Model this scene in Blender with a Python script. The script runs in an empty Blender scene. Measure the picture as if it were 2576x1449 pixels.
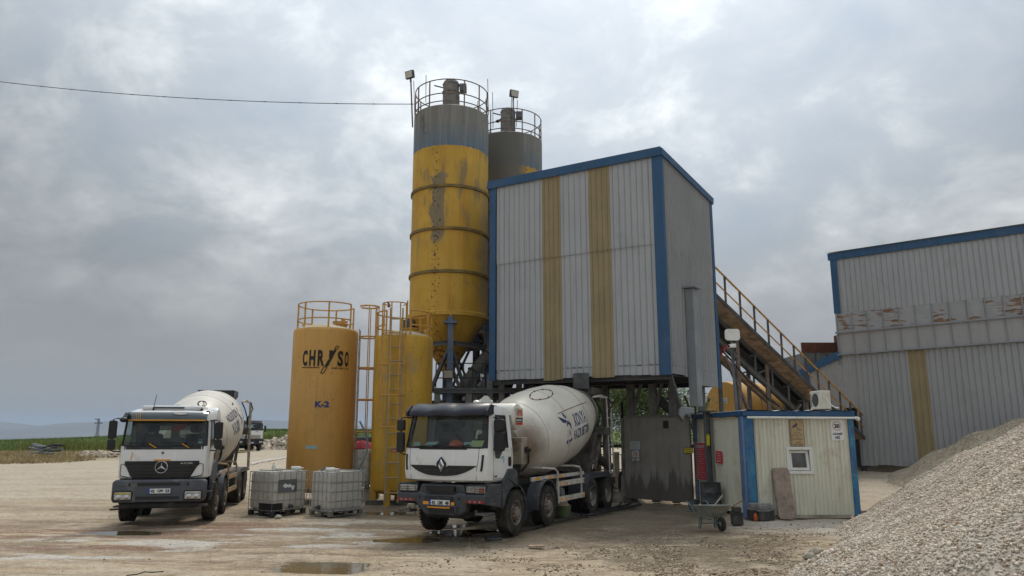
import bpy, math, random
import numpy as np
from mathutils import Vector, Matrix, noise as mnoise
R = math.radians
PI = math.pi
random.seed(7)
rng = np.random.default_rng(11)
scene = bpy.context.scene
COL = scene.collection

# ------------------------------------------------------------------ camera
CAM_Z, PITCH, FPX = 2.3, R(10.945), 1890.0          # FPX: focal length for a 2576 px wide picture
cam = bpy.data.objects.new('camera', bpy.data.cameras.new('camera'))
COL.objects.link(cam)
cam.location = (0, 0, CAM_Z)
cam.rotation_euler = (R(90) + PITCH, 0, 0)
cam.data.sensor_width = 36
cam.data.lens = 36 * FPX / 2576
cam.data.clip_start, cam.data.clip_end = 0.1, 60000
scene.camera = cam

# ------------------------------------------------------------------ sun, sky, exposure
SUN_EL, SUN_AZ = R(57), R(6)                        # azimuth from +Y towards +X
sl = bpy.data.lights.new('sun', 'SUN')
sl.energy, sl.angle, sl.color = 1.5, R(11), (1.0, 0.93, 0.83)
sun = bpy.data.objects.new('sun', sl)
COL.objects.link(sun)
sd = Vector((math.sin(SUN_AZ) * math.cos(SUN_EL), math.cos(SUN_AZ) * math.cos(SUN_EL), math.sin(SUN_EL)))
sun.rotation_euler = sd.to_track_quat('Z', 'Y').to_euler()
sun.location = (0, 0, 60)

scene.view_settings.view_transform = 'Standard'
scene.view_settings.look = 'None'
scene.view_settings.gamma = 1
scene.view_settings.exposure = 0.12


def sock(nt, inp, v):
    if isinstance(v, bpy.types.NodeSocket):
        nt.links.new(v, inp)
    elif v is not None:
        if hasattr(inp, 'default_value'):
            try:
                inp.default_value = v
            except Exception:
                inp.default_value = (*v, 1) if len(v) == 3 else v


class NT:
    """small node-tree writer"""
    def __init__(s, nt):
        s.nt = nt
        nt.nodes.clear()

    def n(s, typ, props=None, **ins):
        nd = s.nt.nodes.new(typ)
        for k, v in (props or {}).items():
            setattr(nd, k, v)
        for k, v in ins.items():
            key = int(k[1:]) if k[0] == 'i' and k[1:].isdigit() else k.replace('_', ' ')
            sock(s.nt, nd.inputs[key], v)
        return nd

    def math(s, op, a, b=None, clamp=False):
        return s.n('ShaderNodeMath', {'operation': op, 'use_clamp': clamp}, i0=a, i1=b).outputs[0]

    def vmath(s, op, a, b=None):
        return s.n('ShaderNodeVectorMath', {'operation': op}, i0=a, i1=b).outputs[0]

    def noise(s, vec, scale=1.0, detail=5.0, rough=0.55, dist=0.0):
        return s.n('ShaderNodeTexNoise', None, Vector=vec, Scale=scale, Detail=detail, Roughness=rough, Distortion=dist).outputs[0]

    def rng(s, x, a, b, c=0.0, d=1.0, smooth=False):
        return s.n('ShaderNodeMapRange', {'clamp': True, 'interpolation_type': 'SMOOTHSTEP' if smooth else 'LINEAR'}, i0=x, i1=a, i2=b, i3=c, i4=d).outputs[0]

    def mix(s, f, a, b, mode='MIX'):
        nd = s.nt.nodes.new('ShaderNodeMix')
        nd.data_type, nd.blend_type = 'RGBA', mode
        sock(s.nt, nd.inputs[0], f)
        for i, v in ((6, a), (7, b)):
            sock(s.nt, nd.inputs[i], v if isinstance(v, bpy.types.NodeSocket) else (*v[:3], 1))
        return nd.outputs[2]

    def coord(s, which='Object'):
        return s.n('ShaderNodeTexCoord').outputs[which]

    def xyz(s, v):
        o = s.n('ShaderNodeSeparateXYZ', None, i0=v).outputs
        return o[0], o[1], o[2]

    def comb(s, x, y, z):
        return s.n('ShaderNodeCombineXYZ', None, i0=x, i1=y, i2=z).outputs[0]

    def ramp(s, f, stops):
        nd = s.nt.nodes.new('ShaderNodeValToRGB')
        e = nd.color_ramp.elements
        while len(e) < len(stops):
            e.new(0.5)
        for el, (p, c) in zip(e, stops):
            el.position = p
            el.color = (*c[:3], 1)
        sock(s.nt, nd.inputs[0], f)
        return nd.outputs[0]


world = bpy.data.worlds.new('World')
scene.world = world
world.use_nodes = True
W = NT(world.node_tree)
SKY_STRENGTH = 0.094
sky = W.n('ShaderNodeTexSky', {'sky_type': 'NISHITA', 'sun_disc': False, 'sun_elevation': SUN_EL, 'sun_rotation': SUN_AZ,
                               'air_density': 1.0, 'dust_density': 3.0, 'ozone_density': 1.0})
wd = W.n('ShaderNodeVectorMath', {'operation': 'NORMALIZE'}, i0=W.coord('Generated')).outputs[0]
wx, wy, wz = W.xyz(wd)
wzc = W.math('MAXIMUM', wz, 0.0)
den = W.math('ADD', wzc, 0.42)
pv = W.comb(W.math('DIVIDE', wx, den), W.math('DIVIDE', wy, den), 0.0)
n_big = W.noise(W.vmath('ADD', pv, (3.1, 1.7, 0.3)), 1.5, 3, 0.5, 0.3)
n_mid = W.noise(W.vmath('ADD', pv, (8.3, 5.2, 2.0)), 4.4, 9, 0.6, 0.3)
n_fine = W.noise(W.vmath('ADD', pv, (1.3, 9.2, 4.0)), 13.0, 7, 0.62, 0.3)
cl = W.math('ADD', W.math('MULTIPLY', n_big, 0.42), W.math('ADD', W.math('MULTIPLY', n_mid, 0.46), W.math('MULTIPLY', n_fine, 0.12)))
cloud = W.ramp(W.rng(cl, 0.375, 0.635), [(0.0, (2.3, 2.66, 2.98)), (0.35, (2.8, 3.06, 3.3)), (0.62, (3.75, 4.0, 4.15)), (1.0, (5.7, 5.8, 5.8))])
# low on the sky the cloud sheet is one even grey
low = W.rng(wz, 0.02, 0.30, 0.0, 1.0, True)
cloud = W.mix(low, (3.2, 3.28, 3.36), cloud)
# the cloud sheet is thin and bright round the veiled sun, and brighter overhead
dt = W.n('ShaderNodeVectorMath', {'operation': 'DOT_PRODUCT'}, i0=wd, i1=tuple(sd)).outputs['Value']
glow = W.math('ADD', W.math('MULTIPLY', W.rng(dt, 0.55, 1.0, 0, 1, True), 2.2), W.math('MULTIPLY', W.rng(wz, 0.45, 0.95, 0, 1, True), 1.6))
# brightness added to the sky behind the camera, filling walls that face it
glow = W.math('ADD', glow, W.math('MULTIPLY', W.rng(wy, 0.2, -0.7, 0, 1, True), 0.9))
cloud = W.mix(1.0, cloud, W.comb(W.math('ADD', glow, 1.0), W.math('ADD', glow, 1.0), W.math('ADD', glow, 1.0)), 'MULTIPLY')
cover = W.rng(W.math('ADD', cl, W.math('MULTIPLY', W.math('SUBTRACT', 1.0, low), 0.5)), 0.30, 0.52, 0.72, 0.97)
skyc = W.mix(cover, sky.outputs[0], cloud)
bg = W.n('ShaderNodeBackground', None, Color=skyc, Strength=SKY_STRENGTH)
wo = W.n('ShaderNodeOutputWorld')
world.node_tree.links.new(bg.outputs[0], wo.inputs[0])


# ------------------------------------------------------------------ from picture to place
def ray(px, py):
    u, v = (px - 1288) / FPX, (724.5 - py) / FPX
    c, s = math.cos(PITCH), math.sin(PITCH)
    return Vector((u, c - v * s, s + v * c))


def D(px, py, Y):
    """point of the place seen at (px, py) of the 2576x1449 picture that stands Y metres away"""
    d = ray(px, py)
    return Vector((0, 0, CAM_Z)) + d * (Y / d.y)


def G(px, py, z=0.0):
    d = ray(px, py)
    return Vector((0, 0, CAM_Z)) + d * ((z - CAM_Z) / d.z)


# ------------------------------------------------------------------ materials
MATS = {}


def lin(r, g, b):
    f = lambda c: (c / 255 / 12.92) if c <= 10 else ((c / 255 + 0.055) / 1.055) ** 2.4
    return (f(r), f(g), f(b))


def new_mat(name):
    m = bpy.data.materials.new(name)
    m.use_nodes = True
    MATS[name] = m
    return m, NT(m.node_tree)


def finish(m, N, color, rough=0.6, metal=0.0, bump=None, bump_d=0.01, spec=0.5, coat=0.0, alpha=None, sss=None):
    p = N.n('ShaderNodeBsdfPrincipled')
    sock(N.nt, p.inputs['Base Color'], color if isinstance(color, bpy.types.NodeSocket) else (*color[:3], 1))
    sock(N.nt, p.inputs['Roughness'], rough)
    sock(N.nt, p.inputs['Metallic'], metal)
    p.inputs['Specular IOR Level'].default_value = spec
    p.inputs['Coat Weight'].default_value = coat
    if bump is not None:
        b = N.n('ShaderNodeBump', None, Height=bump, Distance=bump_d, Strength=1.0)
        N.nt.links.new(b.outputs[0], p.inputs['Normal'])
    o = N.n('ShaderNodeOutputMaterial')
    N.nt.links.new(p.outputs[0], o.inputs[0])
    return m


def paint(name, col, rough=0.55, metal=0.0, var=0.14, scale=2.0, dirt=None, amt=0.3, dscale=1.2, streak=None, samt=0.4,
          bump=0.0, bscale=30, spec=0.4, coat=0.0, speck=None, speck_amt=0.12):
    """weathered paint: tone variation, blotches of dirt, vertical run marks, small chips"""
    m, N = new_mat(name)
    o = N.coord()
    n1 = N.noise(o, scale, 6, 0.6)
    lo = tuple(c * (1 - var) for c in col)
    hi = tuple(min(1, c * (1 + var)) for c in col)
    c = N.mix(N.rng(n1, 0.3, 0.7), lo, hi)
    if dirt:
        n2 = N.noise(N.vmath('ADD', o, (5.2, 1.3, 7.7)), dscale, 9, 0.66, 0.4)
        c = N.mix(N.rng(n2, 0.62 - amt * 0.4, 0.82 - amt * 0.3), c, dirt)
    if streak:
        n3 = N.noise(N.vmath('MULTIPLY', o, (5.0, 5.0, 0.35)), 1.6, 6, 0.6)
        c = N.mix(N.math('MULTIPLY', N.rng(n3, 0.5, 0.72), samt), c, streak)
    if speck:
        n4 = N.noise(o, 26, 3, 0.5)
        n5 = N.noise(o, 1.5, 3, 0.5)
        k = N.math('GREATER_THAN', N.math('ADD', n4, N.math('MULTIPLY', n5, 0.35)), 0.92 - speck_amt)
        c = N.mix(k, c, speck)
    bp = N.noise(o, bscale, 5, 0.6) if bump else None
    r = N.rng(n1, 0.25, 0.75, max(0.02, rough - 0.1), min(1, rough + 0.12))
    return finish(m, N, c, r, metal, bp, bump, spec, coat)


white_paint = paint('white_cab_paint', (0.68, 0.68, 0.66), 0.35, dirt=(0.44, 0.38, 0.30), amt=0.14, dscale=1.6, var=0.06, streak=(0.5, 0.45, 0.38), samt=0.18, spec=0.5, coat=0.2)
drum_white = paint('drum_paint', (0.60, 0.575, 0.51), 0.42, dirt=(0.42, 0.33, 0.22), amt=0.16, dscale=0.9, var=0.08, scale=1.0, speck=(0.22, 0.13, 0.07), speck_amt=0.02)
grey_plastic = paint('grey_bumper_plastic', (0.050, 0.054, 0.062), 0.6, dirt=(0.17, 0.15, 0.12), amt=0.2, dscale=2.5, speck=(0.3, 0.28, 0.25), speck_amt=0.03)
navy_plastic = paint('navy_visor_plastic', (0.022, 0.024, 0.036), 0.36, dirt=(0.07, 0.07, 0.08), amt=0.06, dscale=3, spec=0.35)
black_plastic = paint('black_plastic', (0.012, 0.012, 0.013), 0.45, var=0.3, dirt=(0.04, 0.036, 0.03), amt=0.12)
black_rubber = paint('black_hose_rubber', (0.016, 0.016, 0.018), 0.5, var=0.3, dirt=(0.07, 0.06, 0.05), amt=0.2, dscale=4)
tyre_rubber = paint('dusty_tyre_rubber', (0.030, 0.028, 0.025), 0.85, dirt=(0.11, 0.092, 0.07), amt=0.32, dscale=2.2, bump=0.01, bscale=40, spec=0.2)
rim_dusty = paint('dusty_rim', (0.20, 0.185, 0.165), 0.7, dirt=(0.10, 0.075, 0.055), amt=0.35, dscale=4, spec=0.3)
rust_nut = paint('rusty_steel', (0.16, 0.065, 0.03), 0.85, var=0.4, scale=6, dirt=(0.06, 0.03, 0.02), amt=0.3)
chassis_m = paint('dirty_chassis_steel', (0.028, 0.027, 0.026), 0.75, dirt=(0.10, 0.085, 0.065), amt=0.25, dscale=3, spec=0.3)
muddy_steel = paint('cement_caked_steel', (0.13, 0.12, 0.105), 0.9, var=0.35, scale=4, dirt=(0.05, 0.045, 0.04), amt=0.4, dscale=3, bump=0.02, bscale=14, spec=0.2)
rail_white = paint('dusty_white_rail', (0.46, 0.43, 0.38), 0.7, dirt=(0.2, 0.15, 0.1), amt=0.35, dscale=5)
orange_m = paint('orange_reflector', (0.75, 0.30, 0.02), 0.4, var=0.15)
red_m = paint('red_reflector', (0.24, 0.025, 0.025), 0.4, var=0.2)
white_sign = paint('white_plate', (0.66, 0.66, 0.64), 0.5, var=0.05, dirt=(0.45, 0.42, 0.36), amt=0.12, dscale=6)
black_ink = paint('black_ink', (0.012, 0.012, 0.012), 0.6, var=0.2)
blue_ink = paint('blue_ink', (0.012, 0.035, 0.16), 0.5, var=0.2)
navy_ink = paint('drum_lettering_blue', (0.016, 0.033, 0.11), 0.5, var=0.25, dirt=(0.12, 0.13, 0.17), amt=0.1, dscale=5)
red_ink = paint('red_ink', (0.42, 0.02, 0.03), 0.5, var=0.15)
tank_ink = paint('worn_black_lettering', (0.014, 0.012, 0.010), 0.6, var=0.3, dirt=(0.34, 0.20, 0.05), amt=0.12, dscale=7)
chrome = paint('dull_chrome', (0.55, 0.55, 0.56), 0.25, 0.9, var=0.1, spec=0.5)
lamp_glass = paint('headlamp_lens', (0.42, 0.42, 0.40), 0.12, 0.3, var=0.35, scale=14, spec=0.7, coat=0.4)
amber_lens = paint('amber_lens', (0.42, 0.33, 0.08), 0.25, 0.0, var=0.3, scale=10, coat=0.4)
seat_cloth = paint('dark_seat_cloth', (0.022, 0.023, 0.026), 0.9, var=0.3, scale=8)
cab_inner = paint('cab_lining', (0.17, 0.185, 0.18), 0.85, var=0.2)
dash_m = paint('dashboard_plastic', (0.15, 0.155, 0.155), 0.7, var=0.2)
helmet_m = paint('orange_helmet_plastic', (0.85, 0.14, 0.03), 0.4, var=0.06, coat=0.2)
paper_m = paint('paper_green', (0.42, 0.62, 0.55), 0.8, var=0.1, scale=20)
paper_y = paint('paper_yellow', (0.62, 0.70, 0.30), 0.8, var=0.1, scale=20)
flag_red = paint('flag_red', (0.34, 0.012, 0.02), 0.85, var=0.25, scale=5)
green_plastic = paint('green_bucket_plastic', (0.10, 0.14, 0.06), 0.7, var=0.3, dirt=(0.2, 0.19, 0.15), amt=0.4, dscale=4)
tank_yellow = paint('tank_yellow_paint', (0.55, 0.30, 0.075), 0.5, var=0.10, scale=0.8, dirt=(0.42, 0.25, 0.07), amt=0.18, dscale=0.7, streak=(0.36, 0.21, 0.06), samt=0.45, speck=(0.12, 0.055, 0.02), speck_amt=0.05)
tank_yellow2 = paint('tank_yellow_stained_paint', (0.50, 0.285, 0.03), 0.5, var=0.14, scale=0.9, dirt=(0.27, 0.22, 0.13), amt=0.24, dscale=0.8, streak=(0.20, 0.13, 0.045), samt=0.6, speck=(0.12, 0.06, 0.02), speck_amt=0.05)
cap_dusty = paint('cement_dusted_cap', (0.40, 0.34, 0.22), 0.9, var=0.2, dirt=(0.5, 0.47, 0.4), amt=0.4, dscale=2)
rail_yellow = paint('railing_yellow', (0.50, 0.26, 0.05), 0.55, var=0.2, scale=4, dirt=(0.22, 0.13, 0.06), amt=0.25, dscale=5)
rail_dull = paint('weathered_ladder_steel', (0.33, 0.24, 0.11), 0.7, var=0.25, scale=4, dirt=(0.25, 0.23, 0.2), amt=0.5, dscale=3)
leg_blue = paint('blue_steel_paint', (0.085, 0.125, 0.20), 0.6, var=0.2, dirt=(0.17, 0.165, 0.16), amt=0.36, dscale=2.0, streak=(0.14, 0.14, 0.14), samt=0.6)
steel_grey = paint('dusty_grey_steel', (0.13, 0.135, 0.14), 0.75, var=0.25, dirt=(0.07, 0.062, 0.055), amt=0.35, dscale=2.5)
steel_dark = paint('dark_plant_steel', (0.060, 0.060, 0.062), 0.8, var=0.3, dirt=(0.12, 0.11, 0.1), amt=0.3, dscale=2)
cement_grey = paint('cement_dusted_steel', (0.215, 0.207, 0.19), 0.95, var=0.22, scale=2.5, dirt=(0.09, 0.083, 0.073), amt=0.35, dscale=2.5, streak=(0.22, 0.215, 0.2), samt=0.5, bump=0.01, bscale=12, spec=0.2)
clad_grey = paint('galvanised_cladding', (0.385, 0.39, 0.395), 0.5, 0.25, bump=.03, bscale=.9, speck=(.13, .12, .11), speck_amt=.0, var=0.07, scale=0.7, streak=(0.27, 0.27, 0.275), samt=0.45, dirt=(0.30, 0.30, 0.30), amt=0.10, dscale=0.8)
clad_grey2 = paint('galvanised_cladding_dull', (0.35, 0.35, 0.352), 0.5, 0.25, bump=.03, bscale=.9, speck=(.13, .12, .11), speck_amt=.0, var=0.08, scale=0.6, streak=(0.26, 0.255, 0.245), samt=0.3, dirt=(0.30, 0.295, 0.29), amt=0.10, dscale=0.8)
clad_yellow = paint('yellowed_fibreglass', (0.31, 0.245, 0.135), 0.6, 0.0, var=0.12, scale=0.9, streak=(0.24, 0.18, 0.075), samt=0.7, dirt=(0.26, 0.22, 0.12), amt=0.25, dscale=0.9)
trim_blue = paint('blue_trim_paint', (0.020, 0.076, 0.165), 0.5, var=0.14, dirt=(0.06, 0.10, 0.17), amt=0.2, dscale=1.5, streak=(0.07, 0.10, 0.15), samt=0.35)
cabin_cream = paint('cream_cabin_panel', (0.61, 0.595, 0.485), 0.55, var=0.06, scale=1.0, streak=(0.40, 0.32, 0.19), samt=0.5, dirt=(0.40, 0.35, 0.25), amt=0.2, dscale=1.1, speck=(0.30, 0.14, 0.05), speck_amt=0.0)
cabin_blue = paint('peeling_blue_paint', (0.018, 0.10, 0.24), 0.55, var=0.2, scale=4, dirt=(0.045, 0.23, 0.36), amt=0.55, dscale=4.0, streak=(0.05, 0.06, 0.10), samt=0.5, speck=(0.11, 0.11, 0.15), speck_amt=0.14)
cabin_trim_pale = paint('pale_blue_trim', (0.12, 0.19, 0.33), 0.6, var=0.2, dirt=(0.2, 0.23, 0.28), amt=0.25, dscale=3)
roof_sheet = paint('white_roof_sheet', (0.62, 0.62, 0.60), 0.7, var=0.1, dirt=(0.4, 0.38, 0.34), amt=0.3, dscale=2)
pvc_white = paint('white_pvc', (0.68, 0.67, 0.62), 0.4, var=0.05, dirt=(0.45, 0.4, 0.3), amt=0.12, dscale=3)
ac_cream = paint('old_cream_plastic', (0.58, 0.55, 0.47), 0.5, var=0.06, dirt=(0.4, 0.36, 0.27), amt=0.2, dscale=4)
gate_grey = paint('cement_splashed_sheet', (0.20, 0.182, 0.155), 0.9, var=0.16, scale=1.5, streak=(0.10, 0.085, 0.068), samt=0.8, dirt=(0.25, 0.235, 0.205), amt=0.25, dscale=1.2, spec=0.25)
wood_brown = paint('weathered_walkway_boards', (0.37, 0.265, 0.185), 0.9, var=0.35, scale=3, dirt=(0.115, 0.08, 0.05), amt=0.35, dscale=2.5, bump=0.02, bscale=10)
belt_dark = paint('conveyor_belt_rubber', (0.030, 0.032, 0.036), 0.8, var=0.3)
rust_sheet = paint('rusty_bin_sheet', (0.115, 0.042, 0.025), 0.9, var=0.35, scale=3, dirt=(0.06, 0.03, 0.025), amt=0.35)
rust_patch = None
rock_m = paint('ochre_rock', (0.36, 0.27, 0.155), 0.95, var=0.35, scale=4, dirt=(0.44, 0.38, 0.27), amt=0.4, dscale=2, bump=0.05, bscale=6)
rubble_m = paint('pale_rubble', (0.46, 0.395, 0.31), 0.95, var=0.22, scale=1.5, dirt=(0.30, 0.23, 0.16), amt=0.3, dscale=0.9, bump=0.06, bscale=5)
concrete_m = paint('pale_concrete', (0.36, 0.32, 0.25), 0.9, var=0.15, dirt=(0.2, 0.17, 0.13), amt=0.3, dscale=1.5, bump=0.01)
slab_m = paint('pitted_stone_slab', (0.30, 0.235, 0.19), 0.95, var=0.25, scale=6, dirt=(0.13, 0.10, 0.08), amt=0.28, dscale=3, bump=0.03, bscale=18)
barrel_m = paint('sooty_barrel_steel', (0.045, 0.047, 0.05), 0.7, var=0.4, scale=5, dirt=(0.15, 0.145, 0.135), amt=0.38, dscale=3.5)
barrow_green = paint('worn_green_tray', (0.20, 0.215, 0.185), 0.7, var=0.2, scale=5, dirt=(0.3, 0.285, 0.25), amt=0.35, dscale=4)
barrow_frame = paint('green_barrow_frame', (0.045, 0.115, 0.10), 0.6, var=0.2, dirt=(0.22, 0.22, 0.2), amt=0.35, dscale=6)
battery_grey = paint('grey_battery_plastic', (0.19, 0.18, 0.18), 0.7, var=0.2, scale=5, dirt=(0.09, 0.08, 0.075), amt=0.3, dscale=4)
battery_black = paint('black_battery_plastic', (0.04, 0.038, 0.036), 0.7, var=0.3, dirt=(0.12, 0.11, 0.095), amt=0.3, dscale=4)
ibc_white = paint('ibc_bottle_plastic', (0.48, 0.455, 0.395), 0.45, var=0.1, scale=1.5, dirt=(0.36, 0.32, 0.25), amt=0.30, dscale=1.6, streak=(0.30, 0.27, 0.22), samt=0.5)
ibc_steel = paint('galvanised_cage', (0.34, 0.34, 0.33), 0.6, 0.2, var=0.2, dirt=(0.15, 0.125, 0.1), amt=0.25, dscale=4)
pallet_grey = paint('grey_pallet', (0.17, 0.155, 0.13), 0.9, var=0.25, scale=5, dirt=(0.08, 0.07, 0.06), amt=0.3)
pallet_black = paint('black_pallet_plastic', (0.03, 0.03, 0.03), 0.8, var=0.3, dirt=(0.1, 0.09, 0.075), amt=0.3)
bark_m = paint('bark', (0.10, 0.078, 0.055), 0.95, var=0.3, scale=6, bump=0.03, bscale=10)
sign_yellow = paint('yellow_sign', (0.62, 0.50, 0.03), 0.5, var=0.08, dirt=(0.3, 0.25, 0.08), amt=0.12, dscale=6)
sign_rusty = paint('rusted_tin_sign', (0.44, 0.33, 0.16), 0.7, var=0.12, scale=6, dirt=(0.20, 0.09, 0.035), amt=0.28, dscale=5, streak=(0.24, 0.12, 0.05), samt=0.55)
sign_red = paint('red_sign', (0.70, 0.04, 0.07), 0.45, var=0.10, dirt=(0.30, 0.05, 0.05), amt=0.15, dscale=4)
sign_blue = paint('blue_sign', (0.05, 0.16, 0.33), 0.5, var=0.1)
sign_worn = paint('worn_white_sign', (0.52, 0.52, 0.47), 0.6, var=0.08, dirt=(0.30, 0.27, 0.2), amt=0.2, dscale=6)
sign_teal = paint('worn_pale_blue_sticker', (0.27, 0.42, 0.44), 0.6, var=0.15, scale=8, dirt=(0.4, 0.38, 0.3), amt=0.25, dscale=8)
orange_bottle = paint('orange_plastic', (0.45, 0.09, 0.02), 0.5, var=0.15)
purple_ink = paint('faded_purple_ink', (0.10, 0.075, 0.11), 0.7, var=0.2)
feather_m = paint('dark_feathers', (0.015, 0.015, 0.018), 0.7, var=0.3)
lamp_face = paint('floodlight_glass', (0.46, 0.45, 0.38), 0.2, 0.1, var=0.1, coat=0.4)
pipe_grey = paint('grey_pe_pipe', (0.15, 0.165, 0.17), 0.6, var=0.2, dirt=(0.22, 0.2, 0.17), amt=0.2)
cloth_red = paint('faded_red_sheet', (0.30, 0.03, 0.05), 0.85, var=0.25, scale=3)


def mat_gate():
    """cement-splashed sheet, soaked dark in tongues from its foot"""
    m, N = new_mat('cement_splashed_sheet')
    o = N.coord()
    x, y, z = N.xyz(o)
    n1 = N.noise(o, 1.5, 6, .6)
    c = N.mix(N.rng(n1, .3, .7), (.25, .232, .205), (.33, .31, .275))
    st = N.noise(N.vmath('MULTIPLY', o, (5, 5, .35)), 1.6, 6, .6)
    c = N.mix(N.math('MULTIPLY', N.rng(st, .5, .7), .6), c, (.17, .15, .125))
    t = N.noise(N.vmath('MULTIPLY', o, (3.2, 3.2, .12)), 1.0, 4, .6)
    e = N.math('SUBTRACT', N.math('ADD', N.math('MULTIPLY', t, 3.2), N.math('MULTIPLY', n1, .5)), z)
    c = N.mix(N.math('MULTIPLY', N.rng(e, 1.05, 1.25), .7), c, (.085, .072, .058))
    return finish(m, N, c, .85, 0, None, .01, .25)


gate_grey = mat_gate()


def glass_mat(name, tint, refl=1.0):
    m, N = new_mat(name)
    t = N.n('ShaderNodeBsdfTransparent', None, Color=(*tint, 1))
    g = N.n('ShaderNodeBsdfGlossy', None, Color=(0.9, 0.92, 0.95, 1), Roughness=0.04)
    lw = N.n('ShaderNodeFresnel', None, IOR=1.5)
    k = N.math('MULTIPLY', lw.outputs[0], refl, True)
    dn = N.noise(N.coord(), 3, 5, 0.6)
    df = N.n('ShaderNodeBsdfDiffuse', None, Color=(0.3, 0.28, 0.24, 1))
    mx = N.n('ShaderNodeMixShader', None, i0=k, i1=t.outputs[0], i2=g.outputs[0])
    m2 = N.n('ShaderNodeMixShader', None, i0=N.rng(dn, 0.4, 0.8, 0.01, 0.12), i1=mx.outputs[0], i2=df.outputs[0])
    o = N.n('ShaderNodeOutputMaterial')
    N.nt.links.new(m2.outputs[0], o.inputs[0])
    return m


cab_glass = glass_mat('tinted_cab_glass', (0.70, 0.77, 0.75), .8)
dark_glass = paint('dark_visor_glass', (0.022, 0.034, 0.034), 0.12, var=0.2, spec=0.6, coat=0.3)
pane_m = paint('window_pane', (0.07, 0.07, 0.07), 0.15, var=0.5, scale=3, streak=(0.18, 0.17, 0.15), samt=0.4, coat=0.3)


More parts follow.
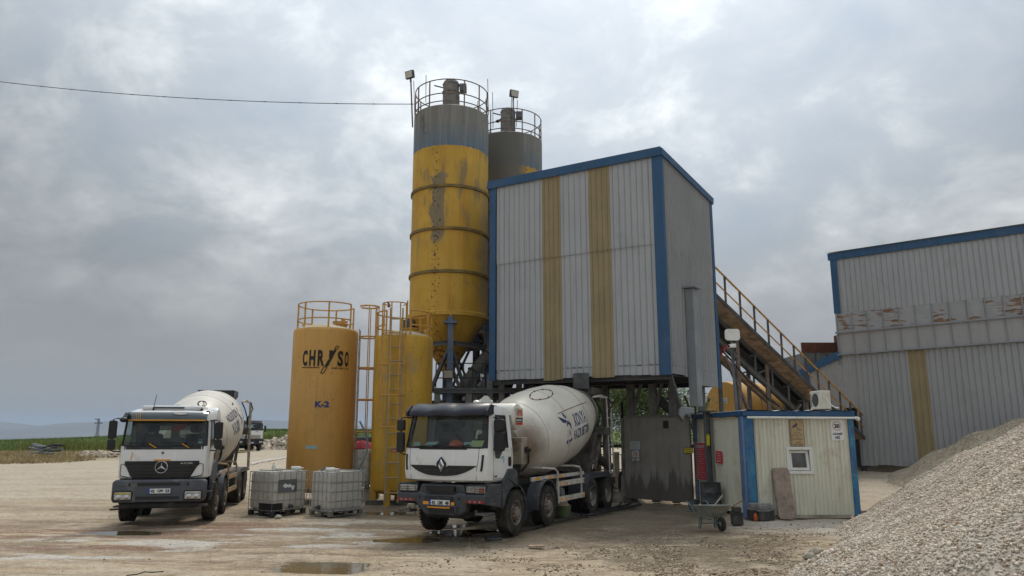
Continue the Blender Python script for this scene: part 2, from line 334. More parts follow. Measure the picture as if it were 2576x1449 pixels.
# ------------------------------------------------------------------ mesh writing
class MB:
    """collects shapes and links them as one mesh object"""
    def __init__(s, xf=None):
        s.v, s.f, s.xf = [], [], xf

    def add(s, vs, fs):
        b = len(s.v)
        if s.xf is not None:
            vs = [s.xf @ Vector(p) for p in vs]
        s.v.extend([tuple(p) for p in vs])
        s.f.extend([tuple(i + b for i in f) for f in fs])
        return s

    def box(s, x0, y0, z0, x1, y1, z1):
        s.add([(x0, y0, z0), (x1, y0, z0), (x1, y1, z0), (x0, y1, z0), (x0, y0, z1), (x1, y0, z1), (x1, y1, z1), (x0, y1, z1)],
              [(0, 3, 2, 1), (4, 5, 6, 7), (0, 1, 5, 4), (1, 2, 6, 5), (2, 3, 7, 6), (3, 0, 4, 7)])
        return s

    def obox(s, c, ax, ay, az):
        c, ax, ay, az = map(Vector, (c, ax, ay, az))
        s.add([c + a * ax + b * ay + d * az for d in (-1, 1) for a, b in ((-1, -1), (1, -1), (1, 1), (-1, 1))],
              [(0, 3, 2, 1), (4, 5, 6, 7), (0, 1, 5, 4), (1, 2, 6, 5), (2, 3, 7, 6), (3, 0, 4, 7)])
        return s

    def beam(s, p0, p1, w, h, up=(0, 0, 1)):
        p0, p1 = Vector(p0), Vector(p1)
        d = p1 - p0
        u = d.normalized()
        sx = u.cross(Vector(up))
        if sx.length < 1e-4:
            sx = u.cross(Vector((0, 1, 0)))
        sx.normalize()
        uz = sx.cross(u)
        return s.obox((p0 + p1) / 2, sx * w / 2, d / 2, uz * h / 2)

    def hbeam(s, p0, p1, w, h, t=0.02, up=(0, 0, 1)):
        p0, p1 = Vector(p0), Vector(p1)
        u = (p1 - p0).normalized()
        sx = u.cross(Vector(up))
        if sx.length < 1e-4:
            sx = u.cross(Vector((0, 1, 0)))
        sx.normalize()
        uz = sx.cross(u)
        k = uz * (h / 2 - t / 2)
        s.obox((p0 + p1) / 2 + k, sx * w / 2, (p1 - p0) / 2, uz * t / 2)
        s.obox((p0 + p1) / 2 - k, sx * w / 2, (p1 - p0) / 2, uz * t / 2)
        s.obox((p0 + p1) / 2, sx * t / 2, (p1 - p0) / 2, uz * (h / 2 - t))
        return s

    def tube(s, p0, p1, r0, r1=None, n=8):
        r1 = r0 if r1 is None else r1
        p0, p1 = Vector(p0), Vector(p1)
        u = (p1 - p0).normalized()
        a = u.orthogonal().normalized()
        b = u.cross(a)
        vs = []
        for p, r in ((p0, r0), (p1, r1)):
            vs += [p + (a * math.cos(2 * PI * i / n) + b * math.sin(2 * PI * i / n)) * r for i in range(n)]
        fs = [(i, (i + 1) % n, n + (i + 1) % n, n + i) for i in range(n)] + [tuple(range(n))[::-1], tuple(range(n, 2 * n))]
        return s.add(vs, fs)

    def path(s, pts, r, n=6, closed=False):
        pts = [Vector(p) for p in pts]
        m = len(pts)
        vs, fs = [], []
        a = None
        for i, p in enumerate(pts):
            if closed:
                t = pts[(i + 1) % m] - pts[i - 1]
            else:
                t = pts[min(i + 1, m - 1)] - pts[max(i - 1, 0)]
            t = t.normalized() if t.length > 1e-9 else Vector((0, 0, 1))
            a = t.orthogonal() if a is None else a - t * a.dot(t)
            if a.length < 1e-6:
                a = t.orthogonal()
            a = a.normalized()
            b = t.cross(a)
            vs += [p + (a * math.cos(2 * PI * k / n) + b * math.sin(2 * PI * k / n)) * r for k in range(n)]
        for i in range(m if closed else m - 1):
            j = (i + 1) % m
            fs += [(i * n + k, i * n + (k + 1) % n, j * n + (k + 1) % n, j * n + k) for k in range(n)]
        if not closed:
            fs += [tuple(range(n))[::-1], tuple(range((m - 1) * n, m * n))]
        return s.add(vs, fs)

    def lathe(s, prof, n=32, o=(0, 0, 0), ax=(0, 0, 1), a0=0.0, a1=2 * PI, ref=None, caps=True):
        """prof: (radius, along axis)"""
        o, ax = Vector(o), Vector(ax).normalized()
        a = (Vector(ref) if ref else ax.orthogonal()).normalized()
        b = ax.cross(a)
        full = abs(a1 - a0 - 2 * PI) < 1e-6
        m = n if full else n + 1
        vs, fs = [], []
        for r, z in prof:
            for i in range(m):
                t = a0 + (a1 - a0) * i / n
                vs.append(o + ax * z + (a * math.cos(t) + b * math.sin(t)) * r)
        for j in range(len(prof) - 1):
            for i in range(n):
                k = (i + 1) % m
                fs.append((j * m + i, j * m + k, (j + 1) * m + k, (j + 1) * m + i))
        if full and caps:
            if prof[0][0] > 1e-6:
                fs.append(tuple(range(m))[::-1])
            if prof[-1][0] > 1e-6:
                fs.append(tuple(range((len(prof) - 1) * m, len(prof) * m)))
        return s.add(vs, fs)

    def prism(s, poly, o, u, v, w0, w1):
        """polygon (a, b) laid at o + a u + b v and given depth along u x v"""
        o, u, v = Vector(o), Vector(u), Vector(v)
        w = u.cross(v).normalized()
        n = len(poly)
        vs = [o + u * a + v * b + w * w0 for a, b in poly] + [o + u * a + v * b + w * w1 for a, b in poly]
        fs = [tuple(range(n))[::-1], tuple(range(n, 2 * n))] + [(i, (i + 1) % n, n + (i + 1) % n, n + i) for i in range(n)]
        return s.add(vs, fs)

    def rounded(s, cx, cy, w, h, r, o, u, v, w0, w1, k=4):
        pts = []
        for sx, sy, a in ((1, 1, 0), (-1, 1, 90), (-1, -1, 180), (1, -1, 270)):
            for i in range(k + 1):
                t = R(a + 90 * i / k)
                pts.append((cx + sx * (w / 2 - r) + r * math.cos(t), cy + sy * (h / 2 - r) + r * math.sin(t)))
        return s.prism(pts, o, u, v, w0, w1)

    def ball(s, c, rx, ry, rz, n=12, m=8):
        c = Vector(c)
        vs = [c + Vector((0, 0, -rz))]
        for j in range(1, m):
            t = -PI / 2 + PI * j / m
            vs += [c + Vector((rx * math.cos(t) * math.cos(2 * PI * i / n), ry * math.cos(t) * math.sin(2 * PI * i / n), rz * math.sin(t))) for i in range(n)]
        vs.append(c + Vector((0, 0, rz)))
        fs = [(0, 1 + (i + 1) % n, 1 + i) for i in range(n)]
        for j in range(m - 2):
            fs += [(1 + j * n + i, 1 + j * n + (i + 1) % n, 1 + (j + 1) * n + (i + 1) % n, 1 + (j + 1) * n + i) for i in range(n)]
        e = len(vs) - 1
        fs += [(e, 1 + (m - 2) * n + i, 1 + (m - 2) * n + (i + 1) % n) for i in range(n)]
        return s.add(vs, fs)

    def grid(s, rows):
        n = len(rows[0])
        fs = [(j * n + i, j * n + i + 1, (j + 1) * n + i + 1, (j + 1) * n + i) for j in range(len(rows) - 1) for i in range(n - 1)]
        return s.add([p for r in rows for p in r], fs)

    def build(s, name, mat, parent=None, smooth=False, bevel=0.0, angle=35):
        me = bpy.data.meshes.new(name)
        me.from_pydata(s.v, [], s.f)
        me.materials.append(mat)
        if smooth:
            me.polygons.foreach_set('use_smooth', [True] * len(me.polygons))
            me.set_sharp_from_angle(angle=R(angle))
        me.update()
        ob = bpy.data.objects.new(name, me)
        COL.objects.link(ob)
        if parent is not None:
            ob.parent = parent
        if bevel:
            md = ob.modifiers.new('bevel', 'BEVEL')
            md.width, md.segments, md.limit_method, md.angle_limit = bevel, 2, 'ANGLE', R(40)
            if not smooth:
                me.polygons.foreach_set('use_smooth', [True] * len(me.polygons))
                me.set_sharp_from_angle(angle=R(30))
        return ob


def numpy_mesh(name, mat, verts, quads, parent=None, smooth=False):
    me = bpy.data.meshes.new(name)
    nv, nf, k = len(verts), len(quads), quads.shape[1]
    me.vertices.add(nv)
    me.vertices.foreach_set('co', np.ascontiguousarray(verts, dtype=np.float32).ravel())
    me.loops.add(nf * k)
    me.loops.foreach_set('vertex_index', np.ascontiguousarray(quads, dtype=np.int32).ravel())
    me.polygons.add(nf)
    me.polygons.foreach_set('loop_start', np.arange(nf, dtype=np.int32) * k)
    me.update(calc_edges=True)
    me.materials.append(mat)
    if smooth:
        me.polygons.foreach_set('use_smooth', [True] * nf)
    ob = bpy.data.objects.new(name, me)
    COL.objects.link(ob)
    if parent is not None:
        ob.parent = parent
    return ob


def tag(o, label=None, cat=None, group=None, kind=None):
    for k, v in (('label', label), ('category', cat), ('group', group), ('kind', kind)):
        if v:
            o[k] = v
    return o


def thing(name, label, cat, loc=(0, 0, 0), rotz=0.0, group=None):
    o = bpy.data.objects.new(name, None)
    COL.objects.link(o)
    o.location, o.rotation_euler = loc, (0, 0, rotz)
    o.empty_display_size = 0.3
    return tag(o, label, cat, group)


def copy_tree(o, parent=None):
    c = o.copy()
    COL.objects.link(c)
    c.parent = parent
    for ch in list(o.children):
        copy_tree(ch, c)
    return c


_txt = {}


def text_shape(body, bold=0.0):
    key = (body, bold)
    if key not in _txt:
        cu = bpy.data.curves.new('lettering_curve', 'FONT')
        cu.body, cu.size, cu.resolution_u, cu.offset = body, 1.0, 3, bold
        ob = bpy.data.objects.new('lettering_curve', cu)
        me = bpy.data.meshes.new_from_object(ob)
        vs = [(v.co.x, v.co.y) for v in me.vertices]
        fs = [tuple(p.vertices) for p in me.polygons]
        bpy.data.objects.remove(ob)
        bpy.data.curves.remove(cu)
        bpy.data.meshes.remove(me)
        x0, x1 = min(a for a, b in vs), max(a for a, b in vs)
        y0, y1 = min(b for a, b in vs), max(b for a, b in vs)
        _txt[key] = ([((a - x0) / (x1 - x0), (b - y0) / (y1 - y0)) for a, b in vs], fs)
    return _txt[key]


def write(mb, body, x0, y0, w, h, fn, bold=0.02):
    """lettering filling the w x h box at (x0, y0); fn maps (x, y) to the place"""
    vs, fs = text_shape(body, bold)
    mb.add([fn(x0 + a * w, y0 + b * h) for a, b in vs], fs)


def flat(o, u, v, off=0.004):
    o, u, v = Vector(o), Vector(u), Vector(v)
    w = u.cross(v).normalized() * off
    return lambda a, b: o + u * a + v * b + w


def rust_panel(name, lo, hi):
    """grey sheet with rust lying in short level streaks"""
    m, N = new_mat(name)
    o = N.coord()
    st = N.noise(N.vmath('MULTIPLY', o, (1.3, 1.3, 8.0)), 1.0, 6, 0.65, 0.3)
    bl = N.noise(o, 0.75, 4, 0.6)
    n1 = N.noise(o, 2.0, 5, .6)
    c = N.mix(N.rng(n1, .3, .7), (.27, .27, .275), (.33, .33, .335))
    k = N.rng(N.math('ADD', st, N.math('MULTIPLY', N.math('SUBTRACT', bl, .5), 0.7)), lo, hi)
    c = N.mix(k, c, N.mix(N.rng(n1, .35, .65), (.13, .058, .024), (.22, .12, .055)))
    return finish(m, N, c, .75)


rust_patch = rust_panel('rust_stained_panel', .53, .60)
rust_patch2 = rust_panel('lightly_rusted_panel', .585, .65)
steel_pale = paint('pale_galvanised_rib', (0.26, 0.265, 0.275), 0.55, 0.2, var=0.12, dirt=(0.2, 0.17, 0.14), amt=0.15)

# ================================================================== GROUND, FIELD, FAR LAND
def sm(a, b, x):
    t = np.clip((np.asarray(x, float) - a) / (b - a), 0, 1)
    return t * t * (3 - 2 * t)


_gy = [-9000, 27, 37, 85, 150, 400, 1000, 5000, 9500]
_gz = [0, 0, .56, .56, .2, -3.2, -7.3, -33, -60]


def ground_z(x, y):
    return np.interp(y, _gy, _gz)


def mat_ground():
    m, N = new_mat('yard_dirt')
    o = N.coord()
    x, y, z = N.xyz(o)
    warp = N.noise(o, 0.35, 5, 0.6)
    wv = N.math('MULTIPLY', N.math('SUBTRACT', warp, 0.5), 5.0)

    def ell(cx, cy, rx, ry, soft=0.6, wob=1.0):
        dx = N.math('DIVIDE', N.math('ADD', N.math('SUBTRACT', x, cx), N.math('MULTIPLY', wv, wob)), rx)
        dy = N.math('DIVIDE', N.math('ADD', N.math('SUBTRACT', y, cy), N.math('MULTIPLY', wv, wob * 0.5)), ry)
        d = N.math('SQRT', N.math('ADD', N.math('MULTIPLY', dx, dx), N.math('MULTIPLY', dy, dy)))
        return N.rng(d, 1.0 + soft * 0.4, 1.0 - soft * 0.6, 0, 1, True)
    track = N.noise(N.vmath('MULTIPLY', o, (0.22, 1.5, 1.0)), 1.0, 7, 0.62, 0.5)
    track2 = N.noise(N.vmath('MULTIPLY', o, (0.5, 2.6, 1.0)), 1.0, 8, 0.65, 0.3)
    big = N.noise(o, 0.16, 5, 0.6, 0.4)
    mid = N.noise(o, 1.1, 8, 0.65)
    fine = N.noise(o, 9, 7, 0.75)
    grit = N.noise(o, 34, 3, 0.6)
    base = N.mix(N.rng(big, 0.38, 0.62), (0.405, 0.305, 0.195), (0.475, 0.38, 0.265))
    c = N.mix(N.math('MULTIPLY', N.rng(track, 0.47, 0.60), 0.75), base, (0.48, 0.40, 0.295))
    c = N.mix(N.math('MULTIPLY', N.rng(track2, 0.50, 0.62), 0.65), c, (0.20, 0.14, 0.085))
    c = N.mix(N.math('MULTIPLY', N.rng(mid, 0.50, 0.66), 0.6), c, (0.19, 0.135, 0.078))
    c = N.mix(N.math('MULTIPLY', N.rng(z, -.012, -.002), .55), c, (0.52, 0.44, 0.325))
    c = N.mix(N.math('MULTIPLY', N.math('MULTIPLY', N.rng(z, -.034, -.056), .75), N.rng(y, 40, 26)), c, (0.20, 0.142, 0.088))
    streak = N.noise(N.vmath('MULTIPLY', N.vmath('ADD', o, N.comb(0.0, N.math('MULTIPLY', N.math('SINE', N.math('MULTIPLY', x, .11)), 1.4), 0.0)), (0.18, 5.5, 1.0)), 1.0, 6, 0.7, 0.15)
    c = N.mix(N.math('MULTIPLY', N.rng(streak, 0.53, 0.64), .5), c, (0.235, 0.17, 0.11))
    c = N.mix(N.math('MULTIPLY', N.rng(streak, 0.45, 0.36), .5), c, (0.53, 0.455, 0.35))
    # pale dusty tracks far down the yard
    far = N.rng(y, 20, 34, 0, 0.75, True)
    c = N.mix(far, c, N.mix(N.rng(track, 0.4, 0.65), (0.40, 0.335, 0.245), (0.50, 0.44, 0.35)))
    c = N.mix(N.math('MULTIPLY', ell(-35, 56, 9, 9, .8, 1.0), .85), c, N.mix(N.rng(mid, .35, .6), (.34, .26, .14), (.24, .19, .10)))
    for px_, py_, rx_, ry_ in ((-3.35, 13.9, 1.0, .75), (-1.75, 16.6, .7, .5), (-10.1, 17.1, .8, .55)):
        c = N.mix(N.math('MULTIPLY', ell(px_, py_, rx_, ry_, 1.0, .12), .6), c, (.17, .125, .075))
    # white lime spills
    lime = N.math('MULTIPLY', N.rng(N.noise(N.vmath('MULTIPLY', o, (0.55, 1.3, 1.0)), 0.9, 6, 0.6, 0.6), 0.52, 0.56), N.math('MAXIMUM', ell(-5.2, 18.4, 3.4, 2.4), N.math('MAXIMUM', ell(-9.5, 16.4, 3.5, 2.0), ell(7.5, 19.8, 3.6, 1.6))))
    c = N.mix(N.math('MULTIPLY', lime, 0.9), c, (0.53, 0.50, 0.45))
    # pale concrete apron in front of the cabin
    c = N.mix(N.math('MULTIPLY', ell(8.4, 20.1, 3.4, 1.5, 0.5, 0.4), 0.8), c, N.mix(N.rng(mid, 0.35, 0.7), (0.48, 0.445, 0.39), (0.34, 0.30, 0.25)))
    # red-brown wet mud
    red = N.math('MAXIMUM', ell(-10.8, 18.6, 6.0, 0.9, .6, .5), N.math('MAXIMUM', ell(-7.4, 19.8, 1.9, 1.3, .6, .4), ell(-10.5, 16.4, 4.0, 0.35, .6, .4)))
    c = N.mix(N.math('MULTIPLY', N.math('MULTIPLY', red, N.rng(track2, 0.42, 0.54)), 0.8), c, (0.19, 0.09, 0.055))
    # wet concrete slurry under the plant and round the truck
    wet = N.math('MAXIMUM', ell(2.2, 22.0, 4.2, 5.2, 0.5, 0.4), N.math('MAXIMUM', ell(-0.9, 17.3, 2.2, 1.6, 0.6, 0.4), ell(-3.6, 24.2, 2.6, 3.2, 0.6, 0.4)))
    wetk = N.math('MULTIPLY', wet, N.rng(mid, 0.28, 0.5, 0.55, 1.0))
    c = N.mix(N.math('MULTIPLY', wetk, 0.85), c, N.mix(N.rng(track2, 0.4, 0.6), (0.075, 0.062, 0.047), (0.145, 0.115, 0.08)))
    damp = N.math('MULTIPLY', ell(3.4, 17.8, 4.6, 2.6, 0.8, .6), N.rng(N.noise(N.vmath('MULTIPLY', o, (0.7, 2.2, 1.0)), 1.4, 8, .68, .4), 0.42, 0.54))
    c = N.mix(N.math('MULTIPLY', damp, 0.85), c, (0.125, 0.092, 0.055))
    # dark gravelly strip at the foot of the heap
    strip = N.math('MULTIPLY', ell(3.9, 14.8, 2.6, 1.6, 0.8), N.rng(mid, 0.38, 0.52))
    c = N.mix(N.math('MULTIPLY', strip, 0.85), c, (0.115, 0.09, 0.055))
    brown = N.math('MULTIPLY', N.math('MAXIMUM', ell(-4.6, 15.0, 1.6, .8, .8, .5), ell(-1.9, 19.6, 1.4, .8, .8, .4)), N.rng(mid, .40, .55))
    c = N.mix(N.math('MULTIPLY', brown, .8), c, (0.155, 0.105, 0.065))
    # fine grain
    c = N.mix(N.rng(fine, 0.48, 0.62, 0.0, 0.7), c, N.mix(0.55, c, (0.13, 0.09, 0.055)))
    c = N.mix(N.rng(fine, 0.46, 0.36, 0.0, 0.6), c, N.mix(0.5, c, (0.58, 0.51, 0.41)))
    patch = N.noise(N.vmath('MULTIPLY', o, (.7, 1.3, 1)), 1.6, 7, .7, .5)
    c = N.mix(N.rng(patch, 0.54, 0.62, 0.0, 0.42), c, N.mix(0.4, c, (0.12, 0.082, 0.05)))
    c = N.mix(N.math('GREATER_THAN', grit, 0.62), c, (0.16, 0.115, 0.075))
    c = N.mix(N.math('LESS_THAN', grit, 0.37), c, (0.50, 0.44, 0.35))
    # far plain
    fy = N.rng(y, 180, 420)
    plain = N.mix(N.rng(N.noise(N.vmath('MULTIPLY', o, (0.0012, 0.006, 0)), 1.0, 5, 0.6), 0.4, 0.6), (0.13, 0.10, 0.085), (0.10, 0.115, 0.07))
    c = N.mix(fy, c, plain)
    rough = N.rng(wetk, 0.2, 0.9, 0.95, 0.30)
    h = N.math('ADD', N.math('MULTIPLY', mid, 0.6), N.math('ADD', N.math('MULTIPLY', fine, 0.12), N.math('ADD', N.math('MULTIPLY', track2, 0.6), N.math('MULTIPLY', grit, 0.02))))
    return finish(m, N, c, rough, 0, h, 0.13, 0.3)


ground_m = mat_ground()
_tab = np.random.default_rng(5).random((256, 256))


def vnoise(x, y, sd=0):
    x, y = np.asarray(x, float) + sd * 17.3, np.asarray(y, float) + sd * 9.1
    xi, yi = np.floor(x).astype(int), np.floor(y).astype(int)
    fx, fy = x - xi, y - yi
    fx, fy = fx * fx * (3 - 2 * fx), fy * fy * (3 - 2 * fy)
    g = lambda a, b: _tab[a & 255, b & 255]
    return (g(xi, yi) * (1 - fx) + g(xi + 1, yi) * fx) * (1 - fy) + (g(xi, yi + 1) * (1 - fx) + g(xi + 1, yi + 1) * fx) * fy - .5


PUDDLES = [(815, 1421, 1.0, .62), (1042, 1352, .62, .42), (1160, 1336, .75, .4), (308, 1337, .62, .3), (975, 1287, .5, .5), (1128, 1318, .45, .3), (1235, 1330, .4, .3)]
PUD = [(G(a, b).x, G(a, b).y, rx, ry) for a, b, rx, ry in PUDDLES]


def yard_relief(x, y):
    """ruts, tyre tracks and churned patches, never above the level the things stand on"""
    x, y = np.asarray(x, float), np.asarray(y, float)
    b = .35 * np.sin(x * .11 + .6) * 4                     # tracks bend as they cross the yard
    v = y + b
    h = .050 * vnoise(x * .10, v * 1.5, 1) + .038 * vnoise(x * .22, v * 3.4, 2) + .020 * vnoise(x * .5, v * 7.0, 3)
    d = (x * .80 - y * .6)                                 # tracks turning in towards the tower
    e = (x * .6 + y * .8)
    k = sm(-3, 1, x)
    h2 = .050 * vnoise(e * .12, d * 1.7, 4) + .036 * vnoise(e * .25, d * 3.8, 5)
    h = h * (1 - k * .7) + h2 * k * .8
    h += .040 * vnoise(x * .7, y * .8, 6) + .024 * vnoise(x * 2.1, y * 2.6, 7) + .014 * vnoise(x * 5, y * 6, 8)
    h = np.minimum(h - .028, .0)
    for px_, py_, rx_, ry_ in PUD:
        q = ((x - px_) / rx_) ** 2 + ((y - py_) / ry_) ** 2
        h = h - .055 * np.exp(-q * 1.1)
    return h * sm(75, 45, y) * sm(40, 25, np.abs(x))


# polar sheet round the camera: fine where the yard is near, coarse to the horizon
rad = np.concatenate([np.linspace(0.5, 10, 20), np.arange(10.2, 34, .11), np.arange(34.3, 60, .6), np.geomspace(61, 11000, 90)])
ang = R(1) * np.concatenate([np.arange(-41, 41, .22), np.arange(41, 319, 3.0)])
RR, AA = np.meshgrid(rad, ang, indexing='ij')
GX, GY = RR * np.sin(AA), RR * np.cos(AA)
GZ = ground_z(GX, GY) + yard_relief(GX, GY)
gv = np.stack([GX, GY, GZ], -1).reshape(-1, 3)
na = len(ang)
ii, jj = np.meshgrid(np.arange(len(rad) - 1), np.arange(na), indexing='ij')
gq = np.stack([ii * na + jj, (ii + 1) * na + jj, (ii + 1) * na + (jj + 1) % na, ii * na + (jj + 1) % na], -1).reshape(-1, 4)[:, ::-1]
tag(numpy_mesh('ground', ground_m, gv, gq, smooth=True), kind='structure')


def mat_field():
    m, N = new_mat('green_crop')
    o = N.coord()
    n1 = N.noise(o, 0.09, 6, 0.6)
    n2 = N.noise(N.vmath('MULTIPLY', o, (1.2, 0.5, 1)), 1.0, 6, 0.7)
    c = N.mix(N.rng(n1, 0.35, 0.65), (0.095, 0.145, 0.045), (0.15, 0.20, 0.062))
    c = N.mix(N.rng(n2, 0.45, 0.75, 0, 0.6), c, (0.065, 0.10, 0.035))
    return finish(m, N, c, 0.9, 0, n2, 0.6, 0.1)


field_m = mat_field()
_fx = [-260, -140, -102, -63, -47, -20, 40]
_fh = [-.3, -.25, -.15, 1.8, 2.6, 2.55, 2.55]


def field_z(x, y):
    return ground_z(x, y) + 0.05 + np.interp(x, _fx, _fh) * sm(72, 150, y) * (1 - 0.5 * sm(152, 190, y)) - 1.2 * sm(155, 190, y)


def field_y0(x):
    return np.interp(x, [-260, -60, -41, -34, -30, 40], [66, 66, 70, 84, 97, 97]) + 1.5 * np.sin(x * 0.7) + 0.8 * np.sin(x * 2.3)


rows = []
for t in np.linspace(0, 1, 40):
    r = []
    for xx in np.linspace(-260, 40, 160):
        yy = field_y0(xx) * (1 - t) + 195 * t
        r.append((xx, yy, float(field_z(xx, yy)) - (0.03 if t == 0 else 0)))
    rows.append(r)
tag(MB().grid(rows).build('field', field_m, smooth=True), kind='structure')


def blades(name, mat, pts, h0, h1, w, per=5, lean=0.35, spread=0.2):
    n = len(pts)
    P = np.repeat(np.asarray(pts, float), per, 0)
    k = len(P)
    P[:, :2] += rng.normal(0, spread, (k, 2))
    a = rng.uniform(0, 2 * PI, k)
    hh = rng.uniform(h0, h1, k)
    l = rng.normal(0, lean, (k, 2)) * hh[:, None]
    d = np.stack([np.cos(a), np.sin(a), 0 * a], 1) * (w * rng.uniform(.6, 1.4, k))[:, None]
    top = P + np.concatenate([l, hh[:, None]], 1)
    V = np.stack([P - d, P + d, top], 1).reshape(-1, 3)
    return numpy_mesh(name, mat, V, np.arange(3 * k).reshape(-1, 3))


crop_leaf = paint('crop_leaf', (0.14, 0.19, 0.055), 0.8, var=0.45, scale=0.7, spec=0.15)
dry_leaf = paint('dry_grass_blade', (0.36, 0.285, 0.155), 0.9, var=0.4, scale=0.9, dirt=(0.20, 0.19, 0.08), amt=0.25, dscale=0.4, spec=0.1)
weed_leaf = paint('weed_leaf', (0.19, 0.21, 0.06), 0.85, var=0.4, scale=0.6, spec=0.15)
pts = []
for _ in range(9000):
    xx = random.uniform(-125, 5)
    t = random.random() ** 1.3
    yy = field_y0(xx) * (1 - t) + 150 * t
    pts.append((xx, yy, float(field_z(xx, yy))))
for _ in range(4000):
    xx = random.uniform(-110, 0)
    yy = random.uniform(140, 154)
    pts.append((xx, yy, float(field_z(xx, yy))))
tag(blades('crop', crop_leaf, pts, .2, .42, .06, 5, .3, .35), kind='stuff')
# dry grass verge on the left, weeds by the rubble
pts = []
for _ in range(9000):
    xx = random.uniform(-54, -22)
    yy = random.uniform(42, 69) + (xx + 40) * 0.10
    if mnoise.noise(Vector((xx * .22, yy * .16, 3))) + 0.45 * (-(xx + 30) / 14) + (yy - 53) / 26 > -0.12 and yy < field_y0(xx) + 1 and xx < -27 + (yy - 44) * .1:
        pts.append((xx, yy, float(ground_z(xx, yy))))
tag(blades('dry_grass', dry_leaf, pts, .08, .36, .045, 6, .5, .3), kind='stuff')
pts = []
for _ in range(700):
    c = random.choice([(-40.5, 73, 3), (-38, 74, 2.6), (-36.5, 76, 2.5), (-43, 71, 2.2), (-31, 98, 3)])
    xx, yy = random.gauss(c[0], c[2] * .5), random.gauss(c[1], 1.2)
    pts.append((xx, yy, float(max(ground_z(xx, yy), field_z(xx, yy) - .05))))
tag(blades('weeds', weed_leaf, pts, .4, 1.3, .06, 8, .35, .3), kind='stuff')


# mountains
def mat_hill():
    m, N = new_mat('bare_hills')
    o = N.coord()
    c = N.mix(N.rng(N.noise(o, 0.0012, 6, 0.6), 0.35, 0.65), (0.10, 0.095, 0.08), (0.17, 0.15, 0.12))
    return finish(m, N, c, 0.95)


hill_m = mat_hill()
_hx = [-1500, -900, -600, -300, 0, 40, 85, 130, 200, 270, 340, 420, 560, 640, 700, 760, 900, 950, 1100, 1300, 1600, 2000, 2600, 3400, 4200]
_hy = [1070, 1062, 1075, 1066, 1061, 1061, 1073, 1074, 1066, 1064, 1060, 1066, 1062, 1056, 1058, 1063, 1068, 1072, 1070, 1060, 1066, 1058, 1066, 1060, 1070]
rows = []
for k, (yy, f) in enumerate(((6200, 0), (6800, .35), (7400, .66), (8000, 1.0), (8700, .8), (9600, .3))):
    r = []
    for px in np.linspace(-1500, 4200, 240):
        X = (px - 1288) / FPX * 8000 / math.cos(PITCH)
        ztop = CAM_Z + (1090 - np.interp(px, _hx, _hy)) / FPX * 8000
        zb = float(ground_z(0, yy)) - 4
        nz = mnoise.fractal(Vector((X * .0011, yy * .0011, 0)), 1.0, 2.0, 5)
        r.append((X, yy + 260 * mnoise.noise(Vector((X * .0006, k, 9))), zb + (ztop + 42 - zb) * f * (1 + .10 * nz) - 42 * f))
    rows.append(r)
tag(MB().grid(rows).build('mountains', hill_m, smooth=True), kind='structure')


# ------------------------------------------------------------------ heaps
def mat_gravel(name, a, b, d):
    m, N = new_mat(name)
    o = N.coord()
    g = N.n('ShaderNodeNewGeometry')
    r = g.outputs['Random Per Island']
    n = N.noise(o, 0.7, 4, 0.6)
    c = N.mix(r, a, b)
    c = N.mix(N.math('MULTIPLY', N.math('GREATER_THAN', N.math('FRACT', N.math('MULTIPLY', r, 37.0)), 0.80), N.rng(n, 0.35, 0.6, 0.3, 1.0)), c, d)
    c = N.mix(N.rng(N.noise(o, 18, 4, 0.6), 0.4, 0.8, 0, 0.3), c, (0.30, 0.25, 0.18))
    return finish(m, N, c, 0.85, 0, None, 0.01, 0.25)


gravel_m = mat_gravel('crushed_white_gravel', (0.49, 0.415, 0.33), (0.69, 0.61, 0.52), (0.33, 0.22, 0.13))
loose_m = mat_gravel('loose_brown_gravel', (0.21, 0.155, 0.095), (0.42, 0.345, 0.255), (0.14, 0.09, 0.05))
sandstone_m = mat_gravel('coarse_sand_grains', (0.33, 0.275, 0.195), (0.50, 0.43, 0.335), (0.26, 0.18, 0.11))
heap_base = paint('gravel_bed', (0.50, 0.445, 0.375), 0.95, var=0.3, scale=9, dirt=(0.22, 0.17, 0.11), amt=0.3, dscale=5, bump=0.06, bscale=22, spec=0.2)
sand_m = paint('coarse_sand', (0.38, 0.315, 0.23), 0.95, var=0.25, scale=3, dirt=(0.47, 0.43, 0.36), amt=0.25, dscale=3, bump=0.05, bscale=16, spec=0.2)
HS0, HS1 = np.array([9.80, 9.25]), np.array([15.80, 19.76])


def heap_z(x, y):
    d = HS1 - HS0
    t = np.clip(((x - HS0[0]) * d[0] + (y - HS0[1]) * d[1]) / (d @ d), 0, 1)
    r = np.hypot(x - HS0[0] - t * d[0], y - HS0[1] - t * d[1])
    wob = .35 * vnoise(x * .8, y * .8, 11) + .2 * vnoise(x * 2.2, y * 2.2, 12) + 0.16 * np.sin(x * 0.9 + y * 0.4) + 0.12 * np.sin(x * .5 - y * 1.1 + 1) + .06 * np.sin(2.3 * x + 1.7 * y)
    return 3.36 - 0.63 * np.sqrt(r * r + 1) + 0.63 + wob * 0.55


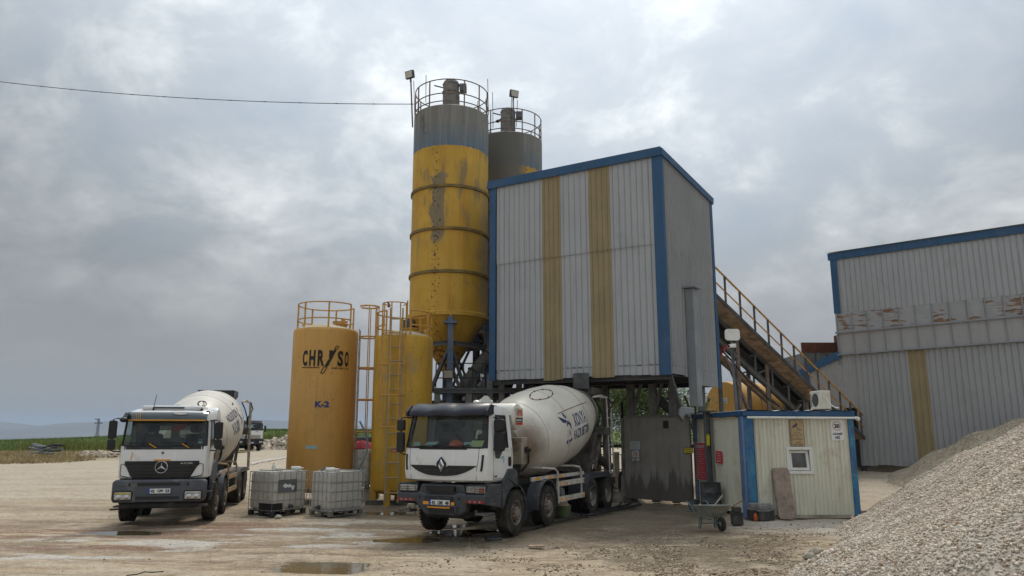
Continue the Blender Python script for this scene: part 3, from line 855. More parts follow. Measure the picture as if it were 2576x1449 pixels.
def stones(name, mat, P, s0, s1, parent=None, flatz=0.7):
    n = len(P)
    cube = np.array([(-1, -1, -1), (1, -1, -1), (1, 1, -1), (-1, 1, -1), (-1, -1, 1), (1, -1, 1), (1, 1, 1), (-1, 1, 1)], float) * .62
    fq = np.array([(0, 3, 2, 1), (4, 5, 6, 7), (0, 1, 5, 4), (1, 2, 6, 5), (2, 3, 7, 6), (3, 0, 4, 7)])
    V = np.repeat(cube[None], n, 0) + rng.normal(0, .22, (n, 8, 3))
    sz = s0 * (s1 / s0) ** (rng.random(n) ** 1.4)
    V *= (sz[:, None] * rng.uniform(.65, 1.25, (n, 3)) * np.array([1, 1, flatz]))[:, None, :]
    a, b = rng.uniform(0, 2 * PI, n), rng.normal(0, .6, n)
    ca, sa, cb, sb = np.cos(a), np.sin(a), np.cos(b), np.sin(b)
    x = V[..., 0] * cb[:, None] + V[..., 2] * sb[:, None]
    z = -V[..., 0] * sb[:, None] + V[..., 2] * cb[:, None]
    V = np.stack([x * ca[:, None] - V[..., 1] * sa[:, None], x * sa[:, None] + V[..., 1] * ca[:, None], z], -1)
    V += np.asarray(P)[:, None, :]
    Q = (fq[None] + (np.arange(n) * 8)[:, None, None]).reshape(-1, 4)
    return numpy_mesh(name, mat, V.reshape(-1, 3), Q, parent)


xs, ys = np.linspace(2, 24, 150), np.linspace(2, 28, 170)
X, Y = np.meshgrid(xs, ys)
Z = np.maximum(heap_z(X, Y), -0.15)
hv = np.stack([X, Y, Z], -1).reshape(-1, 3)
w = len(xs)
a, b = np.meshgrid(np.arange(len(ys) - 1), np.arange(w - 1), indexing='ij')
q = np.stack([a * w + b, a * w + b + 1, (a + 1) * w + b + 1, (a + 1) * w + b], -1).reshape(-1, 4)
keep = (Z.reshape(-1)[q] > -0.14).any(1)
hp = tag(numpy_mesh('gravel_heap', heap_base, hv, q[keep], smooth=True), 'big heap of crushed white gravel filling the lower right corner', 'gravel heap')
# stones where the camera side of the heap shows; denser and finer near
n = 330000
px = rng.uniform(2.0, 19, n)
py = rng.uniform(3.0, 27, n)
pz = heap_z(px, py)
d = HS1 - HS0
side = (px - HS0[0]) * d[1] - (py - HS0[1]) * d[0]      # >0: far side of the ridge
ok = (pz > -0.05) & (side < 26) & (px / py < 2.2) & (px / py > 0.2) & (rng.random(n) < np.where(px / py < .78, np.clip(11.0 / py, .5, 1), .55))
P = np.stack([px, py, pz + 0.005], 1)[ok]
tag(stones('gravel', gravel_m, P, .012, .033, hp), kind='stuff')

xs, ys = np.linspace(13, 30, 60), np.linspace(23, 40, 60)
X, Y = np.meshgrid(xs, ys)


def sand_z(x, y):
    r = np.hypot(x - 21.3, (y - 31.6) * 1.0)
    return 3.38 - 0.56 * np.sqrt(r * r + .5) + .10 * np.sin(x * 1.7 + y) + .07 * np.sin(x * 3.1 - y * 2.2)


Z = np.maximum(sand_z(X, Y), -0.1)
rows = [[(X[j, i], Y[j, i], Z[j, i]) for i in range(60)] for j in range(60)]
sand = tag(MB().grid(rows).build('sand_heap', sand_m, smooth=True), 'smaller heap of brown sand behind the white gravel heap', 'sand heap')
P = np.stack([rng.uniform(14, 23, 9000), rng.uniform(25, 33, 9000)], 1)
P = np.concatenate([P, sand_z(P[:, :1], P[:, 1:])], 1)
tag(stones('gravel', sandstone_m, P[P[:, 2] > -.02][:6000], .015, .045, sand), kind='stuff')

# loose stones lying about the yard
P = []
for cx, cy, sx, sy, n in ((3.9, 14.7, 1.0, 1.0, 4600), (6.3, 17.8, .8, .8, 1500), (2.3, 14.0, 1.6, .7, 1500), (1.2, 16.2, 1.6, .6, 700), (0.6, 14.5, 1.0, .8, 600), (-2, 16, 5, 2.5, 500), (5.2, 17.0, 1.4, 1.0, 1000), (8.8, 22.0, .8, 1.2, 300)):
    q = np.stack([rng.normal(cx, sx * 1.25, n), rng.normal(cy, sy * 1.25, n), np.full(n, .004)], 1)
    P.append(q[[mnoise.noise(Vector((a * .9, b * 1.4, 7))) + .5 * mnoise.noise(Vector((a * 3, b * 4, 2))) > random.uniform(-.15, .25) for a, b, _z in q]])
P = np.concatenate(P)
P = P[(P[:, 1] > 11.5) & (heap_z(P[:, 0], P[:, 1]) < .1)]
P[:, 2] += yard_relief(P[:, 0], P[:, 1])
tag(stones('loose_gravel', loose_m, P, .008, .034), kind='stuff')


# ------------------------------------------------------------------ puddles
def mat_water():
    m, N = new_mat('muddy_water')
    o = N.coord()
    c = N.mix(N.noise(o, 1.5, 3), (0.10, 0.08, 0.045), (0.15, 0.12, 0.07))
    return finish(m, N, c, 0.03, 0, N.noise(o, 9, 2), 0.002, 0.6)


water_m = mat_water()
for px_, py_, rx_, ry_ in PUD:
    pts = [(px_ + 1.5 * rx_ * math.cos(q), py_ + 1.5 * ry_ * math.sin(q), -.046) for q in np.linspace(0, 2 * PI, 36, endpoint=False)]
    tag(MB().add(pts, [tuple(range(36))]).build('puddle', water_m), kind='structure')


# ------------------------------------------------------------------ rubble banks
def rubble(name, label, cat, outline, depth, mat, n_rock, rock=.35):
    """bank of broken stone: outline = [(px, py of its top)] at distance depth"""
    t = thing(name, label, cat, (0, 0, 0))
    rows = []
    for j, f in enumerate((-1, -.55, 0, .6, 1)):
        r = []
        for px in np.linspace(outline[0][0], outline[-1][0], 70):
            top = D(px, float(np.interp(px, [o[0] for o in outline], [o[1] for o in outline])), depth)
            gz = float(ground_z(top.x, depth)) - .1
            e = min(1, (px - outline[0][0]) / 12, (outline[-1][0] - px) / 12)
            k = (1 - f * f) ** .8 * max(e, 0)
            r.append((top.x * (depth + f * 4) / depth, depth + f * 4 + random.uniform(-.3, .3), gz + max(0, top.z - gz) * k * random.uniform(.9, 1.06)))
        rows.append(r)
    MB().grid(rows).build('bank', mat, t, smooth=True, angle=25)
    P = []
    for _ in range(n_rock):
        px = random.uniform(outline[0][0], outline[-1][0])
        top = D(px, float(np.interp(px, [o[0] for o in outline], [o[1] for o in outline])), depth)
        gz = float(ground_z(top.x, depth))
        f = random.uniform(-1, .1)
        P.append((top.x * (depth + f * 4) / depth, depth + f * 4, gz + max(0, top.z - gz) * (1 - f * f) ** .8))
    tag(stones('rubble', mat, np.array(P), rock * .35, rock * 1.4, t), kind='stuff')
    return t


rubble('rubble_bank', 'low pale rubble bank at the field edge, left of the trucks', 'rubble', [(172, 1150), (190, 1146), (215, 1134), (240, 1136), (262, 1139), (290, 1136), (330, 1130), (370, 1124)], 60, rubble_m, 420, .16)
rubble('rubble_bank', 'high white rubble bank between the distant truck and the lettered tank', 'rubble', [(628, 1128), (650, 1119), (672, 1108), (700, 1103), (726, 1098), (760, 1098), (830, 1104), (900, 1112), (960, 1112), (1000, 1120)], 86, rubble_m, 650, .24)

# ------------------------------------------------------------------ pylon far across the plain
py_m = paint('pylon_steel', (0.06, 0.065, 0.075), 0.7)
base = D(243, 1109, 900)
gz = float(ground_z(base.x, 900))
t = thing('pylon', 'lattice power pylon standing far off on the plain', 'pylon', (base.x, 900, gz))
H = (D(243, 1053, 900).z - gz)
mb = MB()
W0, W1 = 1.5, .75
for sx, sy in ((-1, -1), (1, -1), (1, 1), (-1, 1)):
    mb.beam((sx * W0, sy * W0, 0), (sx * W1, sy * W1, H), .26, .26)
for k in range(12):
    z0, z1 = H * k / 12, H * (k + 1) / 12
    a0, a1 = W0 + (W1 - W0) * k / 12, W0 + (W1 - W0) * (k + 1) / 12
    for s in (-1, 1):
        mb.beam((-a0, s * a0, z0), (a1, s * a1, z1), .16, .16)
        mb.beam((a0, s * a0, z0), (-a1, s * a1, z1), .16, .16)
        mb.beam((s * a0, -a0, z0), (s * a1, a1, z1), .16, .16)
mb.build('lattice', py_m, t)
MB().beam((-5, 0, H - .3), (1.2, 0, H - .3), .6, .5).beam((-5, 0, H - .3), (-1, 0, H - 2), .4, .4).build('cross_arm', py_m, t)
MB().beam((-5.2, 0, H * .79), (5.2, 0, H * .79), .7, .6).beam((-5, 0, H * .79), (-1, 0, H * .86), .4, .4).beam((5, 0, H * .79), (1, 0, H * .86), .4, .4).build('cross_arm', py_m, t)

# ------------------------------------------------------------------ stacked pipes at the field edge
pg = 'pipes lying at the field edge'
for k in range(9):
    a = D(62 + 5 * k + random.uniform(-3, 3), 1146, 60 - k * .28)
    b = D(158 - (k % 4) * 9 + random.uniform(-4, 4), 1150, 58.6 - k * .28)
    z0 = float(ground_z(0, 60)) + .16 + (k % 3) * .26
    pts = [(a.x + (b.x - a.x) * s, a.y + (b.y - a.y) * s + .25 * math.sin(s * 5 + k), z0 + .10 * math.sin(s * 4 + k * .6) + (.12 if k % 3 else 0)) for s in np.linspace(0, 1, 12)]
    o = MB().path(pts, .085, 8).build('plastic_pipe', pipe_grey if k < 8 else black_rubber, smooth=True)
    tag(o, 'grey plastic pipe lying in the loose pile at the field edge' if k < 8 else 'black pipe lying on the grey pipe pile at the field edge', 'pipe', pg if k < 8 else None)
p = G(120, 1166, .56)
MB_red = MB()
rows = [[(p.x + sx * 1.6 + random.uniform(-.1, .1), 57.4 + sy * .5, .58 + .22 * max(0, 1 - sx * sx) * max(0, 1 - abs(sy)) + random.uniform(0, .08)) for sx in np.linspace(-1, 1, 12)] for sy in np.linspace(-1, 1, 5)]
MB_red.grid(rows)
tag(MB_red.build('plastic_sheet', cloth_red, smooth=True), 'crumpled red sheet lying in front of the grey pipe pile', 'sheet')

# ================================================================== SILOS
def mat_silo(name, ztop, zpaint, ang, grey_all=False):
    """yellow silo paint under a grey-blue cement-dusted top, with a pitted strip and grey runs"""
    m, N = new_mat(name)
    o = N.coord()
    x, y, z = N.xyz(o)
    a = N.math('ARCTAN2', y, x)
    n1 = N.noise(o, 0.9, 6, 0.6)
    run = N.noise(N.comb(N.math('MULTIPLY', a, 5.0), 0.0, N.math('MULTIPLY', z, 0.16)), 1.0, 6, 0.65, 0.2)
    run2 = N.noise(N.comb(N.math('MULTIPLY', a, 12.0), 3.0, N.math('MULTIPLY', z, 0.3)), 1.0, 5, 0.6)
    blot = N.noise(N.vmath('MULTIPLY', o, (1, 1, .6)), 1.1, 8, 0.65, 0.4)
    yel = N.mix(N.rng(n1, 0.3, 0.7), (0.45, 0.262, 0.034), (0.575, 0.345, 0.048))
    yel = N.mix(N.math('MULTIPLY', N.rng(run, 0.5, 0.68), 0.6), yel, (0.43, 0.20, 0.018))
    yel = N.mix(N.math('MULTIPLY', N.rng(run2, 0.55, 0.75), 0.35), yel, (0.33, 0.21, 0.06))
    yel = N.mix(N.math('MULTIPLY', N.rng(blot, 0.57, 0.70), 0.75), yel, (0.24, 0.18, 0.09))
    # wide grey run in the upper courses
    g = N.math('SUBTRACT', 1.0, N.math('DIVIDE', N.math('ABSOLUTE', N.math('ADD', N.math('SUBTRACT', a, ang + .06), N.math('MULTIPLY', N.math('SUBTRACT', blot, .5), 0.7))), 0.21), True)
    gz = N.math('MULTIPLY', N.rng(z, 9.3, 9.9), N.rng(z, 12.3, 12.0))
    yel = N.mix(N.math('MULTIPLY', N.rng(N.math('MULTIPLY', g, gz), 0.05, 0.3), 0.85), yel, (0.155, 0.14, 0.105))
    g2 = N.math('MULTIPLY', N.rng(N.noise(N.comb(N.math('MULTIPLY', a, 4.0), 7.0, N.math('MULTIPLY', z, 0.55)), 1.0, 6, .6), 0.53, 0.64), N.math('MULTIPLY', N.rng(z, 8.0, 11.0), 0.85))
    yel = N.mix(g2, yel, (0.21, 0.165, 0.085))
    # pitted strip where lumps have hammered the paint off
    w = N.math('DIVIDE', N.math('ABSOLUTE', N.math('SUBTRACT', a, ang)), 0.17)
    pit = N.noise(N.comb(N.math('MULTIPLY', a, 17.0), 1.0, N.math('MULTIPLY', z, 8.0)), 1.0, 3, 0.6)
    pk = N.math('GREATER_THAN', N.math('SUBTRACT', pit, N.math('MULTIPLY', N.math('MULTIPLY', w, w), 0.085)), 0.575)
    yel = N.mix(N.math('MULTIPLY', pk, 0.9), yel, (0.05, 0.025, 0.012))
    # right hand side: shade beside the tower painted in dark grey, with stains
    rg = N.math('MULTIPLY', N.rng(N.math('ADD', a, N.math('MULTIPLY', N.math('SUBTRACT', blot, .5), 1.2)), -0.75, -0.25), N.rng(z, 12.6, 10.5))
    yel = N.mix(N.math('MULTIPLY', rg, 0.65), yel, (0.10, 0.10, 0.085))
    top = N.mix(N.rng(run, 0.38, 0.62), (0.155, 0.145, 0.125), (0.23, 0.225, 0.205))
    top = N.mix(N.math('MULTIPLY', N.rng(run2, 0.40, 0.60, .25, 1.0), N.rng(z, ztop - .5, zpaint + .1, 0.0, 1.0)), top, (0.075, 0.145, 0.215))
    top = N.mix(N.math('MULTIPLY', N.rng(blot, 0.61, 0.68), 0.6), top, (0.075, 0.068, 0.06))
    edge = N.math('ADD', z, N.math('MULTIPLY', N.math('SUBTRACT', run2, 0.5), 0.2))
    rb = N.noise(N.vmath('MULTIPLY', o, (1, 1, .8)), 5.5, 6, .7)
    rk_ = N.math('GREATER_THAN', N.math('SUBTRACT', rb, N.math('MULTIPLY', N.math('ABSOLUTE', N.math('SUBTRACT', z, 5.05)), .16)), .50)
    yel = N.mix(N.math('MULTIPLY', rk_, .85), yel, (.055, .026, .013))
    c = N.mix(N.math('GREATER_THAN', edge, zpaint), yel, top)
    if grey_all:
        c = N.mix(N.rng(N.math('ADD', a, N.math('MULTIPLY', N.math('SUBTRACT', blot, .5), .6)), -1.0, -1.25, 0.15, 0.95), c, (0.125, 0.118, 0.10))
    return finish(m, N, c, 0.6, 0, N.noise(o, 5, 4), 0.012, 0.35)


def railing(mb, r, z0, h, n, a0=0.0, a1=2 * PI, rails=(1.0, .55), rt=.022, c=(0, 0)):
    full = abs(a1 - a0 - 2 * PI) < 1e-6
    for i in range(n if full else n + 1):
        t = a0 + (a1 - a0) * i / n
        p = (c[0] + r * math.cos(t), c[1] + r * math.sin(t))
        mb.beam((*p, z0), (*p, z0 + h), .05, .05)
    for k in rails:
        pts = [(c[0] + r * math.cos(a0 + (a1 - a0) * i / 40), c[1] + r * math.sin(a0 + (a1 - a0) * i / 40), z0 + h * k) for i in range(40 if full else 41)]
        mb.path(pts, rt, 6, full)


def floodlight(root_name, label, loc, facing, on_pole=None):
    """square lamp on a bracket; facing: direction the glass looks"""
    t = thing(root_name, label, 'floodlight', loc)
    f = Vector(facing).normalized()
    s = f.cross(Vector((0, 0, 1))).normalized()
    u = s.cross(f)
    MB().obox((0, 0, 0), s * .2, f * .07, u * .16).build('housing', steel_dark, t, bevel=.015)
    MB().obox(f * .075, s * .17, f * .006, u * .13).build('lens', lamp_face, t)
    mb = MB().beam(-u * .16 - f * .02, -u * .3 - f * .02, .06, .05)
    if on_pole:
        mb.tube((-f * .02 - u * .28), Vector(on_pole) - Vector(loc), .03)
    mb.build('bracket' if not on_pole else 'pole', steel_grey, t)
    return t


def silo(name, label, cx, cy, zt, zb, zcone, bands, zpaint, legs, mat):
    t = thing(name, label, 'silo', (cx, cy, 0))
    r = 1.53
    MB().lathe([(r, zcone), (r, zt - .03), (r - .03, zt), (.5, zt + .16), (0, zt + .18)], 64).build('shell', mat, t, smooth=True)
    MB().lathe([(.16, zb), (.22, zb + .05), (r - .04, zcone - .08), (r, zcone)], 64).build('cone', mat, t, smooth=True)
    for z in bands:
        MB().lathe([(r, z - .07), (r + .06, z - .05), (r + .06, z + .05), (r, z + .07)], 64).build('band', band_m, t, smooth=True)
    MB().lathe([(r, zcone - .09), (r + .07, zcone - .08), (r + .07, zcone + .06), (r, zcone + .1)], 64).build('ring', mat, t, smooth=True)
    mb = MB()
    railing(mb, r - .03, zt - .25, 1.32, 13, .3, .3 + 2 * PI, (1.0, .55, .3))
    mb.build('railing', rail_rusty, t)
    for k in range(7):
        a = random.uniform(0, 2 * PI)
        MB().tube((r * math.cos(a), r * math.sin(a), zt + .2), (r * math.cos(a) + random.uniform(-.08, .08), r * math.sin(a), zt + random.uniform(1.2, 1.9)), .014, n=5).build('rod', steel_dark, t)
    # filter on the roof
    v = MB().lathe([(.34, zt), (.34, zt + 1.05), (.37, zt + 1.06), (.37, zt + 1.1), (.33, zt + 1.11), (.33, zt + 1.42), (.36, zt + 1.43), (.30, zt + 1.56), (0, zt + 1.62)], 24, (-.02, -.2, 0)).build('filter', cement_grey, t, smooth=True)
    MB().box(.34, -.42, zt + 1.12, .62, -.05, zt + 1.42).build('motor_box', steel_grey, v, bevel=.02)
    MB().tube((-.35, -.25, zt + 1.3), (-.72, -.2, zt + 1.42), .03).build('arm', steel_grey, v)
    # legs: blue posts, ring beam, braces
    P = []
    for a in legs:
        ca, sa = math.cos(a), math.sin(a)
        p = Vector((ca * (r + .02), sa * (r + .02), 0))
        P.append(p)
        lg = MB().hbeam((p.x, p.y, .0), (p.x, p.y, zcone - .35), .21, .24, .03, (ca, sa, 0))
        lg.beam((p.x, p.y, zcone - .6), (p.x, p.y, zcone - .15), .20, .20).beam((p.x, p.y, zcone - .42), (p.x, p.y, zcone - .34), .5, .4)
        lg.build('leg', leg_blue, t)
        MB().obox((ca * (r + .07), sa * (r + .07), (zcone - .35 + bands[-1]) / 2 - .8), (-sa * .025, ca * .025, 0), (ca * .03, sa * .03, 0), (0, 0, .85)).build('stiffener', mat, t)
    for i in range(len(P)):
        a, b = P[i], P[(i + 1) % len(P)]
        zr = zcone - 1.12
        MB().hbeam((a.x, a.y, zr), (b.x, b.y, zr), .12, .16, .02).build('ring_beam', steel_grey, t)
        m_ = (a + b) / 2
        mb = MB().beam((a.x, a.y, zr - .05), (m_.x, m_.y, 3.5), .1, .1).beam((b.x, b.y, zr - .05), (m_.x, m_.y, 3.5), .1, .1)
        mb.beam((a.x, a.y, .3), (m_.x, m_.y, 3.3), .09, .09).beam((b.x, b.y, .3), (m_.x, m_.y, 3.3), .09, .09)
        mb.hbeam((a.x, a.y, 3.4), (b.x, b.y, 3.4), .12, .18, .02)
        mb.build('brace', steel_grey, t)
    return t


band_m = paint('cement_caked_yellow_band', (.17, .125, .05), .9, var=.35, scale=3, dirt=(.33, .20, .03), amt=.3, dscale=2.5)
rail_rusty = paint('rusty_railing', (0.20, 0.15, 0.13), 0.75, var=0.3, scale=5, dirt=(0.11, 0.10, 0.095), amt=0.4, dscale=3)
S1 = D(1131, 600, 29.2)
S1z = lambda py: D(1131, py, 29.2 - 1.53).z
S1ang = math.atan2(-1.0, (1103 - 1131) / 96 * 1.0) # where the pitted strip sits
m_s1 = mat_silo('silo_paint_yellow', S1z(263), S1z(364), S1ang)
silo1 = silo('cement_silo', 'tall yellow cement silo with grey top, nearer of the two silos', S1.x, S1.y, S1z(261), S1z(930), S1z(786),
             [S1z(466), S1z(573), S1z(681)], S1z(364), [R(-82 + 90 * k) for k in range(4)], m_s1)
S2 = D(1279, 400, 32.4)
S2z = lambda py: D(1279, py, 32.4 - 1.53).z
m_s2 = mat_silo('silo_paint_grey', S2z(330), S2z(414), -1.0, True)
silo2 = silo('cement_silo', 'grey cement silo half hidden behind the yellow silo and the cladding tower', S2.x, S2.y, S2z(329), S1z(930), S1z(800),
             [S1z(466), S1z(573), S1z(681)], S2z(430), [R(-60 + 90 * k) for k in range(4)], m_s2)
# vibrator box on the silo's left flank
MB().add([(-1.75, -.75, S1z(796)), (-1.25, -.75, S1z(796)), (-1.25, -.45, S1z(796)), (-1.75, -.45, S1z(796)), (-1.66, -.7, S1z(838)), (-1.36, -.7, S1z(838)), (-1.36, -.5, S1z(838)), (-1.66, -.5, S1z(838))],
         [(0, 1, 2, 3), (7, 6, 5, 4), (0, 4, 5, 1), (1, 5, 6, 2), (2, 6, 7, 3), (3, 7, 4, 0)]).build('vibrator', steel_grey, silo1)
for px, py, Y, lab, base_py in ((1031, 188, 28.9, 'square floodlight on a thin pole at the left edge of the yellow silo', 320), (1293, 236, 31.2, 'square floodlight on a thin pole on the grey rear silo', 335)):
    p = D(px, py, Y)
    b = D(px + (7 if px < 1100 else -1), base_py, Y)
    floodlight('floodlight', lab, p, (-.6 if px < 1100 else .5, -1, -.25), b)
p = D(1129, 941, 27.5)
floodlight('floodlight', 'square floodlight fixed to the blue front leg of the yellow silo', p, (-.25, -1, -.15))

# power cable to the silo top
a, b = D(-60, 198, 34), D(1037, 262, 28.9)
pts = []
mb = MB()
for i in range(41):
    s = i / 40
    q = a.lerp(b, s)
    q.z -= 4 * s * (1 - s) * .34
    pts.append(q)
    if i % 3 == 1:
        mb.tube(q + Vector((-.06, 0, 0)), q + Vector((.05, 0, 0)), .022, n=5)
cb = MB().path(pts, .016, 5)
cb.v += mb.v and [] 
mb2 = MB()
mb2.add(cb.v, cb.f)
mb2.add(mb.v, mb.f)
tag(mb2.build('power_cable', black_plastic), 'thin black cable strung across the sky to the yellow silo', 'cable')

# ------------------------------------------------------------------ catwalk and screw conveyors between silos and tower
pl = thing('steel_platform', 'dark steel platform with braces and ladder under the silos, beside the tower', 'platform', (0, 0, 0))
zp = D(1150, 985, 27.6).z
x0, x1 = D(1088, 1000, 27.3).x, D(1330, 1000, 27.3).x
for yy in (27.4, 28.4, 32.0):
    MB().hbeam((x0, yy, zp), (x1, yy, zp), .10, .13, .02).build('beam', steel_grey, pl)
mb = MB()
for k in range(14):
    yy = 27.46 + k * .07
    mb.box(x0, yy, zp + .085, x1, yy + .012, zp + .125)
mb.build('deck', steel_grey, pl)
for px in (1100, 1180, 1232, 1262, 1305):
    for yy in (27.5, 31.9):
        xx = D(px, 1000, 27.5).x + (yy - 27.5) * .02
        MB().hbeam((xx, yy, 0), (xx, yy, 4.4 if px > 1200 else zp), .2, .2, .02).build('post', cement_grey, pl)
for pa, pb in ((1100, 1180), (1180, 1100), (1180, 1262), (1262, 1190), (1262, 1320), (1232, 1300)):
    a, b = D(pa, 1000, 27.5).x, D(pb, 1000, 27.5).x
    MB().beam((a, 27.6, .2), (b, 27.6, zp - .1), .11, .11).build('brace', cement_grey, pl)
    MB().beam((a, 31.8, zp), (b, 31.8, 6.3), .10, .10).build('brace', steel_dark, pl)
mb = MB()
for k in range(11):
    xx = x0 + (x1 - x0) * k / 10
    mb.beam((xx, 28.4, zp + .1), (xx, 28.4, zp + 1.1), .04, .04)
for h in (.55, 1.1):
    mb.beam((x0, 28.4, zp + h), (x1, 28.4, zp + h), .04, .04)
mb.build('railing', steel_dark, pl)
lx = D(1192, 900, 31.5).x
mb = MB().beam((lx, 31.5, 2), (lx, 31.5, 7.6), .06, .06).beam((lx + .75, 31.5, 2), (lx + .75, 31.5, 7.6), .06, .06)
for k in range(9):
    mb.beam((lx, 31.5, 3.4 + k * .5), (lx + .75, 31.5, 3.4 + k * .5), .05, .05)
mb.build('ladder', steel_dark, pl)
for k, (pa, pb, rr) in enumerate((((1158, 984, 29.0), (1262, 846, 29.6), .24), ((1120, 1060, 29.2), (1240, 950, 31.2), .22))):
    a, b = D(*pa), D(*pb)
    t = thing('screw_conveyor', ['thick grey screw conveyor tube slanting up from the silo cone to the tower', 'lower grey screw conveyor tube slanting up behind the platform'][k], 'screw conveyor', (0, 0, 0))
    MB().tube(a, b, rr, n=20).build('tube', cement_grey, t, smooth=True)
    u = (b - a).normalized()
    mb = MB()
    for s in (.0, .33, .66, 1.0):
        q = a.lerp(b, s)
        mb.tube(q - u * .03, q + u * .03, rr + .06, n=20)
    mb.build('flange', steel_dark, t, smooth=True)
    MB().tube(a - u * .5, a - u * .02, rr * .75, n=14).build('motor', steel_dark, t, smooth=True)
    MB().beam(a + Vector((0, 0, -.2)), Vector((a.x, a.y, 0)), .16, .16).build('stand', steel_dark, t)


# ================================================================== ADMIXTURE TANKS
def cyl_map(r, a0, z0):
    """(x, y) -> on a cylinder of radius r round the local axis, x measured round from angle a0"""
    return lambda x, y: Vector((r * math.cos(a0 + x / r), r * math.sin(a0 + x / r), z0 + y))


def tank(label, cx, cy, r, zb, zs, zt, mat):
    t = thing('admixture_tank', label, 'tank', (cx, cy, 0))
    prof = [(0, zb), (r * .45, zb + .015), (r * .8, zb + .08), (r * .95, zb + .19), (r, zb + .36)]
    for k in range(1, 7):
        prof += [(r, zb + .36 + (zs - zb - .36) * k / 7)]
    MB().lathe(prof + [(r, zs - .02), (r * .995, zs + .03), (r * .97, zs + .085)], 64).build('shell', mat, t, smooth=True)
    MB().lathe([(r * .97, zs + .085), (r * .85, zs + .14), (r * .5, zt - .04), (0, zt)], 64).build('cap', cap_dusty, t, smooth=True, angle=60)
    for a in (-2.75, -1.9, -.9, .7, 1.8):
        p = Vector((math.cos(a), math.sin(a), 0)) * (r - .1)
        MB().hbeam((p.x, p.y, 0), (p.x, p.y, zb + .75), .2, .2, .03).build('leg', mat, t)
    for a in (1.9, .25, -2.9):
        p = Vector((math.cos(a), math.sin(a), 0)) * (r * .72)
        s = Vector((-math.sin(a), math.cos(a), 0))
        pts = [(.15 * math.cos(q), .15 * math.sin(q) + .12) for q in np.linspace(0, PI, 9)] + [(-.2, -.06), (.2, -.06)]
        MB().prism(pts, p + Vector((0, 0, zs + .13)), s, (0, 0, 1), -.02, .02).build('lifting_lug', mat, t)
    return t


def ladder(mb, p, out, side, z0, z1, w=.42, step=.48, rt=.022):
    """ladder standing off the tank at p, rungs along side"""
    for k in (-1, 1):
        q = p + side * (w / 2 * k)
        mb.beam((q.x, q.y, z0), (q.x, q.y, z1), .045, .03, out)
    z = z0 + .3
    while z < z1 - .1:
        a, b = p - side * w / 2, p + side * w / 2
        mb.tube((a.x, a.y, z), (b.x, b.y, z), rt, n=6)
        z += step


def cage(mb, p, out, side, z0, z1, nh, r=.38, bars=5, bw=.06, hr=.03):
    ang = [R(-100 + 200 * i / 12) for i in range(13)]
    pos = lambda t: p + out * (.30 + r * math.cos(t)) + side * (r * math.sin(t))
    for k in range(nh):
        z = z0 + (z1 - z0) * k / (nh - 1)
        mb.path([p - side * .21 + Vector((0, 0, z))] + [pos(t) + Vector((0, 0, z)) for t in ang] + [p + side * .21 + Vector((0, 0, z))], hr, 6)
    for i in range(bars):
        t = R(-84 + 168 * i / (bars - 1))
        q = pos(t)
        mb.beam((q.x, q.y, z0), (q.x, q.y, z1), bw, .03, out)


T1c = Vector((D(813, 1000, 27.0).x, 27.0, 0))
T1zs, T1zt = D(813, 829, 25.95).z, D(813, 826, 25.95).z + .27
tk1 = tank('orange-yellow tank with black lettering, ladder cage at its right side', T1c.x, T1c.y, 1.14, .28, T1zs, T1zt, tank_yellow)
# lettering on the tank (the side towards the yard)
aC = math.atan2(-T1c.y, -T1c.x)            # towards the camera
k1 = 1.146
fpx = FPX / 25.9
def T1a(px):                               # angle on the shell seen at picture column px
    s = max(-.99, min(.99, (px - 813) / (1.14 * FPX / 27.0 * 1.0)))
    return aC + math.asin(s)
def T1z(py):
    return D(813, py, 25.95).z
mb = MB()
xa, xb = k1 * T1a(761), k1 * T1a(869)
fn = lambda off: (lambda x, y: Vector(((1.14 + off) * math.cos(x / k1), (1.14 + off) * math.sin(x / k1), y)))
lw = (xb - xa)
z0, z1 = T1z(921), T1z(881)
for ch, f0, f1 in (('C', 0, .115), ('H', .155, .285), ('R', .33, .465), ('S', .73, .86), ('O', .895, 1.0)):
    write(mb, ch, xa + lw * f0, z0, lw * (f1 - f0), z1 - z0, fn(.008), .045)
# the slanted Y with its outlined bar
def poly(mb, pts, off=.016):
    f = fn(off)
    mb.add([f(xa + lw * a, z0 + (z1 - z0) * b) for a, b in pts], [tuple(range(len(pts)))])
poly(mb, [(.555, 1.0), (.625, 1.0), (.645, .62), (.60, .40), (.555, .52)])
poly(mb, [(.705, 1.05), (.655, 1.05), (.47, -.02), (.545, -.02)])
for a, b in (((.66, 1.09), (.69, 1.27)), ((.69, 1.27), (.745, 1.27)), ((.745, 1.27), (.71, 1.09)), ((.46, -.06), (.405, -.46)), ((.405, -.46), (.46, -.46)), ((.46, -.46), (.525, -.06)), ((.71, 1.09), (.66, 1.09)), ((.46, -.06), (.525, -.06))):
    w_ = .009
    dx, dy = b[0] - a[0], (b[1] - a[1]) * .4
    L = math.hypot(dx, dy)
    nx, ny = -dy / L * w_, dx / L * w_ / .4
    poly(mb, [(a[0] - nx, a[1] - ny), (a[0] + nx, a[1] + ny), (b[0] + nx, b[1] + ny), (b[0] - nx, b[1] - ny)])
write(mb, 'www.chryso.com.tr', xa - lw * .01, T1z(928), lw * .39, T1z(921.5) - T1z(928), fn(.008), .03)
write(mb, '0.262. 653 91 46', xa + lw * .62, T1z(928), lw * .38, T1z(923) - T1z(928), fn(.008), .03)
mb.build('lettering', tank_ink, tk1)
mb = MB()
write(mb, 'K-2', k1 * T1a(795), T1z(1025), k1 * (T1a(828) - T1a(795)), T1z(1009) - T1z(1025), fn(.008), .05)
mb.build('lettering', blue_ink, tk1)
f = fn(.006)
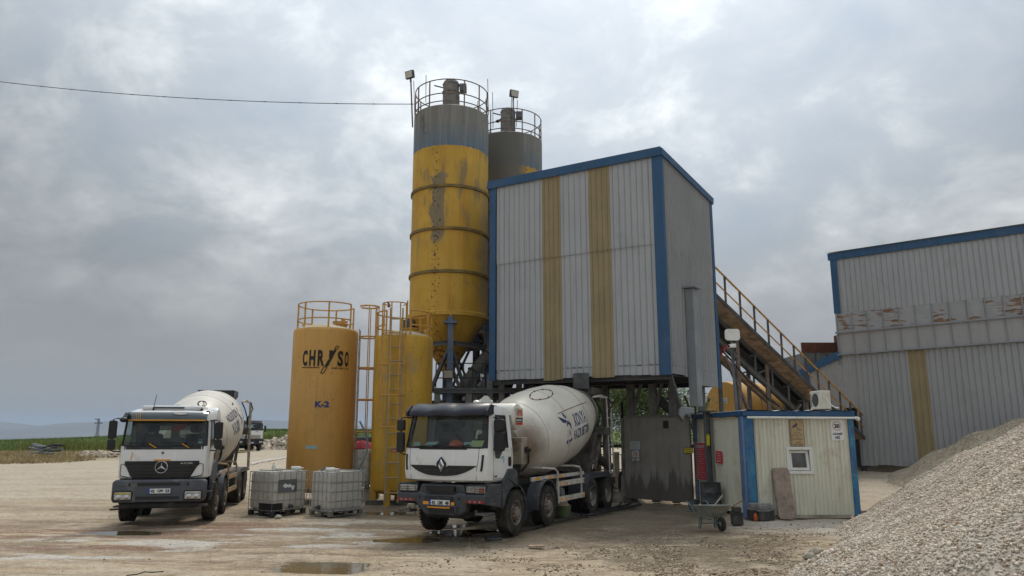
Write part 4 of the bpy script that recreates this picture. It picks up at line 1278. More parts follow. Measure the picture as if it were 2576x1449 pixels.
xs = np.linspace(k1 * T1a(778), k1 * T1a(804), 6)
MB().grid([[f(x, T1z(1129)) for x in xs], [f(x, T1z(1121)) for x in xs]]).build('sticker', sign_teal, tk1)
# top rail, joined to the ladder cage on the right
mb = MB()
rr, zt0 = 1.02, T1zs + .02
aL = aC + R(82)                            # ladder side
railing(mb, rr, zt0, .98, 6, aL + R(28), aL + R(332), (1.0, .42), .026)
mb.build('railing', rail_yellow, tk1)
mb = MB()
out, side = Vector((math.cos(aL), math.sin(aL), 0)), Vector((-math.sin(aL), math.cos(aL), 0))
ladder(mb, out * 1.2, out, side, .55, T1zs + .15)
mb.build('ladder', rail_dull, tk1)
mb = MB()
cage(mb, out * 1.2, out, side, 2.35, T1zs + 1.0, 5, .36)
mb.build('ladder_cage', rail_yellow, tk1)
h_ = aC + R(52)
hc = Vector((.60 * math.cos(h_), .60 * math.sin(h_), T1zs + .12))
ht = MB().lathe([(.25, 0), (.25, .14), (.28, .15), (.28, .19), (0, .23)], 24, hc).build('hatch', tank_yellow, tk1, smooth=True)
MB().beam(hc + Vector((-.26, 0, .26)), hc + Vector((.26, 0, .26)), .07, .07).beam(hc + Vector((.1, 0, .26)), hc + Vector((.1, 0, .38)), .14, .05).build('clamp', rail_yellow, ht)

T2c = Vector((D(1013, 1000, 26.0).x, 26.0, 0))
T2zs = D(1013, 847, 25.0).z
tk2 = tank('stained yellow tank with ladder on its front, between lettered tank and nearer truck', T2c.x, T2c.y, 1.0, .28, T2zs, T2zs + .30, tank_yellow2)
aC2 = math.atan2(-T2c.y, -T2c.x)
aL2 = aC2 - R(14)
out, side = Vector((math.cos(aL2), math.sin(aL2), 0)), Vector((-math.sin(aL2), math.cos(aL2), 0))
mb = MB()
ladder(mb, out * 1.13, out, side, .12, T2zs + .95, .42, .47)
mb.build('ladder', rail_dull, tk2)
mb = MB()
cage(mb, out * 1.08, out, side, 2.5, T2zs + 1.05, 5, .40, 5, .035, .018)
mb.build('ladder_cage', rail_yellow, tk2)
mb = MB()
railing(mb, .95, T2zs + .02, .9, 7, aL2 + R(26), aL2 + R(334), (1.0, .45), .026)
mb.build('railing', rail_yellow, tk2)
MB().lathe([(.24, 0), (.24, .16), (.27, .17), (.27, .21), (0, .24)], 20, (.2, .1, T2zs + .22)).build('hatch', tank_yellow2, tk2, smooth=True)
f2 = lambda off: (lambda x, y: Vector(((1.0 + off) * math.cos(x), (1.0 + off) * math.sin(x), y)))
def T2a(px):
    return aC2 + math.asin(max(-.99, min(.99, (px - 1013) / (1.0 * FPX / 26.0))))
def T2z(py):
    return D(1013, py, 25.0).z
xs = np.linspace(T2a(990), T2a(1014), 6)
pl2 = MB().grid([[f2(.005)(x, T2z(1138)) for x in xs], [f2(.005)(x, T2z(1130)) for x in xs]]).build('sticker', red_ink, tk2)
mb = MB()
write(mb, 'SÖPER A.Ş.', T2a(991), T2z(1136.5), T2a(1013) - T2a(991), T2z(1131.5) - T2z(1136.5), f2(.009), .03)
mb.build('lettering', white_sign, pl2)
# hose hanging between the tanks
a, b = D(905, 1060, 25.6), D(898, 1185, 25.2)
pts = [a.lerp(b, s) + Vector((.30 * math.sin(s * PI), 0, 0)) for s in np.linspace(0, 1, 12)]
tag(MB().path(pts, .035, 6).build('hose', pipe_grey, smooth=True), 'grey hose hanging in the gap between the two yellow tanks', 'hose')
# small bird on the cage rail
bp = T2c + out * (1.08 + .34 + .1) + side * .37
bd = thing('bird', 'small black bird perched on the ladder cage of the stained yellow tank', 'bird', D(978, 768, 25.1))
MB().ball((0, 0, 0), .05, .045, .075).ball((-.02, 0, .085), .03, .03, .032).beam((.03, 0, -.03), (.09, 0, -.15), .035, .012).beam((-.045, 0, .085), (-.075, 0, .08), .012, .01).build('body', feather_m, bd, smooth=True)
bd2 = thing('bird', 'black bird perched on the rail of the grey rear silo', 'bird', D(1252, 305, 31.0))
MB().ball((0, 0, 0), .09, .07, .07).ball((.08, 0, .06), .045, .04, .04).beam((-.06, 0, -.02), (-.2, 0, -.06), .05, .02).beam((.115, 0, .06), (.15, 0, .055), .015, .014).build('body', feather_m, bd2, smooth=True)


# ================================================================== CLADDING
def corr(p0, p1, zb0, zb1, zt0, zt1, out, period=.25, depth=.04, top=.22, mb=None, ragged=0.0):
    """trapezoidal sheet from p0 to p1 with sloping foot and head lines; ribs stand out along `out`"""
    p0, p1, out = Vector(p0).to_2d(), Vector(p1).to_2d(), Vector(out).to_2d().normalized()
    L = (p1 - p0).length
    n = max(1, round(L / period))
    s = []
    for k in range(n):
        for f, d in ((0, 0), (.5 - top, 0), (.5 - top + .12, 1), (.5 + top - .12, 1), (.5 + top, 0)):
            s.append(((k + f) / n, d))
    s.append((1.0, 0))
    mb = mb or MB()
    lo, hi = [], []
    rg = 0
    for i, (f, d) in enumerate(s):
        q = p0.lerp(p1, f) + out * (d * depth)
        if i % 15 == 0:
            rg = random.uniform(-ragged, ragged)
        lo.append((q.x, q.y, zb0 + (zb1 - zb0) * f + rg))
        hi.append((q.x, q.y, zt0 + (zt1 - zt0) * f))
    # a fold half way gives the lap joint a line
    mb.grid([lo, hi])
    return mb


# ================================================================== BATCHING TOWER (the raised clad box)
A = D(1234, 700, 26.5)
B = D(1669, 660, 23.75)
Cc = D(1797, 730, 27.3)
zbA, zbB, zbC = D(1232, 957, 26.5).z, D(1683, 941, 23.75).z, D(1810, 960, 27.3).z
ztA, ztB, ztC = D(1234, 462, 26.5).z, D(1655, 376, 23.75).z, D(1780, 501, 27.3).z
A2, B2, C2 = A.to_2d(), B.to_2d(), Cc.to_2d()
E2 = A2 + (C2 - B2)
ztE, zbE = ztA + ztC - ztB, zbA
u_f = (B2 - A2).normalized()
o_f = Vector((u_f.y, -u_f.x))              # outwards of the front
u_r = (C2 - B2).normalized()
o_r = Vector((u_r.y, -u_r.x))
tw = thing('batching_tower', 'tall grey corrugated tower on posts with blue trim and two yellow strips', 'building', (0, 0, 0))
Lf = (B2 - A2).length
# columns of the front: picture columns -> fraction of the width
def fr(px):
    d = ray(px, 700).to_2d()
    n = Vector((-u_f.y, u_f.x))
    q = d * (A2.dot(n) / d.dot(n))
    return (q - A2).dot(u_f) / Lf


cuts = [(1250, 1366, 'g'), (1366, 1413, 'y'), (1413, 1485, 'g'), (1485, 1540, 'y'), (1540, 1664, 'g')]
lerp2 = lambda f: A2 + (B2 - A2) * f
zbf = lambda f: zbA + (zbB - zbA) * f
ztf = lambda f: ztA + (ztB - ztA) * f
for a, b, k in cuts:
    fa, fb = fr(a), fr(b)
    for lo, hi, pr in ((0, .575, .0), (.57, 1.0, .03)):
        z0a, z0b = [zbf(q) + (ztf(q) - zbf(q)) * lo for q in (fa, fb)]
        z1a, z1b = [zbf(q) + (ztf(q) - zbf(q)) * hi for q in (fa, fb)]
        q0, q1 = lerp2(fa) + o_f * (pr + (.012 if k == 'y' else 0)), lerp2(fb) + o_f * (pr + (.012 if k == 'y' else 0))
        drop = .06 if (k == 'y' and lo == 0) else 0
        corr(q0, q1, z0a - drop, z0b - drop, z1a - .1 * (hi == 1), z1b - .1 * (hi == 1), o_f, .2 if k == 'g' else .19, .045, .11, None, .03 if lo == 0 else 0).build('cladding' if k == 'g' else 'skylight_strip', clad_grey if k == 'g' else clad_yellow, tw)
# right face, sheet laid in three bays
for f0, f1 in ((.03, .30), (.30, .62), (.62, .965)):
    q0, q1 = B2 + (C2 - B2) * f0, B2 + (C2 - B2) * f1
    lz = lambda q: zbB + (zbC - zbB) * q - .22 * (f0 > .4) + (.04 if f0 < .1 else 0)
    hz = lambda q: ztB + (ztC - ztB) * q
    md = lambda q: lz(q) * .42 + hz(q) * .58
    corr(q0, q1, lz(f0), lz(f1), md(f0), md(f1), o_r, .25, .07, .10).build('cladding', clad_grey2, tw)
    corr(q0 + o_r * .01, q1 + o_r * .01, md(f0) - .05, md(f1) - .05, hz(f0) - .1, hz(f1) - .1, o_r, .25, .07, .10).build('cladding', clad_grey2, tw)
corr(E2, A2, zbE, zbA, ztE - .1, ztA - .1, -o_r, .25, .035).build('cladding', clad_grey2, tw)
corr(C2, E2, zbC, zbE, ztC - .1, ztE - .1, -o_f, .25, .035).build('cladding', clad_grey2, tw)
v3 = lambda p, z: Vector((p.x, p.y, z))


def corner(p, z0, z1, da, db, w, mat=trim_blue, par=tw, t=.02, oa=None, ob=None):
    """folded corner flashing: legs w along da and db"""
    mb = MB()
    for d, o in ((da, oa), (db, ob)):
        if d is None:
            continue
        c = p + d * (w / 2) + o * .06
        mb.obox((c.x, c.y, (z0 + z1) / 2), (d.x * w / 2 + .0, d.y * w / 2, 0), (o.x * t, o.y * t, 0), (0, 0, (z1 - z0) / 2))
    mb.build('corner_trim', mat, par)


corner(A2, zbA - .02, ztA - .05, u_f, None, .24, oa=o_f)
corner(B2 + u_f * .09, zbB - .02, ztB - .05, -u_f, None, .34, oa=o_f, ob=None)
corner(B2 - o_f * .0, zbB - .02, ztB - .05, u_r, None, .10, oa=o_r)
corner(C2, zbC - .26, ztC - .05, -u_r, None, .22, oa=o_r)
# roof and blue eaves
mb = MB().add([v3(A2, ztA - .02), v3(B2, ztB - .02), v3(C2, ztC - .02), v3(E2, ztE - .02), v3(A2, ztA - .1), v3(B2, ztB - .1), v3(C2, ztC - .1), v3(E2, ztE - .1)],
              [(0, 1, 2, 3), (7, 6, 5, 4)] + [(i, i + 4, (i + 1) % 4 + 4, (i + 1) % 4) for i in range(4)])
mb.build('roof', clad_grey, tw)
for a, b, za, zb, o in ((A2, B2, ztA, ztB, o_f), (B2, C2, ztB, ztC, o_r), (C2, E2, ztC, ztE, -o_f), (E2, A2, ztE, ztA, -o_r)):
    d = (b - a).normalized()
    a_, b_ = a + o * .10 - d * .08, b + o * .10 + d * .08
    MB().beam(v3(a_, za - .09), v3(b_, zb - .09), .05, .30 if o is o_f else .24).build('fascia', trim_blue, tw)
# floor frame seen from below
for f in (.04, .35, .66, .97):
    a, b = A2 + (B2 - A2) * f, E2 + (C2 - E2) * f
    MB().hbeam(v3(a, zbA + .14), v3(b, zbA + .14), .16, .26, .025).build('floor_beam', steel_dark, tw)
for f in (.03, .5, .97):
    a, b = A2 + (E2 - A2) * f, B2 + (C2 - B2) * f
    MB().hbeam(v3(a, zbA + .0 if f < .9 else zbA + .02), v3(b, zbB + .0 if f < .9 else zbB - .05), .18, .30, .025).build('floor_beam', steel_dark, tw)
MB().prism([(0, 0), (1, 0), (1, 1), (0, 1)], v3(A2, zbA + .3), v3(B2 - A2, 0), v3(E2 - A2, 0), 0, .04).build('floor', steel_dark, tw)
# legs of the tower
WL0, WL1 = G(1575, 1262).to_2d(), G(1745, 1270).to_2d()
WL1 = WL0 + (WL1 - WL0) * .985
wb_ = -o_f * .42
posts = [WL0 + (WL1 - WL0) * .065 + wb_, WL0 + (WL1 - WL0) * .42 + wb_, WL0 + (WL1 - WL0) * .725 + wb_, D(1764, 1000, 26.6).to_2d(), A2 + (B2 - A2) * .06 + (E2 - A2) * .45, A2 + (B2 - A2) * .06 + (E2 - A2) * .95, E2 + (C2 - E2) * .33 - u_r * .15, E2 + (C2 - E2) * .62 - u_r * .15]
for q in posts:
    MB().hbeam(v3(q, 0), v3(q, zbA - .02), .24, .24, .03, (o_f.x, o_f.y, 0)).build('post', cement_grey, tw)
for a, b in ((posts[0], posts[1]), (posts[1], posts[2])):
    m2 = (a + b) / 2
    MB().beam(v3(a, 2.85), v3(m2, zbA - .1), .1, .1).build('brace', cement_grey, tw)
MB().beam(v3(D(1686, 955, 24.2).to_2d(), zbB), v3(D(1713, 1035, 25.2).to_2d(), 2.95), .13, .13).build('brace', steel_grey, tw)
mb = MB()
a, b = D(1655, 990, 27.5), D(1700, 1045, 27.0)
for k in range(5):
    q = a.lerp(b, k / 4)
    mb.box(q.x - .05, q.y - .35, q.z - .02, q.x + .22, q.y + .35, q.z + .02)
mb.beam(a + Vector((-.1, -.35, -.1)), b + Vector((.1, -.35, -.1)), .05, .2).beam(a + Vector((-.1, .35, -.1)), b + Vector((.1, .35, -.1)), .05, .2)
mb.build('stair', steel_grey, tw)
# discharge chute over the truck
ch = D(1478, 970, 25.0)
ch = D(1462, 966, 24.6)
MB().box(ch.x - .24, ch.y - .2, 3.7, ch.x + .24, ch.y + .3, zbA + .1).build('discharge_chute', steel_dark, tw, bevel=.02)
MB().lathe([(.5, zbA + .1), (.26, zbA - .5), (.26, 3.5)], 20, (D(1262, 990, 28.2).x, 28.2, 0)).build('hopper', steel_dark, tw, smooth=True)
# flat sheet-metal duct down the right face, with an elbow at its foot
q = B2 + (C2 - B2) * .30
d0, d1 = q + o_r * .07, q + u_r * .62 + o_r * .07
zt_, zb_ = D(1712, 727, 24.8).z, D(1718, 1022, 24.9).z
n3 = v3(o_r, 0)
dk = MB()
dk.obox((v3(d0, 0) + v3(d1, 0)) / 2 + n3 * .16 + Vector((0, 0, (zt_ + zb_) / 2)), v3(u_r, 0) * .21, n3 * .14, (0, 0, (zt_ - zb_) / 2))
dk.obox((v3(d0, 0) + v3(d1, 0)) / 2 + n3 * .16 + Vector((0, 0, zt_ * .66 + zb_ * .34)), v3(u_r, 0) * .22, n3 * .15, (0, 0, .015))
dk.obox((v3(d0, 0) + v3(d1, 0)) / 2 + n3 * .16 + Vector((0, 0, zt_ * .33 + zb_ * .67)), v3(u_r, 0) * .22, n3 * .15, (0, 0, .015))
duct_m = paint('flat_duct_sheet', (0.27, 0.285, 0.30), 0.55, .3, var=.12, scale=1.0, dirt=(.24, .23, .18), amt=.25, dscale=.7, streak=(.22, .2, .17), samt=.5)
dk.build('duct', duct_m, tw)
cpt = (v3(d0, 0) + v3(d1, 0)) / 2
MB().obox(cpt + n3 * .2 + Vector((0, 0, zt_ + .06)), v3(u_r, 0) * .30, n3 * .24, (0, 0, .03)).build('duct_cap', duct_m, tw)
el = D(1727, 1036, 24.6)
pts = [(-.30, .0), (-.27, .20), (-.15, .26), (.22, .23), (.22, .03), (-.06, .01), (-.11, -.05), (-.15, -.22)]
MB().prism(pts, el + Vector((.02, -.1, -.10)), (1, 0, 0), (0, 0, 1), -.4, 0).build('duct_elbow', duct_m, tw, bevel=.03)

# ------------------------------------------------------------------ splash wall beside the loading bay
wt = D(1660, 1050, 25.9).z
wall = thing('splash_wall', 'dark cement-splashed sheet wall between the loading bay and the cabin', 'wall', (0, 0, 0))
uw = (WL1 - WL0).normalized()
ow = Vector((uw.y, -uw.x))
corr(WL0, WL1, .12, .06, wt, wt, ow, .21, .02, .04).build('sheet', gate_grey, wall)
corr(WL0 - ow * .2, WL1 - ow * .2, .12, .06, wt, wt, -ow, .21, .02, .04).build('sheet', gate_grey, wall)
MB().beam(v3(WL0 - ow * .1, wt + .03), v3(WL1 - ow * .1, wt + .03), .28, .08).build('top_rail', cement_grey, wall)
MB().beam(v3(WL0 - uw * .02 - ow * .1, .05), v3(WL0 - uw * .02 - ow * .1, wt), .26, .06).build('end_post', cement_grey, wall)
hb = WL0 + uw * ((WL1 - WL0).length * .655)
MB().obox(v3(hb + ow * .0, D(1681, 1068, 25.8).z), v3(uw, 0) * .09, v3(ow, 0) * .03, (0, 0, .13)).build('peephole', black_plastic, wall)


def panel_sign(name, label, cat, c, u, v, w, h, mat, lines, group=None, r=.02, frame=None, t=.012):
    """flat sign board centred at c, with lettering lines (text, x, y, w, h, material, boldness) in board units from its lower left"""
    u, v = Vector(u).normalized(), Vector(v).normalized()
    n = u.cross(v)
    root = MB().rounded(0, 0, w, h, r, c, u, v, 0, t).build(name, mat)
    tag(root, label, cat, group)
    o = Vector(c) - u * (w / 2) - v * (h / 2) + n * t
    if frame:
        MB().prism([(0, 0), (w, 0), (w, .012), (0, .012)], o, u, v, 0, .004).prism([(0, h - .012), (w, h - .012), (w, h), (0, h)], o, u, v, 0, .004).prism([(0, .012), (.012, .012), (.012, h - .012), (0, h - .012)], o, u, v, 0, .004).prism([(w - .012, .012), (w, .012), (w, h - .012), (w - .012, h - .012)], o, u, v, 0, .004).build('frame', frame, root)
    by = {}
    for L in lines:
        by.setdefault(L[5].name, (L[5], []))[1].append(L)
    for nm, (mt, ls) in by.items():
        mb = MB()
        for L in ls:
            write(mb, L[0], L[1] * w, L[2] * h, L[3] * w, L[4] * h, flat(o, u, v, .004), L[6] if len(L) > 6 else .03)
        mb.build('lettering', mt, root)
    return root, o, u, v, n


up = Vector((0, 0, 1))
on_wall = lambda px, py: (lambda q: v3(WL0 + uw * ((WL1 - WL0).length * q), 0))((px - 1575) / 170 * 1.0)
def wall_pt(px, py):
    # ray hits the wall plane
    d = ray(px, py)
    n = v3(ow, 0)
    p0 = v3(WL0 + ow * .045, 0)
    o = Vector((0, 0, CAM_Z))
    return o + d * ((p0 - o).dot(n) / d.dot(n))
panel_sign('warning_sign', 'pale blue notice with four lines of text on the dark splash wall', 'sign', wall_pt(1597.5, 1120.5), v3(uw, 0), up, .36, .27, sign_worn,
           [('DOLUMDAN ÖNCE', .06, .76, .88, .15, sign_blue, .02), ('KONTROL AMAÇLI', .06, .53, .88, .15, sign_blue, .02), ('MİKSER KAZANINI', .06, .30, .88, .15, sign_blue, .02), ('( TERS ÇEVİR )', .14, .08, .72, .15, sign_blue, .02)])
sg, o, u, v, n = panel_sign('warning_sign', 'white no-drinking-water sign with blue heading on the splash wall', 'sign', wall_pt(1599, 1144.5), v3(uw, 0), up, .26, .40, sign_worn,
           [('İÇİLMEZ', .08, .20, .84, .15, black_ink, .03), ('SU', .32, .03, .34, .13, black_ink, .03)])
MB().prism([(0, .33), (.26, .33), (.26, .40), (0, .40)], o, u, v, 0, .003).build('heading_band', sign_blue, sg)
mb = MB()
write(mb, 'UYARI', .03, .34, .20, .05, flat(o, u, v, .006), .03)
mb.build('lettering', white_sign, sg)
ring = [(.13 + .075 * math.cos(q), .235 + .075 * math.sin(q)) for q in np.linspace(0, 2 * PI, 24, endpoint=False)]
inn = [(.13 + .06 * math.cos(q), .235 + .06 * math.sin(q)) for q in np.linspace(0, 2 * PI, 24, endpoint=False)]
fl = flat(o, u, v, .004)
mb = MB().add([fl(*p) for p in ring] + [fl(*p) for p in inn], [(i, (i + 1) % 24, 24 + (i + 1) % 24, 24 + i) for i in range(24)])
mb.prism([(.08, .285), (.09, .295), (.18, .185), (.17, .175)], o, u, v, .003, .005).build('ring', red_ink, sg)
MB().prism([(.10, .25), (.15, .25), (.165, .22), (.155, .215), (.14, .235), (.10, .235)], o, u, v, .001, .003).build('tap_mark', black_ink, sg)
panel_sign('warning_sign', 'small yellow notice at the right end of the splash wall', 'sign', wall_pt(1732, 1133), v3(uw, 0), up, .32, .19, sign_yellow,
           [('ÇALIŞIRKEN', .10, .55, .80, .26, black_ink, .02), ('YAKLAŞMA', .20, .16, .60, .26, black_ink, .02)], frame=black_ink)

# standpipes at the left end of the wall
for k, (px, lab) in enumerate(((1560, 'black water pipe bent over at its top beside the splash wall'), (1571, 'straight black riser pipe on the left end of the splash wall'))):
    b = G(px, 1256)
    if k == 0:
        z = D(px, 1187, b.y).z
        MBp = MB().path([(b.x, b.y, 0), (b.x, b.y, z - .18), (b.x + .03, b.y, z - .06), (b.x + .1, b.y, z), (b.x + .2, b.y, z)], .055, 10)
    else:
        z = D(px, 1010, b.y).z
        MBp = MB().tube((b.x, b.y, 0), (b.x, b.y, z), .045, n=10).tube((b.x, b.y, 1.1), (b.x, b.y, 1.35), .075, n=10).tube((b.x, b.y, 2.4), (b.x, b.y, 2.5), .07, n=10)
    tag(MBp.build('water_pipe', black_rubber, smooth=True), lab, 'pipe')

# ================================================================== SITE CABIN
F0, F1 = G(1885, 1305).to_2d(), G(2162, 1303).to_2d()
K0 = G(1757, 1268).to_2d()
uc = (F1 - F0).normalized()
oc = Vector((uc.y, -uc.x))
us = -oc                                    # along the left side, backwards
Ls = 4.6
K0 = F0 + us * Ls
zc = D(2141, 1049, F1.y).z                  # underside of the eaves
cab = thing('site_cabin', 'cream ribbed site cabin with blue corners and flat roof', 'cabin', (0, 0, 0))
Lc = (F1 - F0).length
# window opening in the front
wx0, wx1 = (1977 - 1872) / (2150 - 1872), (2039 - 1872) / (2150 - 1872)
wz0, wz1 = D(2008, 1190, F0.y).z, D(2008, 1127, F0.y).z
fl_ = lambda f: F0 + uc * (Lc * f)
for a, b, z0, z1 in ((0.09, wx0, .06, zc), (wx1, .975, .06, zc), (wx0, wx1, .06, wz0), (wx0, wx1, wz1, zc)):
    corr(fl_(a), fl_(b), z0, z0, z1, z1, oc, .115, .024, .30).build('front_panel', cabin_cream, cab)
for a, b in ((.06, .30), (.36, .965)):
    corr(K0 + (F0 - K0) * a, K0 + (F0 - K0) * b, .06, .06, zc, zc, -uc, .115, .022, .30).build('side_panel', cabin_cream, cab)
corr(K0 + (F0 - K0) * .30, K0 + (F0 - K0) * .36, .06, .06, zc, zc, -uc, .115, .022, .30).build('side_panel', cabin_cream, cab)
Q1 = F1 + us * Ls
corr(F1, Q1, .06, .06, zc, zc, uc, .105, .014, .18).build('side_panel', cabin_cream, cab)
corr(Q1, K0, .06, .06, zc, zc, us, .105, .014, .18).build('rear_panel', cabin_cream, cab)


def post(p, w, d, z0, z1, mat, name='corner_post'):
    MB().obox((p.x, p.y, (z0 + z1) / 2), (uc.x * w / 2, uc.y * w / 2, 0), (oc.x * d / 2, oc.y * d / 2, 0), (0, 0, (z1 - z0) / 2)).build(name, mat, cab, bevel=.012)


post(F0 + uc * .12 + oc * .0, .26, .10, 0, zc + .02, cabin_blue)
post(F0 - uc * .02 + us * .13, .10, .30, 0, zc + .02, cabin_trim_pale)
post(F1 - uc * .05, .17, .12, 0, zc + .02, cabin_blue)
post(K0 - uc * .02 - us * .1, .09, .24, 0, zc + .02, cabin_trim_pale)
MB().obox(v3((F0 + F1) / 2 + oc * .03, .05), v3(uc, 0) * (Lc / 2 - .26), v3(oc, 0) * .03, (0, 0, .045)).build('base_rail', concrete_m, cab)
# eaves: two blue steps, gutter, sagging roof sheet
zt = D(2141, 1036, F1.y).z
MB().obox(v3((F0 + F1) / 2 + oc * .04, (zc + zt) / 2 + .02), v3(uc, 0) * (Lc / 2 + .06), v3(oc, 0) * .07, (0, 0, (zt - zc) / 2)).build('fascia', trim_blue, cab, bevel=.01)
MB().obox(v3((F0 + K0) / 2 - uc * .04, (zc + zt) / 2 + .02), v3(us, 0) * (Ls / 2 - .03), v3(uc, 0) * .07, (0, 0, (zt - zc) / 2)).build('fascia', trim_blue, cab, bevel=.01)
MB().obox(v3((F1 + Q1) / 2 + uc * .04, (zc + zt) / 2 + .02), v3(us, 0) * (Ls / 2 - .03), v3(uc, 0) * .07, (0, 0, (zt - zc) / 2)).build('fascia', trim_blue, cab, bevel=.01)
MB().tube(v3(F0 + oc * .15 + uc * .05, zc - .02), v3(F1 + oc * .15 + uc * .1, zc - .03), .032, n=10).tube(v3(F1 + oc * .15 + uc * .06, zc - .03), v3(F1 + oc * .10 + uc * .17, zc - .06), .05, n=10).build('gutter', pvc_white, cab, smooth=True)
rows = []
for j in range(7):
    r = []
    for i in range(40):
        f, g = i / 39, j / 6
        q = F0 + uc * (Lc * f) + us * (Ls * g) + (oc * .13 if j == 0 else Vector((0, 0)))
        r.append(v3(q, zt + .035 + .025 * math.sin(f * 17) * math.sin(f * 7 + 1) + (.015 * math.sin(f * 40) if j == 0 else 0)))
    rows.append(r)
MB().grid(rows).grid([[p - Vector((0, 0, .03)) for p in r] for r in rows]).build('roof', roof_sheet, cab, smooth=True)
# window with a tilted inner sash
wc = (fl_(wx0) + fl_(wx1)) / 2
ww, wh = (wx1 - wx0) * Lc, wz1 - wz0
o = v3(wc + oc * .02, (wz0 + wz1) / 2)
U, V = v3(uc, 0), up


def frame(mb, w, h, b, o, d0, d1, tilt=0):
    Vt = (V * math.cos(tilt) + v3(oc, 0) * math.sin(tilt)).normalized()
    mb.prism([(-w / 2, -h / 2), (w / 2, -h / 2), (w / 2, -h / 2 + b), (-w / 2, -h / 2 + b)], o, U, Vt, d0, d1)
    mb.prism([(-w / 2, h / 2 - b), (w / 2, h / 2 - b), (w / 2, h / 2), (-w / 2, h / 2)], o, U, Vt, d0, d1)
    mb.prism([(-w / 2, -h / 2 + b), (-w / 2 + b, -h / 2 + b), (-w / 2 + b, h / 2 - b), (-w / 2, h / 2 - b)], o, U, Vt, d0, d1)
    mb.prism([(w / 2 - b, -h / 2 + b), (w / 2, -h / 2 + b), (w / 2, h / 2 - b), (w / 2 - b, h / 2 - b)], o, U, Vt, d0, d1)
    return Vt


mb = MB()
frame(mb, ww + .06, wh + .06, .085, o, -.05, .03)
win = mb.build('window', pvc_white, cab, bevel=.008)
mb = MB()
Vt = frame(mb, ww - .13, wh - .13, .075, o - v3(oc, 0) * .05, -.03, .02, R(-7))
mb.build('sash', pvc_white, win, bevel=.006)
MB().prism([(-ww * .36, -wh * .33), (ww * .36, -wh * .33), (ww * .36, wh * .33), (-ww * .36, wh * .33)], o - v3(oc, 0) * .06, U, Vt, -.012, 0).build('pane', pane_m, win)
MB().box(0, 0, 0, .001, .001, .001)
MB().obox(o - v3(oc, 0) * .5, U * (ww * .6), v3(oc, 0) * .02, V * wh * .6).build('room_wall', cab_inner, win)


def front_pt(px, py, off=.03):
    d = ray(px, py)
    n = v3(oc, 0)
    p0 = v3(F0 + oc * off, 0)
    q = Vector((0, 0, CAM_Z))
    return q + d * ((p0 - q).dot(n) / d.dot(n))


def side_pt(px, py, off=.03):
    d = ray(px, py)
    n = v3(-uc, 0)
    p0 = v3(F0 - uc * off, 0)
    q = Vector((0, 0, CAM_Z))
    return q + d * ((p0 - q).dot(n) / d.dot(n))


pw = lambda px: px / FPX * 21.3
sg, o, u, v, n = panel_sign('speed_sign', 'white 20 speed limit board on the upper right of the cabin front', 'sign', front_pt(2105.5, 1082), U, V, pw(31), pw(51), white_sign,
           [('AZAMİ', .10, .27, .80, .13, black_ink, .04), ('HIZ', .30, .08, .40, .12, black_ink, .04), ('20', .27, .60, .46, .20, black_ink, .05)])
cx_, cy_ = pw(31) * .5, pw(51) * .70
mb = MB()
fl = flat(o, u, v, .005)
ra, rb = pw(31) * .36, pw(31) * .325
mb.add([fl(cx_ + ra * math.cos(q), cy_ + ra * math.sin(q)) for q in np.linspace(0, 2 * PI, 32, endpoint=False)] + [fl(cx_ + rb * math.cos(q), cy_ + rb * math.sin(q)) for q in np.linspace(0, 2 * PI, 32, endpoint=False)],
       [(i, (i + 1) % 32, 32 + (i + 1) % 32, 32 + i) for i in range(32)])
mb.build('red_ring', red_ink, sg)
sg, o, u, v, n = panel_sign('camera_sign', 'rusty tin sign with a security camera picture above the cabin window', 'sign', front_pt(2005, 1089), U, V, pw(36), pw(65), sign_rusty,
           [('BU TESİS', .30, .50, .40, .05, purple_ink, .02), ('KAMERA SİSTEMİ', .14, .41, .72, .05, purple_ink, .02), ('İLE', .42, .33, .16, .045, purple_ink, .02), ('GÖZETLENMEKTEDİR', .12, .25, .76, .05, purple_ink, .02), ('24 SAAT', .34, .12, .32, .045, purple_ink, .02), ('KAYIT YAPILIR', .18, .04, .64, .05, purple_ink, .02)], frame=purple_ink)
w_, h__ = pw(36), pw(65)
MB().prism([(.14 * w_, .74 * h__), (.52 * w_, .90 * h__), (.56 * w_, .84 * h__), (.56 * w_, .78 * h__), (.24 * w_, .68 * h__)], o, u, v, .001, .005).prism([(.42 * w_, .76 * h__), (.48 * w_, .76 * h__), (.60 * w_, .64 * h__), (.86 * w_, .62 * h__), (.86 * w_, .60 * h__), (.58 * w_, .61 * h__)], o, u, v, .001, .004).build('camera_picture', purple_ink, sg)
